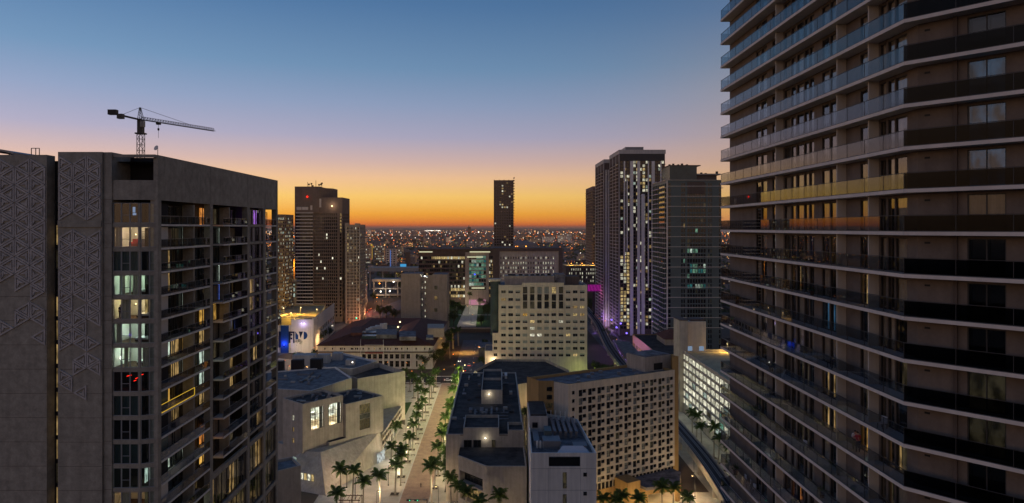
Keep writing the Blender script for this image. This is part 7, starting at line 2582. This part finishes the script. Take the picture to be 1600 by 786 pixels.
# ================================================================ BROADLEAF TREES AND SHRUBS
def tree_proto(name, label, cat, h, r, n, seed, mt='leaf'):
    rr = random.Random(seed)
    t = thing(name, label, cat, (0, 0, 0))
    b = MB()
    hc = h - r * .8
    b.tube((0, 0, 0), (0, 0, hc * .6), .28, 7, .2)
    tops = []
    for k in range(6):
        a = k * 1.05 + rr.uniform(-.3, .3)
        q_ = Vector((math.cos(a) * r * .5, math.sin(a) * r * .5, hc + rr.uniform(-.1, .35) * r))
        b.tube((0, 0, hc * .55), q_, .13, 5, .04)
        tops.append(q_)
    put('trunk', b.mesh('trunk', [M['bark']]), t)
    b = MB()
    cl = [Vector((rr.gauss(0, .42) * r, rr.gauss(0, .42) * r, hc + rr.uniform(-.35, .75) * r)) for _ in range(16)] + tops
    for _ in range(n):
        c = rr.choice(cl)
        d = Vector((rr.gauss(0, 1), rr.gauss(0, 1), rr.gauss(0, .8))).normalized() * r * .34 * rr.uniform(.3, 1.05)
        p = c + d
        s_ = rr.uniform(.16, .34)
        u = Vector((rr.gauss(0, 1), rr.gauss(0, 1), rr.gauss(0, 1))).normalized()
        v = u.cross(Vector((rr.gauss(0, 1), rr.gauss(0, 1), rr.gauss(0, 1)))).normalized()
        b.face([p - u * s_, p + v * s_ * .6, p + u * s_, p - v * s_ * .6], 0 if rr.random() < .75 else 1)
    put('crown', b.mesh('crown', [M['leaf'], M['leaf2']]), t)
    return t


TP = [tree_proto('broadleaf_tree', 'x', 'tree', 9.0, 4.2, 1500, 5), tree_proto('broadleaf_tree', 'x', 'tree', 7.2, 3.6, 1300, 9), tree_proto('broadleaf_tree', 'x', 'tree', 11.0, 4.6, 1800, 12)]
tu = [True] * 3
tc_ = 0


def place_tree(x, y, label, group, s=1.0):
    global tc_
    k = tc_ % 3
    tc_ += 1
    rz = R.uniform(0, 6.28)
    if tu[k]:
        tu[k] = False
        o = TP[k]
        o.location, o.rotation_euler, o.scale = (x, y, 0), (0, 0, rz), (s,) * 3
        o['label'] = label
    else:
        o = clone(TP[k], (x, y, 0), rz, label, s)
    o['group'] = group


TREES = [(664, 577, 'big dark tree before the right corner of the old courthouse', 1.1), (673, 574, 'broad dark tree right beside the biggest one at the courthouse corner', 1.25), (682, 576, 'dark tree between the courthouse corner and the avenue palms', 1.1), (690, 566, 'dark tree along the right flank of the old courthouse, nearest the front', 1.1),
         (696, 552, 'dark tree along the right flank of the old courthouse, midway', 1.1), (700, 540, 'dark tree along the right flank of the old courthouse, farthest back', 1.1),
         (755, 575, 'small tree at the right kerb of the avenue near the crossing', .9), (758, 545, 'tree at the right kerb of the avenue before the flat pavilion', 1.0), (762, 500, 'tree on the square beyond the bridge, right side, nearest', 1.2), (757, 492, 'tree on the square beyond the bridge, right side, middle', 1.2), (763, 485, 'tree on the square beyond the bridge, right side, farthest', 1.2),
         (703, 505, 'tree on the square beyond the bridge, left side, nearest', 1.2), (722, 492, 'tree on the square beyond the bridge, left side, by the light path', 1.2), (717, 484, 'tree on the square beyond the bridge, left side, farthest', 1.2),
         (709, 512, 'tree beside the railway bridge on the left of the square', 1.3), (711, 488, 'left tree of the square halfway to the glass courthouse', 1.4), (752, 508, 'tree beside the railway bridge on the right of the square', 1.3), (768, 494, 'tree of the square close to the office block flank', 1.4), (750, 482, 'right tree of the square nearest the glass courthouse', 1.3), (706, 481, 'left tree of the square nearest the glass courthouse', 1.3),
         (462, 549, 'round tree before the blue cut-out lettering, left of two', 1.15), (472, 550, 'round tree before the blue cut-out lettering, right of two', 1.15), (487, 546, 'small tree at the right end of the mural wall', .8), (498, 541, 'dark tree under the slanted windows right of the mural', 1.0), (506, 533, 'tree under the white light bars, left of two', 1.1), (514, 527, 'tree under the white light bars, right of two', 1.1),
         (492, 566, 'street tree among the orange lamps, farthest left street corner', .8), (470, 568, 'street tree with a green glow left of the old courthouse', .9), (478, 578, 'lower street tree among the orange lamps left of the old courthouse', .8),
         (594, 500, 'dark tree left of the blank grey block, left of three', 1.3), (604, 498, 'dark tree left of the blank grey block, middle of three', 1.5), (616, 500, 'dark tree touching the blank grey block, right of three', 1.5), (583, 474, 'tree before the parking deck by the orange lamp', 1.2),
         (923, 492, 'dark tree behind the office block at its right, left of two', 2.0), (932, 488, 'dark tree behind the office block at its right, right of two', 2.0),
         (948, 533, 'street tree in purple light at the ribbed tower foot', 1.0), (955, 540, 'street tree in purple light, nearer than the other', 1.0), (958, 520, 'street tree at the ribbed tower foot farther up the street', 1.0),
         (640, 594, 'low tree on the lawn corner behind the tall college block, right', .5), (634, 600, 'low tree on the lawn corner behind the tall college block, left', .5)]
for px, py, lab, s_ in TREES:
    p = at(px, py)
    place_tree(p.x, p.y, lab, 'street trees', s_)
for i, (x, y) in enumerate(((16.5, 322), (20, 317), (14, 312), (18.5, 306))):
    place_tree(x, y, ('brightly lit green tree between the college hall and the hotel, farthest', 'brightly lit green tree touching the hotel end wall', 'lit green tree close to the college hall wall', 'lit green tree nearest the service building')[i], 'lit trees in the gap', .95)
for x, y in ((15, 318), (21, 308), (12, 300)):
    lamp_light('garden_light', (x, y - 6, 13), 2600, (1, .97, .5), None, .3)
for i, (x, y) in enumerate(((62, 412), (66, 416), (70, 420), (60, 420))):
    place_tree(x, y, ('first', 'second', 'third', 'fourth')[i] + ' yellow green lit tree from the left at the foot of the office block', 'lit trees at the office block', .75)
for i in range(10):
    place_tree(R.uniform(-170, -95), 950 + i * 40, f'{ORD[i]} nearest tree of the belt behind the white floodlit parking deck', 'tree belt behind the deck', 1.8)


# ================================================================ LAMPS
lp_meshes = None


def lamp_proto(h, arm, mt):
    t = thing('street_lamp', 'x', 'street lamp', (0, 0, 0))
    b = MB(); b.tube((0, 0, 0), (0, 0, h), .10, 6, .06); b.tube((0, 0, 0), (0, 0, .5), .17, 6); put('pole', b.mesh('pole', [M['black']]), t)
    b = MB(); b.beam((0, 0, h), (arm, 0, h + .15), .07, .07); put('arm', b.mesh('arm', [M['black']]), t)
    b = MB(); b.box(arm - .35, -.18, h + .05, arm + .35, .18, h + .22); put('lamp_head', b.mesh('lamp_head', [M['black']]), t)
    b = MB(); b.box(arm - .3, -.15, h - .02, arm + .3, .15, h + .05); b.blob((arm, 0, h - .05), .22); put('bulb', b.mesh('bulb', [M[mt]]), t)
    return t


LW, LO_ = lamp_proto(7.0, .8, 'e_warm'), lamp_proto(8.0, 1.6, 'e_orange')
lused = {}


def place_lamp(pro, x, y, rz, label, group, power, col, h, arm):
    if pro.name not in lused:
        lused[pro.name] = 1
        o = pro
        o.location, o.rotation_euler = (x, y, 0), (0, 0, rz)
        o['label'] = label
    else:
        o = clone(pro, (x, y, 0), rz, label)
    o['group'] = group
    lamp_light('lamp_light', (x + arm * math.cos(rz), y + arm * math.sin(rz), h - .45), power, col, None, .25)


WARM, SOD = (1, .77, .50), (1, .50, .16)
for i, y in enumerate((215, 238, 261, 284, 307, 330, 353, 378)):
    place_lamp(LW, -38.0, y, 0, f'{ORD[i]} lamp post from the camera on the plaza left of the promenade', 'promenade lamps', 1900, WARM, 7.0, .8)
    place_lamp(LW, -18.9, y + 4, math.pi, f'{ORD[i]} lamp post from the camera along the college hall side of the promenade', 'promenade lamps', 1500 if y < 300 else 2000, WARM, 7.0, .8)
for i, (x, y) in enumerate(((-47, 226), (-50, 212), (-52, 236), (-12, 197), (3, 190), (34, 198), (46, 196), (58, 214), (66, 228), (63, 200), (72, 250))):
    place_lamp(LW, x, y, R.uniform(0, 6), ('lamp post before the lit college entrance', 'lamp post nearest the camera at the splayed college wall', 'lamp post close to the low slit windows of the college', 'lamp post before the loggia of the college hall', 'lamp post left of the white service block foot', 'lamp post before the hotel, left one of three', 'lamp post before the hotel, middle one of three', 'lamp post at the right end of the hotel canopy', 'lamp post under the elevated track by the hotel', 'lamp post on the pavement between hotel and track', 'lamp post on the far side of the hotel end wall')[i], 'forecourt lamps', 950, WARM, 7.0, .8)
for i, (px, py) in enumerate(((478, 573), (492, 560), (466, 585), (449, 592), (500, 546), (455, 600), (441, 583))):
    p = at(px, py)
    place_lamp(LO_, p.x, p.y, R.uniform(0, 6), ('orange street lamp midway between mural and courthouse', 'orange street lamp nearest the left courthouse corner', 'orange street lamp among the lowest street trees', 'orange street lamp close to the left tower edge', 'orange street lamp right of the mural wall', 'lowest orange street lamp behind the college cooling units', 'orange street lamp at the extreme left of the street corner')[i], 'orange street lamps', 2600, (1, .58, .25), 8.0, 1.6)
for i, (px, py) in enumerate(((538, 505), (552, 500), (560, 492), (571, 486), (590, 482), (548, 512))):
    p = at(px, py)
    place_lamp(LO_, p.x, p.y, R.uniform(0, 6), ('orange lamp at the beige tower foot', 'orange lamp in the street right of the beige tower', 'orange lamp before the glass stair of the banded block', 'orange lamp under the red signs', 'orange lamp before the floodlit deck', 'lowest orange lamp of the street behind the courthouse')[i], 'orange street lamps', 3600, (1, .55, .25), 8.0, 1.6)
for i, (px, py) in enumerate(((708, 590), (742, 588), (745, 560), (706, 572), (690, 598), (640, 601), (790, 601))):
    p = at(px, py)
    place_lamp(LO_, p.x, p.y, R.uniform(0, 6), ('street lamp at the left corner of the avenue crossing', 'street lamp at the right corner of the avenue crossing', 'street lamp halfway up the avenue on the right', 'street lamp up the avenue before the courthouse trees', 'street lamp where the promenade meets the cross street', 'street lamp on the cross street behind the tall college block', 'street lamp on the cross street behind the low hall')[i], 'crossing lamps', 500, (1, .7, .45), 8.0, 1.6)
for i, (px, py) in enumerate(((582, 494), (596, 480), (607, 474), (588, 472), (575, 500), (569, 508))):
    p = at(px, py)
    place_lamp(LO_, p.x, p.y, R.uniform(0, 6), ('orange lamp by the left of the dark trees', 'orange lamp at the edge of the floodlit yard', 'orange lamp between the yard and the blank grey block', 'orange lamp close under the parking deck', 'orange lamp at the bend behind the courthouse', 'orange lamp low in the street behind the tiled roof')[i], 'orange street lamps', 5200, (1, .48, .25), 8.0, 1.6)
for i, (px, py) in enumerate(((520, 585), (545, 586), (575, 587), (605, 587), (635, 588), (660, 588))):  # fill lamps added to lift the dark courthouse front
    p = at(px, py)
    place_lamp(LO_, p.x, p.y, math.pi / 2, ORD[i] + ' added fill lamp from the left along the front of the old courthouse', 'added courthouse lamps', 600, (1, .75, .5), 8.0, 1.6)
for i, (px, py) in enumerate(((770, 583), (800, 580), (835, 578), (870, 577), (905, 577))):  # more added fill, brightening the office block front
    p = at(px, py)
    place_lamp(LO_, p.x, p.y, math.pi / 2, ORD[i] + ' added fill lamp from the left along the foot of the office block', 'added office block lamps', 900, (1, .8, .52), 8.0, 1.6)
for i, (px, py) in enumerate(((736, 505), (732, 490), (744, 482), (720, 478))):
    p = at(px, py)
    place_lamp(LO_, p.x, p.y, R.uniform(0, 6), ('nearest', 'second nearest', 'third nearest', 'farthest')[i] + ' lamp on the pale square before the glass courthouse', 'square lamps', 3800, (1, .86, .62), 8.0, 1.6)
for i, (px, py) in enumerate(((938, 512), (942, 525), (952, 538), (962, 548), (948, 515))):
    p = at(px, py)
    place_lamp(LO_, p.x, p.y, R.uniform(0, 6), ORD[i] + ' listed' if False else ('farthest lamp post in the purple lit railway street', 'lamp post midway along the purple lit railway street', 'lamp post in the purple street near the station canopy', 'nearest lamp post in the purple lit railway street', 'lamp post close under the ribbed tower ribs')[i], 'railway street lamps', 2200, (1, .75, .5), 8.0, 1.6)
for y in (455, 480, 510, 540, 580, 620):
    lamp_light('purple_facade_light', (91.0, y, 8), 6500, (.30, .16, 1), None, .4)
for i, (y, z) in enumerate(((530, 8), (555, 12), (575, 6), (600, 9))):
    t = thing('purple_light', ('nearest', 'second nearest', 'third nearest', 'farthest')[i] + ' purple glowing ball on the foot of the ribbed tower', 'light', (100.4, y, z))
    b = MB(); b.blob((0, 0, 0), .8); put('bulb', b.mesh('bulb', [emit('lamp_violet', (130, 110, 255), 3)]), t)
    b = MB(); b.beam((0, 0, 0), (1.6, 0, 0), .2, .2); put('bracket', b.mesh('bracket', [M['black']]), t)

# ================================================================ TRAFFIC SIGNALS
t = thing('traffic_signal', 'black signal beam with two green lamps at the promenade foot', 'traffic light', (-21.6, 210, 0))
b = MB(); b.tube((0, 0, 0), (0, 0, 6.6), .14, 8, .1); put('pole', b.mesh('pole', [M['black']]), t)
b = MB(); b.beam((0, 0, 6.2), (-6.2, 0, 6.4), .14, .14); put('beam', b.mesh('beam', [M['black']]), t)
for x in (-5.6, -3.2):
    b = MB(); b.box(x - .75, -.15, 5.9, x + .75, .15, 6.35); h_ = put('signal_head', b.mesh('signal_head', [M['black']]), t)
    b = MB(); b.blob((x + .3, -.2, 6.12), .17)
    l_ = bpy.data.objects.new('green_lens', b.mesh('green_lens', [M['e_green']])); COL.objects.link(l_); l_.parent = h_
b = MB(); b.box(-1.2, -.05, 6.1, -.4, .05, 6.5); put('sign_plate', b.mesh('sign_plate', [M['metal']]), t)
for i, (px, py, z) in enumerate(((557, 497, 6), (461, 554, 6))):
    p = at(px, py, z)
    t = thing('traffic_signal', ('green traffic signal in the street behind the old courthouse', 'green traffic signal under the trees before the mural')[i], 'traffic light', (p.x, p.y, 0))
    b = MB(); b.tube((0, 0, 0), (0, 0, z), .14, 6); put('pole', b.mesh('pole', [M['black']]), t)
    b = MB(); b.box(-.4, .1, z - 1, .4, .5, z + .5); put('signal_head', b.mesh('signal_head', [M['black']]), t)
    b = MB(); b.blob((0, -.4, z), .75); put('green_lens', b.mesh('green_lens', [M['e_green']]), t)

# ================================================================ CARS
def car_proto(paint):
    t = thing('car', 'x', 'car', (0, 0, 0))
    b = MB()                                          # body: long axis y, tail at -y
    prof = [(-2.2, .45), (-2.25, .85), (-2.0, .98), (-1.3, 1.02), (1.0, 1.0), (2.1, .82), (2.25, .6), (2.2, .4)]
    for s_ in (-1, 1):
        b.face([(s_ * .9, y, z) for y, z in prof][::s_])
    for k in range(len(prof)):
        (y0, z0), (y1, z1) = prof[k], prof[(k + 1) % len(prof)]
        b.face([(-.9, y0, z0), (.9, y0, z0), (.9, y1, z1), (-.9, y1, z1)])
    put('body', b.mesh('body', [M[paint]]), t)
    b = MB()
    lo_ = [(-.84, -1.75, 1.0), (.84, -1.75, 1.0), (.84, 1.05, 1.0), (-.84, 1.05, 1.0)]
    hi_ = [(-.68, -1.15, 1.46), (.68, -1.15, 1.46), (.68, .35, 1.48), (-.68, .35, 1.48)]
    b.solid(lo_ + hi_, [(0, 1, 5, 4), (1, 2, 6, 5), (2, 3, 7, 6), (3, 0, 4, 7)]); put('windows', b.mesh('windows', [M['win']]), t)
    b = MB(); b.box(-.7, -1.17, 1.46, .7, .37, 1.5); put('car_roof', b.mesh('car_roof', [M[paint]]), t)
    for x in (-.82, .82):
        for y in (-1.35, 1.35):
            b = MB(); b.tube((x - .1, y, .33), (x + .1, y, .33), .33, 10); put('wheel', b.mesh('wheel', [M['black']]), t)
    for x in (-.62, .62):
        b = MB(); b.box(x - .24, -2.33, .66, x + .24, -2.2, .86); put('tail_light', b.mesh('tail_light', [M['e_red']]), t)
        b = MB(); b.box(x - .22, 2.2, .58, x + .22, 2.3, .78); put('headlight', b.mesh('headlight', [M['e_white']]), t)
    return t


CP_ = {k: car_proto(k) for k in ('car_red', 'car_white', 'car_dark')}
cu = {}


def place_car(kind, x, y, rz, label, group='cars on the streets'):
    if kind not in cu:
        cu[kind] = 1
        o = CP_[kind]
        o.location, o.rotation_euler = (x, y, .04), (0, 0, rz)
        o['label'] = label
    else:
        o = clone(CP_[kind], (x, y, .04), rz, label)
    o['group'] = group


CARS = [('car_dark', 722, 588, 0, 'dark car with glowing tail lights waiting at the avenue crossing, left of three'), ('car_red', 729, 587.5, 0, 'red car waiting in the middle at the avenue crossing'), ('car_white', 736, 586.5, 0, 'white car waiting at the avenue crossing, right of three'),
        ('car_dark', 726, 580, 0, 'dark car queuing up the avenue behind the crossing, nearest'), ('car_white', 733, 572, 0, 'white car farther up the dark avenue'), ('car_dark', 718, 565, math.pi, 'dark car coming down the avenue in the left lane'),
        ('car_white', 700, 595.5, -1.57, 'white car driving along the cross street by the promenade end'), ('car_dark', 655, 597, -1.57, 'dark car on the cross street behind the tall college block'), ('car_red', 675, 594.5, 1.57, 'red car on the cross street left of the promenade end'),
        ('car_dark', 940, 516, 0, 'dark car in the purple street, farthest up'), ('car_red', 944, 522, 0, 'red car in the purple street before the ribbed tower'), ('car_white', 938, 508, math.pi, 'white car with headlights coming down the purple street'), ('car_dark', 952, 533, 0, 'dark car in the purple street near the station canopy'), ('car_white', 947, 526, math.pi, 'white car with headlights midway in the purple street'),
        ('car_dark', 552, 507, .25, 'dark car with red lights behind the courthouse, nearest of the street'), ('car_red', 560, 500, .25, 'red car following up the street behind the courthouse'), ('car_white', 566, 494, .25, 'white car farther up the street behind the courthouse'), ('car_dark', 572, 489, .25, 'dark car under the red signs'), ('car_red', 577, 485, .25, 'red car at the far end of the street under the red signs'),
        ('car_white', 447, 598, .3, 'white car among the orange lamps at the left tower edge'), ('car_dark', 460, 590, .3, 'dark car among the orange lamps by the street trees'), ('car_red', 486, 566, .3, 'red car under the orange lamps by the courthouse corner'),
        ('car_white', 590, 487, 1.2, 'white car parked before the floodlit deck, left'), ('car_dark', 600, 485, 1.2, 'dark car parked before the floodlit deck, middle'), ('car_red', 608, 483, 1.2, 'red car parked before the floodlit deck, right')]
for kd, px, py, rz, lab in CARS:
    p = at(px, py)
    place_car(kd, p.x, p.y, rz, lab)
for px, py, pw in ((722, 590, 500), (731, 590, 700), (738, 589, 500), (566, 496, 1200), (575, 490, 1500), (556, 505, 900)):
    p = at(px, py, 1.2)
    lamp_light('tail_light_glow', p, pw, (1, .10, .06), None, .3)

# ================================================================ BENCHES on the plaza
def bench(x, y, label):
    t = thing('bench', label, 'bench', (x, y, .03), 'benches along the promenade')
    for k in range(3):
        b = MB(); b.box(-.9, -.25 + .17 * k, .42, .9, -.11 + .17 * k, .47); put('seat_slat', b.mesh('seat_slat', [M['wood']]), t)
    for sx in (-.7, .7):
        b = MB(); b.box(sx - .05, -.22, 0, sx + .05, .22, .42); put('leg', b.mesh('leg', [M['black']]), t)


for i, y in enumerate((240, 269, 283, 297, 325, 339)):
    bench(-33.2, y, f'{ORD[i]} bench from the camera at the left edge of the brick promenade')

# thin posts of an arbour before the college entrance
t = thing('arbour_frame', 'bare timber arbour frame standing before the college entrance', 'arbour', (-47, 219, 0))
for x in (-3, 0, 3):
    for y in (-2, 2):
        b = MB(); b.tube((x, y, 0), (x, y, 3.2), .09, 6); put('post', b.mesh('post', [M['wood']]), t)
for y in (-2, 2):
    b = MB(); b.box(-3.4, y - .08, 3.2, 3.4, y + .08, 3.4); put('beam', b.mesh('beam', [M['wood']]), t)
for k in range(6):
    b = MB(); b.box(-3.1 + k * 1.2, -2.5, 3.41, -2.98 + k * 1.2, 2.5, 3.52); put('rafter', b.mesh('rafter', [M['wood']]), t)


# ================================================================ PEOPLE
def skin_chain(name, verts, edges, radii, mtl, root=0):
    me = bpy.data.meshes.new(name)
    me.from_pydata(verts, edges, [])
    me.materials.append(M[mtl])
    o = bpy.data.objects.new(name, me)
    COL.objects.link(o)
    md = o.modifiers.new('skin', 'SKIN')
    md.use_smooth_shade = True
    lay = me.skin_vertices[0] if me.skin_vertices else None
    if lay is None:
        import bmesh
        bm = bmesh.new(); bm.from_mesh(me)
        bm.verts.layers.skin.verify()
        bm.to_mesh(me); bm.free()
        lay = me.skin_vertices[0]
    for i, r in enumerate(radii):
        lay.data[i].radius = (r, r) if not isinstance(r, tuple) else r
        lay.data[i].use_root = (i == root)
    o.modifiers.new('smooth', 'SUBSURF').levels = 1
    o.modifiers['smooth'].render_levels = 1
    return o


def person(label, loc, rz, shirt, trousers, lean=0.0, arm=(.35, .35), raised=0.0, group=None, step=0.0, hair='hair'):
    """standing adult 1.72 m: pelvis root; lean bends the trunk forward (+y is forward), arm = how far each forearm reaches forward"""
    t = thing('person', label, 'person', loc, group, rz)
    H = lambda x, y, z: (x, y + lean * max(0, z - .95) ** 1.2, z)
    v = [H(0, 0, .95), H(0, 0, 1.12), H(0, .01, 1.32), H(0, 0, 1.44), H(0, .01, 1.53), H(0, .03, 1.62), H(0, .03, 1.72)]
    r = [(.16, .12), (.14, .105), (.165, .115), (.09, .075), .055, (.082, .10), (.06, .075)]
    e = [(0, 1), (1, 2), (2, 3), (3, 4), (4, 5), (5, 6)]

    def add(p, rad, prev):
        v.append(p); r.append(rad); e.append((prev, len(v) - 1))
        return len(v) - 1
    for s_, a, st in ((-1, arm[0], step), (1, arm[1], -step)):
        i = add(H(s_ * .18, 0, 1.41), .062, 3)
        i = add(H(s_ * .23, -.02 + a * .15, 1.14), .045, i)
        i = add(H(s_ * (.20 - .08 * a), .05 + a * .62, .93 + a * .26 + raised), .034, i)
        w_ = i
        i = add(H(s_ * (.195 - .09 * a), .07 + a * .70, .87 + a * .27 + raised), (.036, .02), w_)
        for k in range(4):
            add(H(s_ * (.20 - .09 * a) + (k - 1.5) * .019, .09 + a * .80, .79 + a * .28 + raised - .008 * abs(k - 1.5)), .009, i)
        add(H(s_ * (.16 - .09 * a), .11 + a * .74, .84 + a * .28 + raised), .010, w_)
        i = add((s_ * .10, .0, .90), .095, 0)
        i = add((s_ * .11, .03 + st * .25, .50), .062, i)
        i = add((s_ * .11, -.01 + st * .45, .09), .042, i)
        add((s_ * .125, .16 + st * .45, .035), .038, i)
    b_ = skin_chain('body', v, e, r, 'skin'); b_.parent = t
    sv = v[0:4] + [v[7], v[8]]
    n0 = 7
    per = (len(v) - 7) // 2
    L7, R7 = 7, 7 + per
    sv = [v[0], v[1], v[2], v[3], v[L7], v[L7 + 1], v[R7], v[R7 + 1]]
    o = skin_chain('shirt', sv, [(0, 1), (1, 2), (2, 3), (3, 4), (4, 5), (3, 6), (6, 7)], [(.172, .135), (.155, .12), (.178, .13), (.10, .088), .076, .06, .076, .06], shirt); o.parent = t
    lg = per - 4
    tv = [v[0], v[L7 + lg], v[L7 + lg + 1], v[L7 + lg + 2], v[R7 + lg], v[R7 + lg + 1], v[R7 + lg + 2]]
    o = skin_chain('trousers', tv, [(0, 1), (1, 2), (2, 3), (0, 4), (4, 5), (5, 6)], [(.168, .13), .11, .078, .058, .11, .078, .058], trousers); o.parent = t
    hb_ = MB()
    c = Vector(v[5])
    for i in range(5):
        for k in range(10):
            P_ = lambda i, k: c + Vector((.098 * math.cos(k * .628) * math.cos(i * .3), -.018 + .115 * math.sin(k * .628) * math.cos(i * .3), .005 + .125 * math.sin(i * .3)))
            hb_.face([P_(i, k), P_(i, k + 1), P_(i + 1, k + 1), P_(i + 1, k)])
    put('hair', hb_.mesh('hair', [M[hair]]), t)
    f_ = MB()
    f_.solid([c + Vector(p) for p in ((-.014, .095, .0), (.014, .095, .0), (0, .125, -.012), (0, .095, .04))], [(0, 1, 2), (1, 3, 2), (3, 0, 2)]); put('nose', f_.mesh('nose', [M['skin']]), t)
    for s_ in (-1, 1):
        f_ = MB(); f_.blob(c + Vector((s_ * .033, .093, .022)), .012); put('eye', f_.mesh('eye', [M['black']]), t)
        f_ = MB(); f_.blob(c + Vector((s_ * .092, .0, .0)), .022); put('ear', f_.mesh('ear', [M['skin']]), t)
    f_ = MB(); c2 = c + Vector((0, .088, -.045)); f_.box(c2.x - .024, c2.y, c2.z - .005, c2.x + .024, c2.y + .012, c2.z + .005); put('mouth', f_.mesh('mouth', [M['car_red']]), t)
    return t


zb6 = zk(-6) + .262
person('person in a white shirt leaning into an embrace on a balcony of the right tower', (29.60, 56.55, zb6), math.radians(165), 'cloth_white', 'cloth_dark', .25, (.9, .8), .12, 'couple on the balcony')
person('dark haired person in red clothes embraced on a balcony of the right tower', (29.55, 55.95, zb6), math.radians(-10), 'cloth_red', 'cloth_dark', .12, (.8, .9), .10, 'couple on the balcony')
person('person in dark clothes standing at the window of a warm lit corner flat', (-47.3, 85.75, 90.57 - 12), math.radians(180), 'cloth_dark', 'cloth_dark', 0, (.1, .1))
person('tiny person walking alone on the brick promenade', (-26.4, 236, .07), math.radians(170), 'cloth_dark', 'cloth_dark', .05, (.3, .1), 0, None, .5)

for y in (240, 254, 268, 282, 296, 312, 328, 344, 360, 376):  # the nearer ones are added to green up the palm crowns
    lamp_light('palm_light', (-18.0, y, 13.8), 1500 if y < 265 else (3200 if y < 300 else 6000), (.92, 1, .45), None, .2)
for x, y in ((-37, 312), (-37, 340), (-37, 366), (-36, 275), (-36, 250)):  # lights without fixtures, added to brighten the left palms
    lamp_light('palm_fill_light', (x, y, 1.4), 500, (.95, 1, .6), None, .2)
# point lights added for the warm city glow over the plain
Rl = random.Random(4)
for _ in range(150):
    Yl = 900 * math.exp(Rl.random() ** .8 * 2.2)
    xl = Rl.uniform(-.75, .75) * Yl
    lamp_light('plain_glow_light', (xl, Yl, 16 + Yl * .006), 16000 * (Yl / 900) ** 2, (1, .50, .19), None, 4.0)
# ================================================================ HAZE over the plain
m = bpy.data.materials.new('evening_haze')
m.use_nodes = True
t_ = m.node_tree
t_.nodes.remove(t_.nodes['Principled BSDF'])
pv = t_.nodes.new('ShaderNodeVolumePrincipled')
pv.inputs['Color'].default_value = (1.0, .78, .58, 1)
pv.inputs['Density'].default_value = .000022
pv.inputs['Anisotropy'].default_value = .3
t_.links.new(pv.outputs[0], t_.nodes['Material Output'].inputs['Volume'])
b = MB()
b.box(-61000, -4000, -1, 61000, 91000, 172)
o = b.build('haze', m)
o['kind'] = 'stuff'
